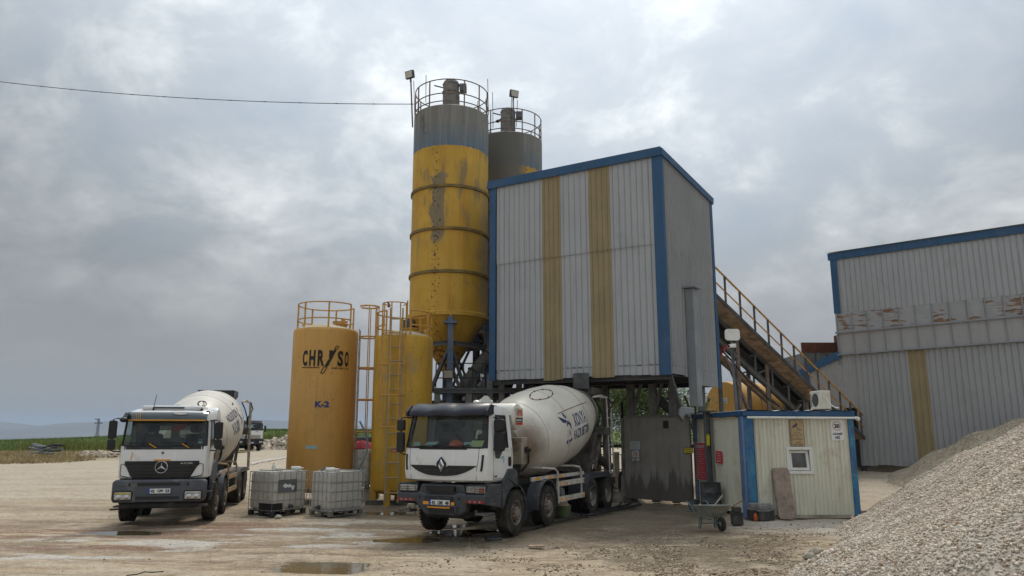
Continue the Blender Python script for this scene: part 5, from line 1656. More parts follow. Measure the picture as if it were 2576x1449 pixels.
# signs on the cabin's left side
sv = -v3(us, 0)                             # reading direction of the side wall (towards the yard)
tal = ['1- İŞ GÜVENLİĞİ TALİMATI VE', 'MALZEMESİ OLMADAN GİRME', '2- MAKİNA VE TESİSİN BAKIMI', 'İÇİN YAPMA', '3- MİKSER KAZANI ÇALIŞIRKEN', 'TEMİZLEME YAPMA', '4- ŞOFÖRLER EMNİYET', 'İLE KALK', '5- TESİS VE ÇALIŞMA SAHASINDA', 'SİGARA İÇME', '6- HIZ SINIRINA UYUNUZ VE', 'İKAZ LEVHALARINA UYUNUZ', 'ŞEF AMİRİ']
pA, pB = side_pt(1747, 1160, .05), side_pt(1777, 1160, .05)
wS = (pB - pA).length
hS = D(1762, 1112, (pA.y + pB.y) / 2).z - D(1762, 1206, (pA.y + pB.y) / 2).z
panel_sign('instruction_sign', 'tall red instruction board headed TALİMAT on the cabin side', 'sign', (pA + pB) / 2, sv, V, wS, hS, sign_red,
           [('TALİMAT', .06, .855, .86, .10, white_sign, .05)] + [(s, .10 if i % 2 == 0 else .18, .80 - i * .061, .72 if i % 2 == 0 else .5, .026, white_sign, .02) for i, s in enumerate(tal)], frame=white_sign)
pA, pB = side_pt(1865 - 63, 1160, .05), side_pt(1817, 1160, .05)
wS = (pB - pA).length
panel_sign('warning_sign', 'small faded red sign on the cabin side, right of the steel column', 'sign', side_pt(1809, 1150, .05), sv, V, wS, .36, sign_red,
           [('DİKKAT', .14, .78, .72, .10, white_sign, .03), ('YÜKLEME', .2, .58, .6, .11, white_sign, .02), ('SAHASINA GİRİŞ', .08, .36, .84, .11, white_sign, .02), ('YASAKTIR', .18, .12, .64, .12, white_sign, .03)])
# steel column in front of the cabin side
cq = side_pt(1787, 1240, .22)
b0 = Vector((cq.x, cq.y, 0))
zct = D(1784, 1036, b0.y).z
col = thing('steel_column', 'dusty grey steel column standing against the cabin side', 'column', (b0.x, b0.y, 0))
MB().hbeam((0, 0, 0), (0, 0, zct), .20, .16, .02, (uc.x, uc.y, 0)).build('shaft', steel_grey, col)
MB().box(-.2, -.2, zct, .3, .2, zct + .03).build('cap_plate', steel_dark, col)
mb = MB()
for k in range(34):
    mb.obox(v3(oc * .102 + uc * .05, .1 + k * .08), v3(uc, 0) * .015, v3(oc, 0) * .003, (0, 0, .018))
mb.build('slots', black_plastic, col)
pc = b0 + v3(-uc * .15, 0) - sv * .0
panel_sign('warning_sign', 'narrow yellow warning sticker high on the grey steel column', 'sign', Vector((b0.x, b0.y, D(1779, 1107, b0.y).z)) + v3(oc * .105, 0) - v3(uc, 0) * .03, v3(uc, 0), V, .13, .40, sign_yellow,
           [('DİKKAT', .10, .88, .80, .08, black_ink, .03), ('TEHLİKE', .10, .05, .80, .09, black_ink, .03)], frame=black_ink)
tri = Vector((b0.x, b0.y, D(1779, 1108, b0.y).z)) + v3(oc * .155, 0) - v3(uc, 0) * .06

# downpipe-free right corner: small flat stone by the corner
g = G(2175, 1290)
tag(MB().rounded(0, 0, .5, .22, .08, (g.x, g.y, 0), (1, 0, 0), (0, 1, 0), 0, .07).build('flat_stone', slab_m, bevel=.02), 'flat stone on the ground by the right corner of the cabin', 'stone')

# air conditioner on the cabin roof
g = D(2066, 1036, F0.y + .5)
ac = thing('air_conditioner', 'cream air conditioner unit standing on the cabin roof', 'air conditioner', (g.x, g.y, zt + .05), R(3))
MB().box(-.17, -.30, .03, .17, .30, .55).build('casing', ac_cream, ac, bevel=.02)
MB().lathe([(.19, 0), (.19, .012), (.05, .012), (.05, .02), (0, .02)], 24, (-.17, -.05, .29), (-1, 0, 0)).build('fan_grille', steel_dark, ac, smooth=True)
mb = MB()
for k in range(7):
    mb.box(-.176, .17, .10 + k * .055, -.168, .28, .13 + k * .055)
mb.build('vent', steel_grey, ac)
MB().box(-.06, -.312, .30, .07, -.298, .48).build('cover_plate', sign_yellow if False else ac_cream, ac, bevel=.006)
MB().path([(.03, -.31, .32), (.06, -.36, .2), (.14, -.40, .12), (.24, -.38, .07), (.34, -.36, .06)], .018, 6).build('pipe', pvc_white, ac, smooth=True)
MB().box(-.15, -.28, 0, .15, -.22, .03).box(-.15, .22, 0, .15, .28, .03).build('feet', steel_dark, ac)
# antenna mast
b = D(1860, 1040, 23.6)
mz = D(1846, 845, 23.6).z
mast = thing('antenna_mast', 'grey mast with a white flat antenna panel and small camera behind the cabin roof', 'antenna', (b.x - .02, b.y, 0))
MB().tube((0, 0, 0), (-.1, 0, mz + .2), .055, n=10).build('pole', steel_grey, mast, smooth=True)
MB().rounded(0, 0, .47, .36, .09, (-.1, -.12, mz + .02), (1, 0, 0), (0, 0, 1), -.03, .03).build('antenna_panel', pvc_white, mast, bevel=.012)
cm = MB().tube((-.08, -.16, mz - .33), (-.28, -.3, mz - .36), .055, n=10).box(-.14, -.15, mz - .38, .0, -.05, mz - .26).build('camera', pvc_white, mast, bevel=.008)
MB().tube((-.28, -.3, mz - .36), (-.286, -.304, mz - .361), .04, n=10).build('lens', black_plastic, cm)
MB().path([(-.09, -.07, mz - .3), (-.02, -.08, 3.4), (.03, -.07, 2.9)], .012, 5).build('cable', black_plastic, mast)


# ================================================================== CONVEYOR
cv = thing('conveyor', 'inclined belt conveyor with brown board walkway and yellow handrail rising to the tower', 'conveyor', (0, 0, 0))
Pt = D(1798, 742, 27.9)                    # near walkway edge at the tower
Pb = D(2100, 1032, 34.6)
u = (Pb - Pt).normalized()
Pb = Pt + u * ((Pb - Pt).length * 1.32)
h = Vector((-u.y, u.x, 0)).normalized()    # sideways, pointing away from the yard
if h.y < 0:
    h = -h
nn = u.cross(h)
if nn.z < 0:
    nn = -nn
L = (Pb - Pt).length
# belt conveyors run a little steeper than they look: walkway boards
nb = int(L / .62)
mb = MB()
for k in range(nb):
    a, b = Pt + u * (L * k / nb + .012), Pt + u * (L * (k + 1) / nb - .012)
    mb.obox((a + b) / 2 + h * .36, (b - a) / 2, h * .35, nn * .022)
mb.build('walkway', wood_brown, cv)
MB().obox(Pt + u * L / 2 + nn * .04, u * L / 2, h * .02, nn * .07).build('kick_plate', steel_dark, cv)
mb = MB()
np_ = 12
for k in range(np_):
    p = Pt + u * (L * (k + .72) / np_)
    MB().beam(p, p + Vector((0, 0, 1.15)), .07, .07).build('rail_post', steel_dark, cv)
mb = MB().beam(Pt + Vector((0, 0, 1.15)), Pb + Vector((0, 0, 1.15)), .055, .055).beam(Pt + Vector((0, 0, .55)), Pb + Vector((0, 0, .55)), .04, .04)
mb.build('handrail', rail_yellow, cv)
for off, dz in ((.76, -.05), (1.62, -.05), (.76, -.95), (1.62, -.95)):
    MB().hbeam(Pt + h * off + Vector((0, 0, dz)), Pb + h * off + Vector((0, 0, dz)), .12, .18, .02).build('truss_chord', steel_grey, cv)
for off in (.76, 1.62):
    mb = MB()
    for k in range(int(L / 1.5)):
        a = Pt + u * (k * 1.5) + h * off
        mb.beam(a + Vector((0, 0, -.05)), a + Vector((0, 0, -.95)), .07, .07)
        if k % 3 == 0:
            mb.beam(a + Vector((0, 0, -.95)), a + u * 1.5 + Vector((0, 0, -.05)), .06, .06)
    mb.build('truss_web', steel_grey, cv)
mb = MB()
for k in range(int(L / 1.5)):
    a = Pt + u * (k * 1.5)
    mb.beam(a + h * .74 - Vector((0, 0, .2)), a + h * 1.64 - Vector((0, 0, .2)), .09, .09)
mb.build('cross_bar', steel_grey, cv)
MB().obox(Pt + u * L / 2 + h * 1.19 + Vector((0, 0, .02)), u * L / 2, h * .42, nn * .02).build('belt', belt_dark, cv)
MB().obox(Pt + u * L / 2 + h * 1.19 + Vector((0, 0, -.42)), u * L / 2, h * .40, nn * .015).build('return_belt', belt_dark, cv)
mb = MB()
for k in range(int(L / 1.2)):
    a = Pt + u * (k * 1.2 + .4)
    mb.obox(a + h * .74 + nn * .12, u * .09, h * .05, nn * .05)
    mb.obox(a + h * 1.64 + nn * .12, u * .09, h * .05, nn * .05)
mb.build('roller', rail_white, cv)
# lower guard boards under the truss
Lg = L * .98
mb = MB()
nb = int(Lg / .62)
for k in range(nb):
    a, b = Pt + u * (Lg * k / nb + .012), Pt + u * (Lg * (k + 1) / nb - .012)
    mb.obox((a + b) / 2 + h * 1.45 + Vector((0, 0, -1.0)), (b - a) / 2, h * .22, nn * .02)
mb.build('guard_board', wood_brown, cv)
for pxs, yy in (((1881, 860, 1893, 1035), 29.8), ((1958, 910, 1972, 1035), 31.4), ((2072, 1000, 2076, 1040), 33.8)):
    f = (yy - Pt.y) / (Pb.y - Pt.y)
    top = Pt + (Pb - Pt) * f
    for off in (.76, 1.62):
        q = top + h * off
        MB().hbeam((q.x, q.y, float(ground_z(q.x, q.y)) - .1), (q.x, q.y, q.z - 1.2), .14, .14, .02).build('support_post', rust_steel if off < 1 else steel_grey, cv) if False else MB().hbeam((q.x, q.y, float(ground_z(q.x, q.y)) - .1), (q.x, q.y, q.z - .1), .14, .14, .02).build('support_post', rail_rusty if off < 1 else steel_grey, cv)
f0, f1 = .14, .36
a, b = Pt + (Pb - Pt) * f0 + h * .76, Pt + (Pb - Pt) * f1 + h * .76
MB().beam(a + Vector((0, 0, -1.4)), Vector((b.x, b.y, 1.6)), .11, .11).build('brace', rail_rusty, cv)
a, b = Pt + (Pb - Pt) * .62 + h * .76, Pt + (Pb - Pt) * .42 + h * .76
MB().beam(a + Vector((0, 0, -.5)), Vector((b.x, b.y, 2.2)), .11, .11).build('brace', rail_rusty, cv)
MB().beam(D(1800, 905, 28.4), D(1826, 870, 28.9), .1, .1).build('red_bar', red_m, cv)
pts = [D(1804, 868, 28.2), D(1838, 905, 28.8), D(1885, 960, 29.6), D(1935, 1005, 30.6), D(1960, 1022, 31)]
MB().path(pts, .035, 8).build('hose', black_rubber, cv, smooth=True)

# ------------------------------------------------------------------ horizontal yellow tank behind the conveyor
Tc = D(1822, 1026, 35)
ax = Vector((.86, .51, 0)).normalized()
ht = thing('storage_tank', 'yellow horizontal storage tank lying behind the conveyor', 'tank', (Tc.x, Tc.y, Tc.z))
r = 1.2
MB().lathe([(0, -.03), (r * .98, -.01), (r, .02), (r, 4.6), (r * .98, 4.64), (0, 4.66)], 48, (0, 0, 0), ax).build('shell', tank_yellow, ht, smooth=True, angle=25)
for s in (1.15, 2.6):
    MB().lathe([(r + .002, s - .03), (r + .035, s - .02), (r + .035, s + .02), (r + .002, s + .03)], 48, (0, 0, 0), ax).build('strap', rail_dull, ht, smooth=True)
for s in (.7, 3.7):
    p = ax * s
    MB().obox(p + Vector((0, 0, -Tc.z / 2 - .4)), ax * .12, ax.cross(up) * .8, up * (Tc.z / 2 - .35)).build('saddle', steel_grey, ht)
e = -ax * .125 + Vector((.02, -.05, .32))
su = up.cross(-ax).normalized()
q0 = Vector((0, 0, .33)) - ax * .035 + su * .1
MB().obox(q0, su * .13, ax * .008, up * .12).build('label_plate', white_sign, ht)
mb = MB()
write(mb, 'SU', -.07, .02, .14, .07, flat(q0 - ax * .009, su, up, .003), .03)
write(mb, 'TANKI', -.10, -.08, .2, .07, flat(q0 - ax * .009, su, up, .003), .03)
mb.build('lettering', blue_ink, ht)


# ================================================================== AGGREGATE SHED
H0 = D(2097, 720, 37.4).to_2d()
H1 = D(2576, 700, 32.6).to_2d()
us_ = (H1 - H0).normalized()
os_ = Vector((us_.y, -us_.x))
Lh = 17.0
sh = thing('aggregate_shed', 'big grey corrugated aggregate shed with blue eaves at the right', 'building', (0, 0, 0))
def hz(px, py):
    """height on the shed's front plane seen at a picture point"""
    d = ray(px, py)
    n = v3(os_, 0)
    q = Vector((0, 0, CAM_Z))
    return q + d * ((v3(H0, 0) - q).dot(n) / d.dot(n))
fx = lambda px, py: (hz(px, py).to_2d() - H0).dot(us_)
zT0, zT1 = hz(2090, 646).z, hz(2576, 575).z
kT = (zT1 - zT0) / (fx(2576, 575) - fx(2090, 646))
zU0, zU1 = hz(2108, 790).z, hz(2576, 740).z
kU = (zU1 - zU0) / (fx(2576, 740) - fx(2108, 790))
zL0, zL1 = hz(2112, 893).z, hz(2576, 858).z
kL = (zL1 - zL0) / (fx(2576, 858) - fx(2112, 893))
zB = hz(2176, 1168).z
xd = fx(2162, 1100)                         # right edge of the conveyor opening
zd = hz(2140, 1026).z
P_ = lambda s: H0 + us_ * s
n_pan = 5
for k in range(n_pan):
    a, b = Lh * k / n_pan, Lh * (k + 1) / n_pan
    corr(P_(a) + os_ * .12, P_(b) + os_ * .12, zU0 + kU * a, zU0 + kU * b, zT0 + kT * a, zT0 + kT * b, os_, .25, .075, .10).build('upper_cladding', clad_grey, sh)
# lower wall with yellow strip; strip lies between 2285 and 2355 of the picture
ys0, ys1 = fx(2283, 885), fx(2328, 885)
segs = [(xd, ys0, clad_grey2, 'lower_cladding'), (ys0, ys1, clad_yellow, 'skylight_strip'), (ys1, ys1 + 4, clad_grey2, 'lower_cladding'), (ys1 + 4, Lh, clad_grey2, 'lower_cladding')]
for a, b, mt, nm in segs:
    corr(P_(a) + os_ * (.01 if mt is clad_yellow else 0), P_(b) + os_ * (.01 if mt is clad_yellow else 0), zB, zB - .02, zL0 + kL * a, zL0 + kL * b, os_, .25, .075, .10, ragged=.05).build(nm, mt, sh)
    corr(P_(a) + os_ * .03, P_(b) + os_ * .03, zB - .06, zB - .08, zB + .75, zB + .72, os_, .25, .04, ragged=.06).build('foot_sheet', clad_grey2 if mt is not clad_yellow else clad_yellow, sh)
corr(P_(0), P_(xd), zd, zd, zL0, zL0 + kL * xd, os_, .25, .04).build('lower_cladding', clad_grey2, sh)
# lean-to on the left under a sloping blue eave
sL = fx(2022, 935)
zl0, zl1 = hz(2024, 940).z, zL0 - .02
corr(P_(sL), P_(0), zd - .2, zd - .2, zl0, zl1, os_, .25, .04).build('lean_to_cladding', clad_grey2, sh)
MB().beam(v3(P_(sL - .15) + os_ * .1, zl0 + .02), v3(P_(.05) + os_ * .1, zl1 + .04), .06, .36).build('fascia', trim_blue, sh)
MB().obox(v3(P_(sL + .12) + os_ * .08, zl0 - .55), v3(us_, 0) * .14, v3(os_, 0) * .02, (0, 0, .6)).build('corner_trim', trim_blue, sh)
bk = -os_ * 9
MB().prism([(0, 0), (1, 0), (1, 1), (0, 1)], v3(P_(sL), zl0 - .05), v3(us_ * -sL, zl1 - zl0), v3(bk, 0), 0, .04).build('lean_to_roof', clad_grey, sh)
# panel band between the storeys
rib_m = clad_grey2
zM0 = (zU0 * .53 + zL0 * .47)
for k in range(24):
    a, b = .05 + k * .705, .05 + (k + 1) * .705
    if b > Lh:
        break
    z1a, z0a = zU0 + kU * a, zM0 + (kU + kL) / 2 * a
    mt = rust_patch if k in (1, 6, 8, 9, 10, 11) else rust_patch2
    mb = MB()
    p0, p1 = P_(a + .02) + os_ * .16, P_(b - .02) + os_ * .16
    mb.add([v3(p0, z0a), v3(p1, z0a + kU * .66), v3(p1 + os_ * .0, z1a + kU * .66), v3(p0, z1a), v3(p0 - os_ * .05, z0a), v3(p1 - os_ * .05, z0a), v3(p1 - os_ * .05, z1a), v3(p0 - os_ * .05, z1a)],
           [(0, 1, 2, 3), (7, 6, 5, 4), (0, 4, 5, 1), (1, 5, 6, 2), (2, 6, 7, 3), (3, 7, 4, 0)])
    mb.build('band_panel', mt, sh)
    q = P_(a) + os_ * .18
    mb = MB().beam(v3(q, z0a), v3(q, z1a), .05, .06)
    mb.build('band_rib', steel_pale, sh)
    z00 = zL0 + kL * a
    mb = MB().add([v3(P_(a + .02) + os_ * .04, z00), v3(P_(b - .02) + os_ * .04, z00 + kL * .7), v3(P_(b - .02) + os_ * .13, z0a + kU * .7), v3(P_(a + .02) + os_ * .13, z0a)], [(0, 1, 2, 3)])
    mb.add([v3(P_(a + .02) + os_ * .0, z00), v3(P_(b - .02) + os_ * .0, z00 + kL * .7), v3(P_(b - .02) + os_ * .09, z0a + kU * .7), v3(P_(a + .02) + os_ * .09, z0a)], [(3, 2, 1, 0)])
    mb.build('band_panel', clad_grey2, sh)
    MB().beam(v3(P_(a) + os_ * .07, z00), v3(P_(a) + os_ * .17, z0a), .05, .06).build('band_rib', steel_pale, sh)
zma = zM0
MB().beam(v3(P_(-.05) + os_ * .2, zM0), v3(P_(Lh) + os_ * .2, zM0 + (kU + kL) / 2 * Lh), .1, .08).build('ledge', steel_pale, sh)
MB().beam(v3(P_(-.05) + os_ * .12, zL0), v3(P_(Lh) + os_ * .12, zL0 + kL * Lh), .12, .06).build('ledge', steel_pale, sh)
# eaves, corner, roof, end wall, back
MB().beam(v3(P_(-.12) + os_ * .2, zT0 - .05), v3(P_(Lh) + os_ * .2, zT0 + kT * Lh - .05), .06, .36).build('fascia', trim_blue, sh)
MB().obox(v3(P_(.12) + os_ * .19, (zT0 + zU0) / 2), v3(us_, 0) * .15, v3(os_, 0) * .02, (0, 0, (zT0 - zU0) / 2)).build('corner_trim', trim_blue, sh)
rows = []
for j in (0, 1):
    r = []
    for i in range(120):
        s = -.2 + (Lh + .2) * i / 119
        q = P_(s) + os_ * .32 + bk * j * 1.0
        r.append(v3(q, zT0 + kT * s + .16 + 1.6 * j))
    rows.append(r)
MB().grid(rows).build('roof', roof_sheet, sh)
corr(P_(0) + bk, P_(0) + os_ * .12, zL0 - .5, zL0 - .5, zT0 + 1.5, zT0, -us_, .25, .04).build('end_cladding', clad_grey2, sh)
corr(P_(Lh) + bk, P_(sL) + bk, 0, 0, zT0 + 1.2, zT0 + 1.2, -os_, .5, .04).build('rear_cladding', clad_grey2, sh)
corr(P_(sL) + bk, P_(sL), 0, 0, zl0, zl0, -us_, .25, .04).build('end_cladding', clad_grey2, sh)
MB().beam(v3(P_(xd + .06) - os_ * .15, .3), v3(P_(xd + .06) - os_ * .15, zd + .3), .2, .2).build('door_post', steel_dark, sh)
for s in (xd + 2.5, xd + 6, xd + 9.5):
    MB().hbeam(v3(P_(s) - os_ * .3, .2), v3(P_(s) - os_ * .3, 6), .25, .25, .03).build('post', steel_dark, sh)

# bins with rocks behind the lean-to
p = D(2022, 905, 41.5)
q = D(2120, 905, 40.5)
zz0, zz1, zz2 = D(2060, 945, 41).z - 1, D(2060, 885, 41).z, D(2060, 862, 41).z
bn = thing('aggregate_bin', 'rusty steel aggregate bin with ochre rocks behind the shed lean-to', 'bin', (p.x, p.y, 0))
W_ = q.x - p.x + 1.5
MB().box(0, 0, zz0 - 4, W_, .12, zz1).box(0, .12, zz0 - 4, .12, 3, zz1).build('lower_plate', steel_grey, bn)
mb = MB()
for k in range(5):
    mb.box(k * .62, -.06, zz0 - 2, k * .62 + .07, 0, zz1)
mb.box(0, -.08, zz1 - 1.1, W_, 0, zz1 - 1.02)
mb.build('stiffener', steel_dark, bn)
MB().box(.05, .25, zz1 - .1, W_, .4, zz2 + .1).box(W_ * .62, .1, zz1, W_ * .62 + .45, .55, zz2 + .5).build('upper_plate', rust_sheet, bn)
rk = []
for k in range(70):
    rk.append((random.uniform(W_ * .40, W_), random.uniform(-.7, .05), random.uniform(zz0 - .4, zz1 + .05)))
stones('rocks', rock_m, np.array(rk), .16, .34, bn, .9)

# ================================================================== TRUCKS
# a truck's own axes: x across, y from the front axle to the rear, z up


def plan_pts(w, yf, yr):
    return [(0, yf - .06), (.38 * w, yf - .052), (.64 * w, yf - .03), (.85 * w, yf + .02), (.955 * w, yf + .09), (w, yf + .21), (w, yf + .33), (w, yr - .30), (w, yr - .07), (.95 * w, yr), (.55 * w, yr), (0, yr)]


class Cab:
    def __init__(s, rows):
        s.rows = rows

    def at(s, z):
        zs = [r[0] for r in s.rows]
        return [float(np.interp(z, zs, [r[i] for r in s.rows])) for i in (1, 2, 3)]

    def ring(s, z, w, yf, yr):
        p = plan_pts(w, yf, yr)
        return [Vector((x, y, z)) for x, y in p] + [Vector((-x, y, z)) for x, y in p[-2:0:-1]]

    def front(s, x, z, off=0.0):
        w, yf, yr = s.at(z)
        p = plan_pts(w, yf, yr)[:6]
        y = float(np.interp(abs(x), [q[0] for q in p], [q[1] for q in p]))
        return Vector((x, y - off, z))

    def shell(s, par, g0, g1, mat, name='cab'):
        mb = MB()
        rg = [s.ring(*r) for r in s.rows]
        n = len(rg[0])
        hole_cols = {0, 1, 2, 3, 6, n - 1, n - 2, n - 3, n - 4, n - 7, 10, n - 11}
        vs = [p for r in rg for p in r]
        fs = []
        for j in range(len(rg) - 1):
            for i in range(n):
                if g0 <= j < g1 and i in hole_cols:
                    continue
                fs.append((j * n + i, j * n + (i + 1) % n, (j + 1) * n + (i + 1) % n, (j + 1) * n + i))
        fs.append(tuple(range(n))[::-1])
        fs.append(tuple(range((len(rg) - 1) * n, len(rg) * n)))
        mb.add(vs, fs)
        body = mb.build(name, mat, par, smooth=True, angle=32)
        sub = rg[g0:g1 + 1]
        mb = MB().grid([[r[i % n] * 1.0 for i in (-4, -3, -2, -1, 0, 1, 2, 3, 4)] for r in sub])
        mb.build('windscreen', cab_glass, par, smooth=True)
        for sgn in (1, -1):
            c = (6, 7) if sgn > 0 else (n - 6, n - 7)
            MB().grid([[r[i] for i in c] for r in sub]).build('side_window', cab_glass, par)
        MB().grid([[r[i] for i in (10, 11, 12)] for r in sub]).build('rear_window', cab_glass, par)
        # dark seals round the openings
        loop = [sub[0][i % n] for i in (-4, -3, -2, -1, 0, 1, 2, 3, 4)] + [r[4] for r in sub[1:-1]] + [sub[-1][i % n] for i in (4, 3, 2, 1, 0, -1, -2, -3, -4)] + [r[-4] for r in sub[-2:0:-1]]
        MB().path(loop, .022, 6, True).build('windscreen_seal', black_plastic, par, smooth=True)
        for c in ((6, 7), (n - 6, n - 7)):
            loop = [sub[0][c[0]], sub[0][c[1]]] + [r[c[1]] for r in sub[1:-1]] + [sub[-1][c[1]], sub[-1][c[0]]] + [r[c[0]] for r in sub[-2:0:-1]]
            MB().path(loop, .018, 6, True).build('window_seal', black_plastic, par)
        return body

    def strip(s, mb, xs, zt, zb, off, thick=.02):
        a = [s.front(x, zt(x), off) for x in xs]
        b = [s.front(x, zb(x), off) for x in xs]
        k = Vector((0, thick, 0))
        mb.grid([b, a])
        mb.grid([[p + k for p in a], [p + k for p in b]])
        mb.grid([a, [p + k for p in a]])
        mb.grid([[p + k for p in b], b])
        mb.add([a[0], b[0], b[0] + k, a[0] + k, a[-1], b[-1], b[-1] + k, a[-1] + k], [(0, 1, 2, 3), (7, 6, 5, 4)])
        return mb


def wheel(par, x, y, side, r=.50, dual=False, front=True, mat=tyre_rubber):
    """side +1: outer face towards +x"""
    ax = Vector((side, 0, 0))
    w = .155
    tread = []
    k = [(.29, -w), (.31, -w * 1.02), (r - .10, -w * 1.0), (r - .035, -w * .92), (r, -w * .74)]
    for q in (-.45, -.15, .15, .45):
        k += [(r, (q - .10) * w), (r - .014, (q - .08) * w), (r - .014, (q + .08) * w), (r, (q + .10) * w)]
    k += [(r, w * .74), (r - .035, w * .92), (r - .10, w), (.31, w * 1.02), (.29, w)]
    mb = MB().lathe(k, 40, (x, y, r), ax, caps=False)
    if dual:
        mb.lathe(k, 40, (x - side * .34, y, r), ax, caps=False)
    # lugs across the shoulder
    for i in range(40):
        t = 2 * PI * i / 40
        e = Vector((0, math.cos(t), math.sin(t)))
        for sg in (-1, 1):
            c = Vector((x, y, r)) + e * (r - .012) + ax * (w * .80 * sg)
            mb.obox(c, ax * .025, e * .016, e.cross(ax) * .022)
    wl = mb.build('wheel', mat, par, smooth=True, angle=40)
    if front:
        prof = [(.29, -.05), (.29, w * .95), (.272, w * 1.0), (.262, w * .85), (.225, w * .25), (.21, w * .15), (.19, w * .55), (.145, w * .98), (.125, w * 1.0), (.11, w * 1.18), (.075, w * 1.25), (0, w * 1.25)]
    else:
        prof = [(.29, -.05), (.29, w * .95), (.272, w * 1.0), (.262, w * .75), (.235, -.02), (.16, -.06), (.13, -.05), (.12, w * .6), (.085, w * .75), (0, w * .75)]
    rim = MB().lathe(prof, 40, (x, y, r), ax, caps=False).build('rim', rim_dusty, wl, smooth=True, angle=30)
    mb = MB()
    for i in range(10):
        t = 2 * PI * i / 10
        e = Vector((0, math.cos(t), math.sin(t)))
        c = Vector((x, y, r)) + e * .167 + ax * (w * (.78 if front else -.38))
        mb.tube(c, c + ax * (.055 if front else .05), .017, n=6)
    mb.build('wheel_nut', rust_nut, wl)
    if front:
        mb = MB()
        for i in range(8):
            t = 2 * PI * (i + .5) / 8
            e = Vector((0, math.cos(t), math.sin(t)))
            c = Vector((x, y, r)) + e * .236 + ax * (w * .42)
            mb.obox(c, ax * .012 + e * .012, e * .022, e.cross(ax) * .030)
        mb.build('rim_hole', black_plastic, wl)
    return wl


def mirror(par, x, y, z, side, w=.22, h1=.40, h2=.22, gap=.04, big_low=False):
    mb = MB()
    ha, hb = (h2, h1) if big_low else (h1, h2)
    mb.rounded(x, z + hb / 2 + gap / 2 + ha / 2, w, ha, .05, (0, y, 0), (1, 0, 0), (0, 0, 1), -.05, .05)
    mb.rounded(x, z, w * .95, hb, .045, (0, y, 0), (1, 0, 0), (0, 0, 1), -.05, .05)
    m = mb.build('mirror', black_plastic, par, bevel=.02)
    top = z + hb / 2 + gap / 2 + ha
    inner = x - side * (w / 2 + .16)
    MB().path([(inner, y + .14, top + .03), (x - side * .1, y + .03, top + .05), (x, y, top + .03), (x, y, z - hb / 2 - .02), (x - side * .08, y + .02, z - hb / 2 - .05), (inner, y + .14, z - hb / 2 - .04)], .018, 6).build('mirror_arm', black_plastic, m)
    return m


def fender(par, x0, x1, y, r, mat, a0=-10, a1=190, thick=.035):
    """arched mudguard over a wheel"""
    n = 18
    mb = MB()
    rows = []
    for rr in (r, r + thick):
        rows.append([(rr * math.cos(R(a0 + (a1 - a0) * i / n)), rr * math.sin(R(a0 + (a1 - a0) * i / n))) for i in range(n + 1)])
    for i in range(n):
        (a, b), (c, d) = rows[0][i], rows[0][i + 1]
        (e, f), (g, h) = rows[1][i], rows[1][i + 1]
        mb.add([(x0, y + a, .5 + b), (x0, y + c, .5 + d), (x0, y + g, .5 + h), (x0, y + e, .5 + f), (x1, y + a, .5 + b), (x1, y + c, .5 + d), (x1, y + g, .5 + h), (x1, y + e, .5 + f)],
               [(0, 3, 2, 1), (4, 5, 6, 7), (3, 7, 6, 2), (0, 1, 5, 4)])
    return mb.build('mudguard', mat, par, smooth=True, angle=50)


DR_A, DR_B = Vector((0, 1.25, 1.93)), Vector((0, 7.15, 2.98))
DR_P = [(0, 0.0), (.50, 0.0), (.66, .06), (.80, .35), (1.02, 1.05), (1.15, 1.75), (1.19, 2.25), (1.20, 2.9), (1.17, 3.7), (1.06, 4.5), (.88, 5.2), (.72, 5.75), (.70, 5.99)]


def drum_at(s, phi, off=0.0):
    u = (DR_B - DR_A).normalized()
    n = Vector((1, 0, 0)).cross(u)
    n = n if n.z > 0 else -n
    r = float(np.interp(s, [p[1] for p in DR_P[1:]], [p[0] for p in DR_P[1:]])) + off
    return DR_A + u * s + (Vector((1, 0, 0)) * math.cos(phi) + n * math.sin(phi)) * r


def mat_drum(name, splash):
    m, N = new_mat(name)
    o = N.coord()
    n1 = N.noise(o, 1.0, 6, .6)
    c = N.mix(N.rng(n1, .3, .7), (.54, .505, .43), (.64, .605, .535))
    # run marks round the drum and scuffs towards the rear
    x, y, z = N.xyz(o)
    ringn = N.noise(N.vmath('MULTIPLY', o, (.3, 5.0, .6)), 1.3, 6, .65)
    c = N.mix(N.math('MULTIPLY', N.rng(ringn, .54, .70), N.rng(y, 3.6, 6.6, .12, .8)), c, (.30, .235, .165))
    d = N.noise(o, .8, 9, .66, .5)
    c = N.mix(N.math('MULTIPLY', N.rng(d, .53, .70), .6), c, (.43, .36, .265))
    c = N.mix(N.math('MULTIPLY', N.rng(N.noise(o, 2.6, 8, .7), .62, .74), .6), c, (.33, .24, .15))
    dd = N.n('ShaderNodeVectorMath', {'operation': 'DISTANCE'}, i0=N.vmath('MULTIPLY', o, (1, 1, .8)), i1=(.85, 1.45, 1.55)).outputs['Value']
    k = N.rng(N.math('ADD', dd, N.math('MULTIPLY', N.math('SUBTRACT', d, .5), 1.0)), .95, .35)
    c = N.mix(N.math('MULTIPLY', k, splash), c, (.13, .075, .04))
    return finish(m, N, c, N.rng(n1, .3, .7, .32, .5), 0, None, .01, .45)


drum_a, drum_b = mat_drum('drum_paint_splashed', .85), mat_drum('drum_paint_clean', .12)


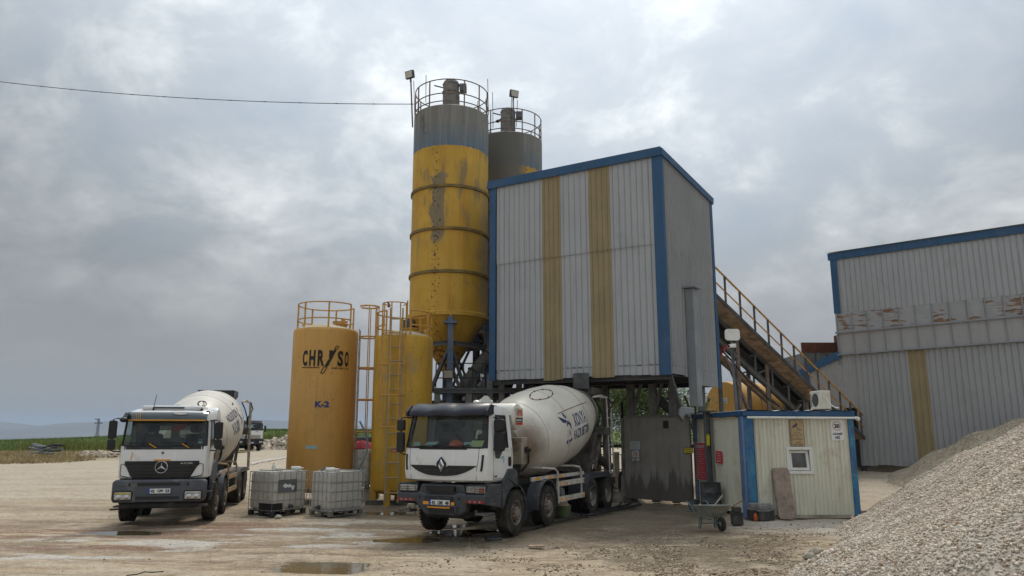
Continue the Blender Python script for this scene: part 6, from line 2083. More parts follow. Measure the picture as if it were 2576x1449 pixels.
def mixer_body(par, a2, a3, flip, dm, water_label):
    a4 = a3 + 1.37
    end = a4 + .95
    # frame rails, subframe, cross parts
    for s in (-1, 1):
        MB().hbeam((s * .42, -.9, .86), (s * .42, end, .86), .09, .26, .02).build('frame_rail', chassis_m, par)
        MB().box(s * .42 - .05, .6, 1.0, s * .42 + .05, end - .2, 1.16).build('subframe', rail_white if False else chassis_m, par)
    for y in (0, a2, a3, a4):
        mb = MB().tube((-1.0, y, .5), (1.0, y, .5), .09, n=10)
        if y >= a3:
            mb.ball((0, y, .52), .26, .24, .24)
        mb.build('axle', chassis_m, par, smooth=True)
    MB().box(-.40, -.8, .45, .40, 1.2, 1.15).build('engine', chassis_m, par, bevel=.05)
    # drum
    drum = MB().lathe([(r, s) for r, s in DR_P], 56, DR_A, DR_B - DR_A).build('drum', dm, par, smooth=True, angle=28)
    seam_m = rust_nut
    mb = MB()
    for s in (.36, 1.06, 2.26, 3.7, 4.9, 5.5):
        mb.path([drum_at(s, 2 * PI * i / 48, .002) for i in range(48)], .0065, 4, True)
    mb.build('seam', drum_seam, drum)
    mb = MB()
    a0 = R(68) if not flip else R(-22)
    s0 = 2.15 if not flip else .55
    oval = [drum_at(s0 + .62 * math.cos(t) * (1 if not flip else .42), a0 + (.20 if not flip else .42) * math.sin(t), .005) for t in np.linspace(0, 2 * PI, 28, endpoint=False)]
    mb.path(oval, .011, 5, True)
    mb.build('hatch_rim', rust_nut, drum)
    mb = MB()
    for t in np.linspace(0, 2 * PI, 8, endpoint=False):
        q = drum_at(s0 + .60 * math.cos(t) * (1 if not flip else .42), a0 + (.19 if not flip else .40) * math.sin(t), .0)
        mb.ball(q, .03, .03, .03, 6, 4)
    mb.build('hatch_bolt', chassis_m, drum)
    if not flip:
        MB().path([drum_at(s, R(30), .003) for s in np.linspace(1.85, 4.3, 14)], .010, 4).build('weld_bead', rust_nut, drum)
    # lettering: reads along the drum, turned over on the other truck
    mb = MB()

    def fn(s0, p0, k, ks=0.0):
        if not flip:
            return lambda x, y: drum_at(s0 + x + ks * y, p0 + y / k, .006)
        return lambda x, y: drum_at(s0 - x - ks * y, p0 - y / k, .006)
    if not flip:
        write(mb, 'KONYA', 0, 0, 1.0, .37, fn(2.62, R(4), 1.18, 0), .02)
        write(mb, 'HAZIR BETON', 0, 0, 1.34, .26, fn(2.48, R(-12), 1.18, 0), .012)
        lg = (1.84, R(-14))
    else:
        write(mb, 'KONYA', 0, 0, .95, .38, fn(2.55, R(19), 1.18, 0), .012)
        write(mb, 'HAZIR BETON', 0, 0, 1.3, .26, fn(2.75, R(36), 1.18, 0), .01)
        lg = (3.35, R(46))
    g = fn(lg[0], lg[1], 1.18)
    poly = lambda pts: mb.add([g(a * 1.0 - .1, b * .80) for a, b in pts], [tuple(range(len(pts)))])
    # the firm's mark: a slender blue figure of blades
    poly([(.30, 1.12), (.40, 1.06), (.46, .90), (.40, .86), (.33, .95)])
    poly([(.0, 1.05), (.16, .96), (.40, .80), (.36, .72), (.16, .78)])
    poly([(.42, .80), (.60, .66), (.64, .38), (.52, .60), (.40, .70)])
    poly([(.36, .72), (.41, .70), (.42, .38), (.36, .03), (.24, .0), (.33, .36)])
    poly([(.43, .60), (.46, .40), (.64, .07), (.41, .035), (.445, .38)])
    poly([(.40, .0), (.425, .0), (.40, -.14), (.385, -.14)])
    mb.build('lettering', navy_ink, drum)
    # bearings and pedestals
    MB().prism([(-.5, 1.12), (.5, 1.12), (.34, 2.1), (-.34, 2.1)], (0, .98, 0), (1, 0, 0), (0, 0, 1), -.16, .16).build('front_pedestal', muddy_steel, par, bevel=.02)
    MB().tube(DR_A - (DR_B - DR_A).normalized() * .42, DR_A, .34, n=20).build('drive_motor', chassis_m, par, smooth=True)
    ry = 6.55
    MB().prism([(-.62, 1.1), (.62, 1.1), (.85, 2.35), (.6, 2.2), (-.6, 2.2), (-.85, 2.35)], (0, ry, 0), (1, 0, 0), (0, 0, 1), -.14, .14).build('rear_pedestal', muddy_steel, par, bevel=.02)
    for s in (-1, 1):
        MB().tube((s * .6, ry - .12, 2.32), (s * .6, ry + .12, 2.36), .15, n=16).build('roller', chassis_m, par, smooth=True)
        MB().beam((s * .75, ry, 1.2), (s * .80, ry + .9, 2.9), .09, .09).build('rear_frame', muddy_steel, par)
    uu = (DR_B - DR_A).normalized()
    MB().lathe([(.70, 5.45), (.82, 5.47), (.82, 5.62), (.70, 5.64)], 48, DR_A, uu).build('track_ring', muddy_steel, par, smooth=True)
    # feed hopper, collector and chute
    hz0 = 3.35 if not flip else 3.40
    hy = 7.45 if not flip else 6.75
    mb = MB()
    t = [(-.62, hy - .50), (.62, hy - .50), (.62, hy + .55), (-.62, hy + .55)]
    b = [(-.28, hy - .30), (.28, hy - .30), (.28, hy + .12), (-.28, hy + .12)]
    mb.add([(x, y, hz0 + .42) for x, y in t] + [(x, y, hz0 + .22) for x, y in t] + [(x, y, hz0 - .28) for x, y in b],
           [(0, 1, 5, 4), (1, 2, 6, 5), (2, 3, 7, 6), (3, 0, 4, 7), (4, 5, 9, 8), (5, 6, 10, 9), (6, 7, 11, 10), (7, 4, 8, 11)])
    mb.add([(x * .95, y, hz0 + .42) for x, y in t] + [(x * .9, y, hz0 - .2) for x, y in b], [(4, 5, 1, 0), (5, 6, 2, 1), (6, 7, 3, 2), (7, 4, 0, 3), (7, 6, 5, 4)])
    mb.build('feed_hopper', muddy_steel if not flip else black_plastic, par)
    MB().lathe([(.55, 0), (.50, -.3), (.22, -.72)], 20, (0, 7.55, 2.55), (0, 0, 1)).build('collector', muddy_steel, par, smooth=True)
    pts = [(.22 * math.cos(q), .22 * math.sin(q)) for q in np.linspace(PI, 2 * PI, 10)] + [(.19 * math.cos(q), .19 * math.sin(q)) for q in np.linspace(2 * PI, PI, 10)]
    d = Vector((.55, .75, -.55)).normalized() if not flip else Vector((.15, .95, -.35)).normalized()
    o = Vector((0, 7.5, 1.95))
    sx = d.cross(Vector((0, 0, 1))).normalized()
    MB().prism(pts, o, sx, sx.cross(d), 0, -1.35 if sx.cross(sx.cross(d)).dot(d) < 0 else 1.35).build('chute', muddy_steel, par)
    # tubular ladder and control pipes on the right rear
    lx, ly = (.98, 7.2) if not flip else (1.06, 7.3)
    mb = MB()
    for s in (0, .42):
        mb.tube((lx + .06, ly + s, .95), (lx, ly + s, 3.3), .028, n=6)
    for k in range(8):
        mb.tube((lx + .06 - .008 * k, ly, 1.05 + k * .29), (lx + .06 - .008 * k, ly + .42, 1.05 + k * .29), .02, n=6)
    mb.build('ladder', rail_white, par, smooth=True)
    MB().path([(lx, ly, 3.3), (lx, ly - .05, 3.42), (lx - .1, ly - .5, 3.45), (lx - .2, ly - .75, 3.42)], .026, 6).path([(lx, ly + .42, 3.3), (lx, ly + .42, 3.42), (lx - .1, ly - .3, 3.50), (lx - .2, ly - .7, 3.44)], .024, 6).build('guard_pipe', rail_white, par, smooth=True)
    MB().path([(lx - .2, ly - .75, 3.40), (lx - .12, ly - .5, 3.2), (lx - .05, ly - .25, 2.9), (lx - .02, ly - .2, 2.4), (lx - .1, ly - .1, 1.8)], .024, 6).path([(lx, ly + .2, 3.45), (lx + .08, ly + .35, 3.2), (lx - .03, ly - .05, 2.9), (lx - .05, ly - .1, 2.1)], .022, 6).build('hose', black_rubber, par, smooth=True)
    MB().box(lx - .3, ly - .35, 2.25, lx + .05, ly + .1, 2.5).build('step_box', muddy_steel, par, bevel=.02)
    # water tank across the frame behind the cab
    wt_ = MB().lathe([(0, -1.05), (.2, -1.04), (.305, -1.0), (.325, -.93), (.325, .93), (.305, 1.0), (.2, 1.04), (0, 1.05)], 32, (0, .42, 2.70), (1, 0, 0)).build('water_tank', white_paint if flip else drum_white, par, smooth=True, angle=50)
    MB().lathe([(.06, 0), (.10, .02), (.10, .06), (.05, .09), (0, .10)], 16, (-.1, .38, 3.02)).build('filler_cap', white_paint, wt_, smooth=True)
    for s in (-.6, .6):
        MB().box(s - .05, .32, 1.1, s + .05, .52, 2.4).build('tank_stand', muddy_steel, par)
    if water_label:
        o = Vector((1.047, .42, 2.62))
        U_, V_ = Vector((0, 1, 0)), Vector((0, 0, 1))
        st = MB().prism([(-.20, -.14), (.20, -.14), (.20, .28), (-.20, .28)], o, U_, V_, 0, .004).build('sticker', sticker_cream, wt_)
        mb = MB()
        write(mb, 'AYYA', -.14, .09, .32, .15, flat(o, U_, V_, .008), .05)
        mb.prism([(-.18, -.12), (.18, -.12), (.18, -.06), (-.18, -.06)], o, U_, V_, .004, .006)
        mb.build('lettering', red_ink, st)
        MB().prism([(-.19, -.05), (.19, -.05), (.19, .05), (-.19, .05)], o, U_, V_, .004, .007).build('band', black_ink, st)
        mb = MB()
        write(mb, 'MAKİNA', -.17, -.03, .34, .06, flat(o, U_, V_, .010), .03)
        mb.build('lettering', white_sign, st)
        MB().prism([(-.19, .12), (-.11, .12), (-.11, .26), (-.19, .26)], o, U_, V_, .004, .006).build('blue_mark', sign_teal, st)
    # oil cooler and valve gear behind the cab
    MB().box(.62, .62, 1.55, 1.02, .95, 2.2).build('cooler', cooler_m, par, bevel=.02)
    MB().box(.64, .60, 1.36, 1.0, .66, 1.56).build('cooler_frame', chassis_m, par)
    mb = MB().tube((1.0, .8, 1.92), (1.17, .82, 1.9), .05, n=10).tube((1.08, .8, 1.98), (1.08, .8, 1.82), .04, n=10)
    mb.path([(1.1, .82, 1.85), (1.05, .95, 1.6), (.9, .9, 1.4), (.7, .8, 1.3)], .03, 6)
    mb.build('valve', chassis_m, par, smooth=True)
    # mudguards, side guards, tanks
    gm = grey_plastic
    for s in (-1, 1):
        x0, x1 = (.82, 1.16) if s > 0 else (-1.16, -.82)
        fender(par, x0, x1, a2, .62, gm, -5, 185)
        n = 14
        mb = MB()
        y0, y1, rr = a3, a4, .60
        top = [(y0 - rr * math.cos(R(q)), .5 + rr * math.sin(R(q))) for q in np.linspace(8, 90, 8)] + [(y1 + rr * math.cos(R(q)), .5 + rr * math.sin(R(q))) for q in np.linspace(90, 8, 8)]
        x0, x1 = (.62, 1.17) if s > 0 else (-1.17, -.62)
        for (a, b), (c, d_) in zip(top[:-1], top[1:]):
            mb.add([(x0, a, b), (x0, c, d_), (x1, c, d_), (x1, a, b), (x0, a, b + .03), (x0, c, d_ + .03), (x1, c, d_ + .03), (x1, a, b + .03)], [(0, 1, 2, 3), (4, 7, 6, 5), (2, 6, 7, 3), (0, 4, 5, 1)])
            xo = x1 if s > 0 else x0
            mb.add([(xo, a, b + .03), (xo, c, d_ + .03), (xo, c, d_ - .10), (xo, a, b - .10)], [(0, 1, 2, 3)])
        mb.build('mudguard', gm, par, smooth=True, angle=50)
    MB().box(-1.1, end - .1, .72, 1.1, end, .92).build('rear_bumper', chassis_m, par, bevel=.02)
    for s in (-1, 1):
        MB().box(s * .85 - .2, end - .02, .74, s * .85 + .2, end + .05, .9).build('tail_light', red_m, par, bevel=.01)
    ga, gb = a2 + .70, a3 - .72
    sg = MB()
    for z in (.52, .92):
        sg.box(1.10, ga, z, 1.14, gb + .12, z + .13)
    sg.box(1.10, ga - .03, .5, 1.15, ga + .06, 1.06)
    sg.path([(1.12, gb - .1, .5), (1.12, gb - .1, 1.25), (1.1, gb - .18, 1.36), (1.02, gb - .4, 1.40), (.5, gb - .6, 1.40)], .03, 8)
    sg.path([(1.12, ga + .02, 1.0), (1.12, ga + .02, 1.30), (1.08, ga - .08, 1.38), (.9, ga - .6, 1.42), (.5, ga - .7, 1.42)], .03, 8)
    gd = sg.build('side_guard', guard_m if flip else rail_white, par)
    for k, (yy, z) in enumerate(((ga + .18, .92), (ga + .62, .92), (ga + .18, .52), (ga + .6, .52), (gb, .52))):
        MB().box(1.14, yy - .07, z + .035, 1.146, yy + .07, z + .095).build('reflector', orange_m, gd)
    MB().box(1.14, gb + .03, .95, 1.146, gb + .11, 1.02).build('reflector', red_m, gd)
    for k, (yy, rr) in enumerate(((ga + .25, .15), (ga + .6, .15))):
        MB().lathe([(0, -.28), (rr * .8, -.26), (rr, -.2), (rr, .2), (rr * .8, .26), (0, .28)], 18, (.78, yy, .72), (1, 0, 0)).build('air_tank', steel_grey, par, smooth=True)
    MB().box(.55, ga + .05, .98, 1.0, ga + .55, 1.22).build('battery_box', chassis_m, par, bevel=.02)
    MB().box(-1.08, ga, .45, -.55, gb, 1.05).build('fuel_tank', chassis_m, par, bevel=.05)
    # yellow-marked rail on the subframe
    rl = MB().box(1.0, 1.15, 1.13, 1.05, a3 - .4, 1.22).build('marker_rail', rail_white, par)
    for yy in (1.35, 2.2, 2.9):
        MB().box(1.05, yy, 1.145, 1.056, yy + .24, 1.205).build('reflector', orange_m, rl)
    for s in (-1, 1):
        wheel(par, s * 1.02, 0, s)
        wheel(par, s * 1.02, a2, s)
        wheel(par, s * 1.02, a3, s, dual=True, front=False)
        wheel(par, s * 1.02, a4, s, dual=True, front=False)


drum_seam = paint('drum_seam_line', (.34, .27, .19), .7, var=.3)
sticker_cream = paint('worn_cream_sticker', (.55, .48, .34), .7, var=.1, dirt=(.4, .3, .2), amt=.2, dscale=8)
cooler_m = paint('rusty_cooler_box', (.30, .265, .195), .8, var=.2, scale=4, dirt=(.12, .07, .04), amt=.42, dscale=3.5, streak=(.13, .08, .05), samt=.6)
guard_m = paint('yellowed_side_guard', (.33, .26, .15), .7, var=.2, dirt=(.2, .16, .11), amt=.3, dscale=4)


def cab_inside(par, w, yf, yr, z0, z1, win=()):
    """dashboard, wheel, seats, lining"""
    MB().box(-w + .10, yf + .06, z0 - .35, w - .10, yf + .52, z0 + .0).build('dashboard', dash_m, par, bevel=.04)
    for x in (-.52, .55):
        s = MB().box(x - .26, yr - .62, z0 - .45, x + .26, yr - .18, z0 - .25).box(x - .25, yr - .34, z0 - .25, x + .25, yr - .17, z0 + .30)
        s.box(x - .15, yr - .32, z0 + .33, x + .15, yr - .2, z0 + .55)
        s.build('seat', seat_cloth, par, bevel=.06)
    t = Vector((0, .55, .83))
    c = Vector((.55, yf + .50, z0 - .04))
    a, b = Vector((1, 0, 0)), Vector((1, 0, 0)).cross(t.normalized())
    MB().path([c + (a * math.cos(q) + b * math.sin(q)) * .22 for q in np.linspace(0, 2 * PI, 24, endpoint=False)], .016, 6, True).tube(c, c - t * .3, .03).build('steering_wheel', black_plastic, par, smooth=True)
    # lining of the rear wall round its windows, and roof lining
    rw = MB()
    y = yr - .05
    xs = sorted(win)
    edges = [-w + .04] + [e for p in xs for e in p] + [w - .04]
    for i in range(0, len(edges), 2):
        rw.box(edges[i], y, z0 - .5, edges[i + 1], y + .03, z1 + .02)
    for p in xs:
        rw.box(p[0], y, z0 - .5, p[1], y + .03, z0 + .18).box(p[0], y, z1 - .12, p[1], y + .03, z1 + .02)
    rw.build('rear_lining', cab_inner, par)
    MB().box(-w + .08, yf + .14, z1 - .01, w - .08, yr - .06, z1 + .03).build('roof_lining', cab_inner, par)
    MB().box(-w + .05, yf + .3, z0 - .75, w - .05, yr - .05, z0 - .7).build('cab_floor', dash_m, par)


def plate(par, body, x, y, z, w=.52, h=.115):
    o = Vector((x, y, z))
    u, v = Vector((1, 0, 0)), Vector((0, 0, 1))
    p = MB().rounded(0, 0, w, h, .01, o, u, v, -.012, .0).build('number_plate', white_sign, par)
    MB().rounded(0, 0, w + .04, h + .04, .012, o, u, v, -.02, -.012).build('plate_holder', black_plastic, p)
    MB().prism([(-w / 2, -h / 2), (-w / 2 + .045, -h / 2), (-w / 2 + .045, h / 2), (-w / 2, h / 2)], o, u, v, .0, .002).build('blue_strip', blue_plate, p)
    mb = MB()
    a, b, c = body.split()
    n = (0, .17, .47, .80)
    f = flat(o + Vector((-w / 2 + .06, 0, -h * .33)), u, v, .003)
    write(mb, a, .0, 0, .095, h * .66, f, .045)
    write(mb, b, .155, 0, .135, h * .66, f, .045)
    write(mb, c, .345, 0, .095, h * .66, f, .045)
    mb.build('lettering', black_ink, p)
    return p


blue_plate = paint('plate_blue_strip', (.02, .06, .36), .4)


def slats(mb, x0, x1, z0, z1, y, n, d=.02, t=.4):
    for k in range(n):
        z = z0 + (z1 - z0) * (k + .5) / n
        mb.box(x0, y - d, z - (z1 - z0) / n * t / 2, x1, y, z + (z1 - z0) / n * t / 2)
    return mb


# ------------------------------------------------------------------ nearer truck
def truck_near(loc, rotz):
    t = thing('mixer_truck', 'white mixer truck with dark visor roof, nearest to the camera under the tower', 'mixer truck', loc, rotz)
    a2, a3 = 1.92, 5.22
    mixer_body(t, a2, a3, False, drum_a, True)
    yr = -.02
    cb = Cab([(1.24, 1.06, -1.30, yr), (1.28, 1.10, -1.36, yr), (1.45, 1.115, -1.385, yr), (1.70, 1.115, -1.38, yr), (1.93, 1.11, -1.36, yr), (1.985, 1.105, -1.35, yr), (2.30, 1.08, -1.285, yr - .02), (2.70, 1.045, -1.20, yr - .05), (2.82, 1.03, -1.16, yr - .07), (2.90, 1.0, -1.10, yr - .10), (2.945, .90, -.96, yr - .2)])
    cb.shell(t, 5, 7, white_paint)
    cab_inside(t, 1.08, -1.28, yr, 1.985, 2.70, ((.05, .55),))
    # dip of the side window and door lines
    for s in (1, -1):
        x = s * 1.112
        MB().prism([(-1.0, 1.99), (-.50, 1.99), (-.62, 1.90), (-.78, 1.74), (-.97, 1.75)], (x, 0, 0), (0, s, 0) if s > 0 else (0, 1, 0), (0, 0, 1), -.004, .006).build('window_dip', dark_glass, t)
        dr = MB().path([(x + s * .002, -1.06, 1.30), (x + s * .002, -1.06, 1.97)], .005, 4).path([(x + s * .002, -.14, 1.45), (x * .997, -.14, 1.97)], .005, 4).path([(x + s * .002, -1.06, 1.30), (x + s * .002, -.42, 1.30), (x + s * .002, -.14, 1.48)], .005, 4)
        dr.build('door_gap', black_plastic, t)
        MB().rounded(-.25, 1.66, .16, .22, .05, (x, 0, 0), (0, 1, 0), (0, 0, 1), -.008, .008).build('door_handle', black_plastic, t)
        # wheel arch panel and step under the door
        mb = MB()
        arch = [(-.66, .62), (-.66, 1.22), (-.52, 1.34), (-.38, 1.50), (-.05, 1.50), (.10, 1.42), (.14, 1.20), (.16, 1.02)] + [(.60 * math.cos(R(q)), .5 + .60 * math.sin(R(q))) for q in np.linspace(62, 158, 9)]
        mb.prism([(b_, z_) for b_, z_ in arch], (s * 1.13, 0, 0), (0, 1, 0), (0, 0, 1), -.05, .02)
        mb.build('wheel_arch', grey_plastic, t, bevel=.015)
        x0, x1 = (.80, 1.15) if s > 0 else (-1.15, -.80)
        fender(t, x0, x1, 0, .60, grey_plastic, -22, 62)
        fender(t, x0, x1, 0, .60, grey_plastic, 62, 160)
    st = MB().prism([(-.34, 1.62), (-.28, 1.72), (-.40, 1.72)], (1.117, -.22, 0), (0, 1, 0), (0, 0, 1), 0, .003).prism([(-.44, 1.73), (-.24, 1.73), (-.27, 1.79), (-.41, 1.79)], (1.117, -.28, 0), (0, 1, 0), (0, 0, 1), 0, .003).build('door_sticker', sign_teal, t)
    MB().rounded(-.10, 1.70, .06, .26, .01, (1.113, 0, 0), (0, 1, 0), (0, 0, 1), 0, .004).build('door_sticker', sticker_cream, t)
    # front panel seams, smile grille, badge
    mb = MB()
    for s in (-1, 1):
        pts = [cb.front(s * x, z, .002) for x, z in ((.90, 1.97), (.895, 1.75), (.86, 1.52), (.84, 1.28))]
        mb.path(pts, .006, 4)
    mb.build('panel_gap', black_plastic, t)
    cut = lambda x: 1.595 - (0.0 if abs(x) > .17 else (.09 * (1 - max(0, abs(x) - .07) / .10)))
    zb = lambda x: 1.365 + .225 * (abs(x) / .86) ** 2.6
    gr = MB()
    cb.strip(gr, list(np.linspace(-.86, -.17, 12)) + [-.12, -.07, 0, .07, .12] + list(np.linspace(.17, .86, 12)), cut, zb, .012, .03)
    g = gr.build('grille', black_plastic, t)
    mb = MB()
    for k in range(4):
        z = 1.40 + k * .035
        xs = np.linspace(-.42, .42, 9)
        mb.path([cb.front(x, z, .022) for x in xs], .008, 4)
    for x in np.linspace(-.36, .36, 11):
        mb.path([cb.front(x, 1.39, .021), cb.front(x + .02, 1.51, .021)], .005, 4)
    mb.build('grille_bar', grey_plastic, g)
    c0 = cb.front(0, 1.60, .03)
    dm = MB()
    outer = [(0, .15), (.085, 0), (0, -.15), (-.085, 0)]
    inner = [(0, .09), (.048, 0), (0, -.09), (-.048, 0)]
    core = [(0, .035), (.018, 0), (0, -.035), (-.018, 0)]
    f = lambda q, d: Vector((c0.x + q[0], c0.y - d, c0.z + q[1]))
    for i in range(4):
        j = (i + 1) % 4
        mid = lambda q, w_: (q[0], q[1])
        dm.add([f(outer[i], 0), f(outer[j], 0), f(inner[j], .035), f(inner[i], .035)], [(0, 1, 2, 3)])
        dm.add([f(core[i], 0), f(core[j], 0), f(inner[j], .035), f(inner[i], .035)], [(3, 2, 1, 0)])
    dm.build('badge', chrome, t)
    MB().prism([(0, .185), (.12, .05), (.12, -.05), (0, -.185), (-.12, -.05), (-.12, .05)], (c0.x, c0.y + .005, c0.z), (1, 0, 0), (0, 0, 1), -.02, .004).build('badge_base', black_plastic, t)
    mb = MB()
    write(mb, '430', -1.02, 1.335, .13, .045, lambda a, b: Vector((1.118, a, b)), .04)
    mb.build('lettering', black_ink, t)
    # side vents
    for s in (-1, 1):
        pts = [cb.front(s * x, z, .008) for x, z in ((.99, 1.83), (.985, 1.70), (.975, 1.58), (.96, 1.48))]
        MB().path(pts, .026, 6).build('side_vent', black_plastic, t)
    # visor: a moulded dark peak
    rows = []
    for (z, off, k) in ((2.685, .05, 1.0), (2.70, .22, 1.0), (2.76, .24, 1.0), (2.84, .18, .99), (2.93, .06, .96), (2.99, -.10, .92), (2.99, -.55, .90)):
        r = []
        for i in range(33):
            x = -1.09 + 2.18 * i / 32
            xx = x * k
            b = cb.front(min(1.0, max(-1.0, xx * .95)), 2.70)
            dent = .05 * (math.exp(-((xx - .30) / .16) ** 2) + math.exp(-((xx + .45) / .16) ** 2)) * (1 if .1 < off + .3 < .6 else 0)
            r.append((xx, b.y - off + .10 * (abs(xx) / 1.05) ** 4 + dent * .6, z - dent * .6))
        rows.append(r)
    vz = MB().grid(rows).build('visor', navy_plastic, t, smooth=True, angle=60)
    for s in (1, -1):
        mb = MB().prism([(-1.32, 2.69), (-.98, 2.72), (-.98, 2.93), (-1.12, 2.94), (-1.30, 2.80)], (s * 1.055, 0, 0), (0, 1, 0), (0, 0, 1), -.02, .02)
        mb.build('visor_end', navy_plastic, vz)
    MB().tube((.86, -.95, 2.93), (.98, -.9, 2.95), .03, n=8).build('roof_lamp', black_plastic, t)
    hn = MB().lathe([(.13, 0), (.10, .03), (.05, .12), (.04, .3)], 16, (.62, -.52, 3.04), (0, 1, 0)).build('horn', drum_white, t, smooth=True)
    # wipers and windscreen papers, helmet, mirror, flag
    mb = MB()
    for x0, x1 in ((-.72, -.05), (.02, .72)):
        mb.path([cb.front(x0, 2.00, .03), cb.front((x0 + x1) / 2, 2.03, .035), cb.front(x1, 2.035, .03)], .012, 4)
        mb.path([cb.front(x1 - .25, 1.99, .03), cb.front(x1 - .05, 2.06, .04)], .012, 4)
    mb.build('wiper', black_plastic, t)
    cb.strip(MB(), np.linspace(-.92, .92, 20), lambda x: 1.99, lambda x: 1.955, .006, .02).build('scuttle', black_plastic, t) if False else cb.strip(MB(), np.linspace(-.62, .62, 16), lambda x: 1.99, lambda x: 1.94, .006, .02).build('scuttle', black_plastic, t)
    inn = lambda x, z, d: Vector((x, cb.front(x, z).y + d, z))
    for x, w_, h_, mt, tl in ((-.76, .17, .09, paper_m, 0), (-.42, .30, .10, paper_m, .12), (.60, .21, .09, paper_m, 0), (.78, .30, .16, paper_y, .05)):
        o = inn(x, 2.06, .07)
        MB().prism([(-w_ / 2, -h_ / 2), (w_ / 2, -h_ / 2), (w_ / 2 + tl, h_ / 2), (-w_ / 2 + tl, h_ / 2)], o, (1, .06 if x > 0 else -.06, 0), (0, .18, 1), 0, .004).build('paper', mt, t)
    h = Vector((.13, -1.02, 2.0))
    hel = MB()
    rows = []
    for j in range(7):
        q = PI / 2 * j / 6
        rows.append([h + Vector((.155 * math.cos(q) * math.cos(p) * 1.15, .155 * math.cos(q) * math.sin(p), .165 * math.sin(q))) for p in np.linspace(0, 2 * PI, 21)])
    hel.grid(rows).lathe([(.15, 0), (.20, -.005), (.20, .012), (.15, .02)], 20, h)
    he = hel.build('safety_helmet', helmet_m, None, smooth=True)
    he.location, he.rotation_euler = t.location, t.rotation_euler
    tag(he, 'orange safety helmet lying on the dashboard of the nearer mixer truck', 'helmet')
    o = Vector((.56, -.14, 2.32))
    fl = MB().prism([(-.22, -.32), (.24, -.30), (.24, .30), (-.22, .30)], o, (1, 0, 0), (0, 0, 1), 0, .01).build('flag', flag_red, t)
    mo = [(.02 + .115 * math.cos(q), .02 + .115 * math.sin(q)) for q in np.linspace(R(50), R(310), 18)] + [(.05 + .085 * math.cos(q), .02 + .085 * math.sin(q)) for q in np.linspace(R(300), R(60), 18)]
    st_ = []
    for k in range(10):
        rr = .06 if k % 2 == 0 else .025
        st_.append((.02 + rr * math.sin(2 * PI * k / 10), -.18 + rr * math.cos(2 * PI * k / 10)))
    MB().prism(mo, o + Vector((0, -.002, 0)), (1, 0, 0), (0, 0, 1), .01, .014).prism(st_, o + Vector((0, -.002, 0)), (1, 0, 0), (0, 0, 1), .01, .014).build('crescent_star', white_sign, fl)
    MB().rounded(.22, 2.50, .30, .13, .05, (0, -1.08, 0), (1, 0, 0), (0, 0, 1), -.03, .03).build('rear_view_mirror', black_plastic, t, bevel=.015)
    MB().prism([(-.12, 2.56), (.22, 2.60), (.20, 2.66), (-.02, 2.65)], (0, -1.12, 0), (1, 0, 0), (0, 0, 1), 0, .03).build('sun_blind', cab_inner, t)
    mirror(t, -1.20, -1.30, 2.10, -1, .20, .46, .26, .06, True)
    mirror(t, 1.24, -1.02, 2.12, 1, .26, .42, .26, .04, True)
    # bumper
    yb = -1.46
    MB().prism([(-1.10, .78), (1.10, .78), (1.12, .98), (1.12, 1.02), (.60, 1.02), (.55, 1.18), (-.55, 1.18), (-.60, 1.02), (-1.12, 1.02), (-1.12, .98)], (0, yb + .35, 0), (1, 0, 0), (0, 0, 1), 0, .30).build('bumper', grey_plastic, t, bevel=.03)
    for s in (-1, 1):
        MB().prism([(s * .56, .78), (s * 1.12, .80), (s * 1.14, .99), (s * .56, .99)] if s > 0 else [(-1.12, .80), (-.56, .78), (-.56, .99), (-1.14, .99)], (0, yb, 0), (1, 0, 0), (0, 0, 1), -.3, .04).build('bumper_corner', grey_plastic, t, bevel=.035)
        MB().prism([(-1.45, .78), (-.70, .66), (-.66, 1.18), (-1.30, 1.2), (-1.46, .99)], (s * 1.10, 0, 0), (0, 1, 0), (0, 0, 1), -.03, .03).build('bumper_side', grey_plastic, t, bevel=.02)
        tp = MB()
        for k in range(4):
            x = s * (.66 + .12 * k)
            tp.box(min(x, x + s * .09), yb - .046, .81, max(x, x + s * .09), yb - .036, .87)
        tp.build('reflector_tape', red_m, t)
        pass
        tw_ = MB()
        for k in range(3):
            x = s * (.75 + .12 * k)
            tw_.box(min(x, x + s * .03), yb - .047, .82, max(x, x + s * .03), yb - .037, .86)
        tw_.build('reflector_tape', paper_dull, t)
        x0, x1 = sorted((s * .64, s * 1.10))
        lm = MB().box(x0, -1.46, 1.01, x1, -1.25, 1.16).build('headlight', lamp_glass, t, bevel=.02)
        MB().box(x0 - .03, -1.42, 1.0, x1 + .02, -1.2, 1.2).build('lamp_housing', black_plastic, lm, bevel=.02)
        mb = MB()
        for z in (1.03, 1.07, 1.11, 1.15):
            mb.tube((x0 - .01, -1.485, z), (x1 + .01, -1.485, z), .006, n=5)
        for x in (x0, (x0 + x1) / 2, x1):
            mb.tube((x, -1.485, 1.01), (x, -1.485, 1.17), .006, n=5)
        mb.build('lamp_guard', black_plastic, lm)
        if s > 0:
            MB().box(.96, -1.466, 1.03, 1.09, -1.45, 1.14).build('indicator', orange_dull, lm, bevel=.01)
        MB().path([(s * .86, -1.38, .66), (s * .86, -1.38, .58), (s * 1.1, -1.36, .56), (s * 1.12, -1.05, .56)], .03, 6).box(min(s * .84, s * 1.14), -1.40, .55, max(s * .84, s * 1.14), -1.1, .60).build('step', muddy_steel, t)
    # centre bull bar part
    yc = yb - .07
    MB().prism([(-.62, 1.00), (-.60, .76), (-.36, .53), (.50, .53), (.66, .62), (.68, 1.00), (.50, 1.02), (.36, .96), (-.36, .96), (-.50, 1.02)], (0, yc, 0), (1, 0, 0), (0, 0, 1), -.28, .0).build('bumper_centre', grey_plastic, t, bevel=.04)
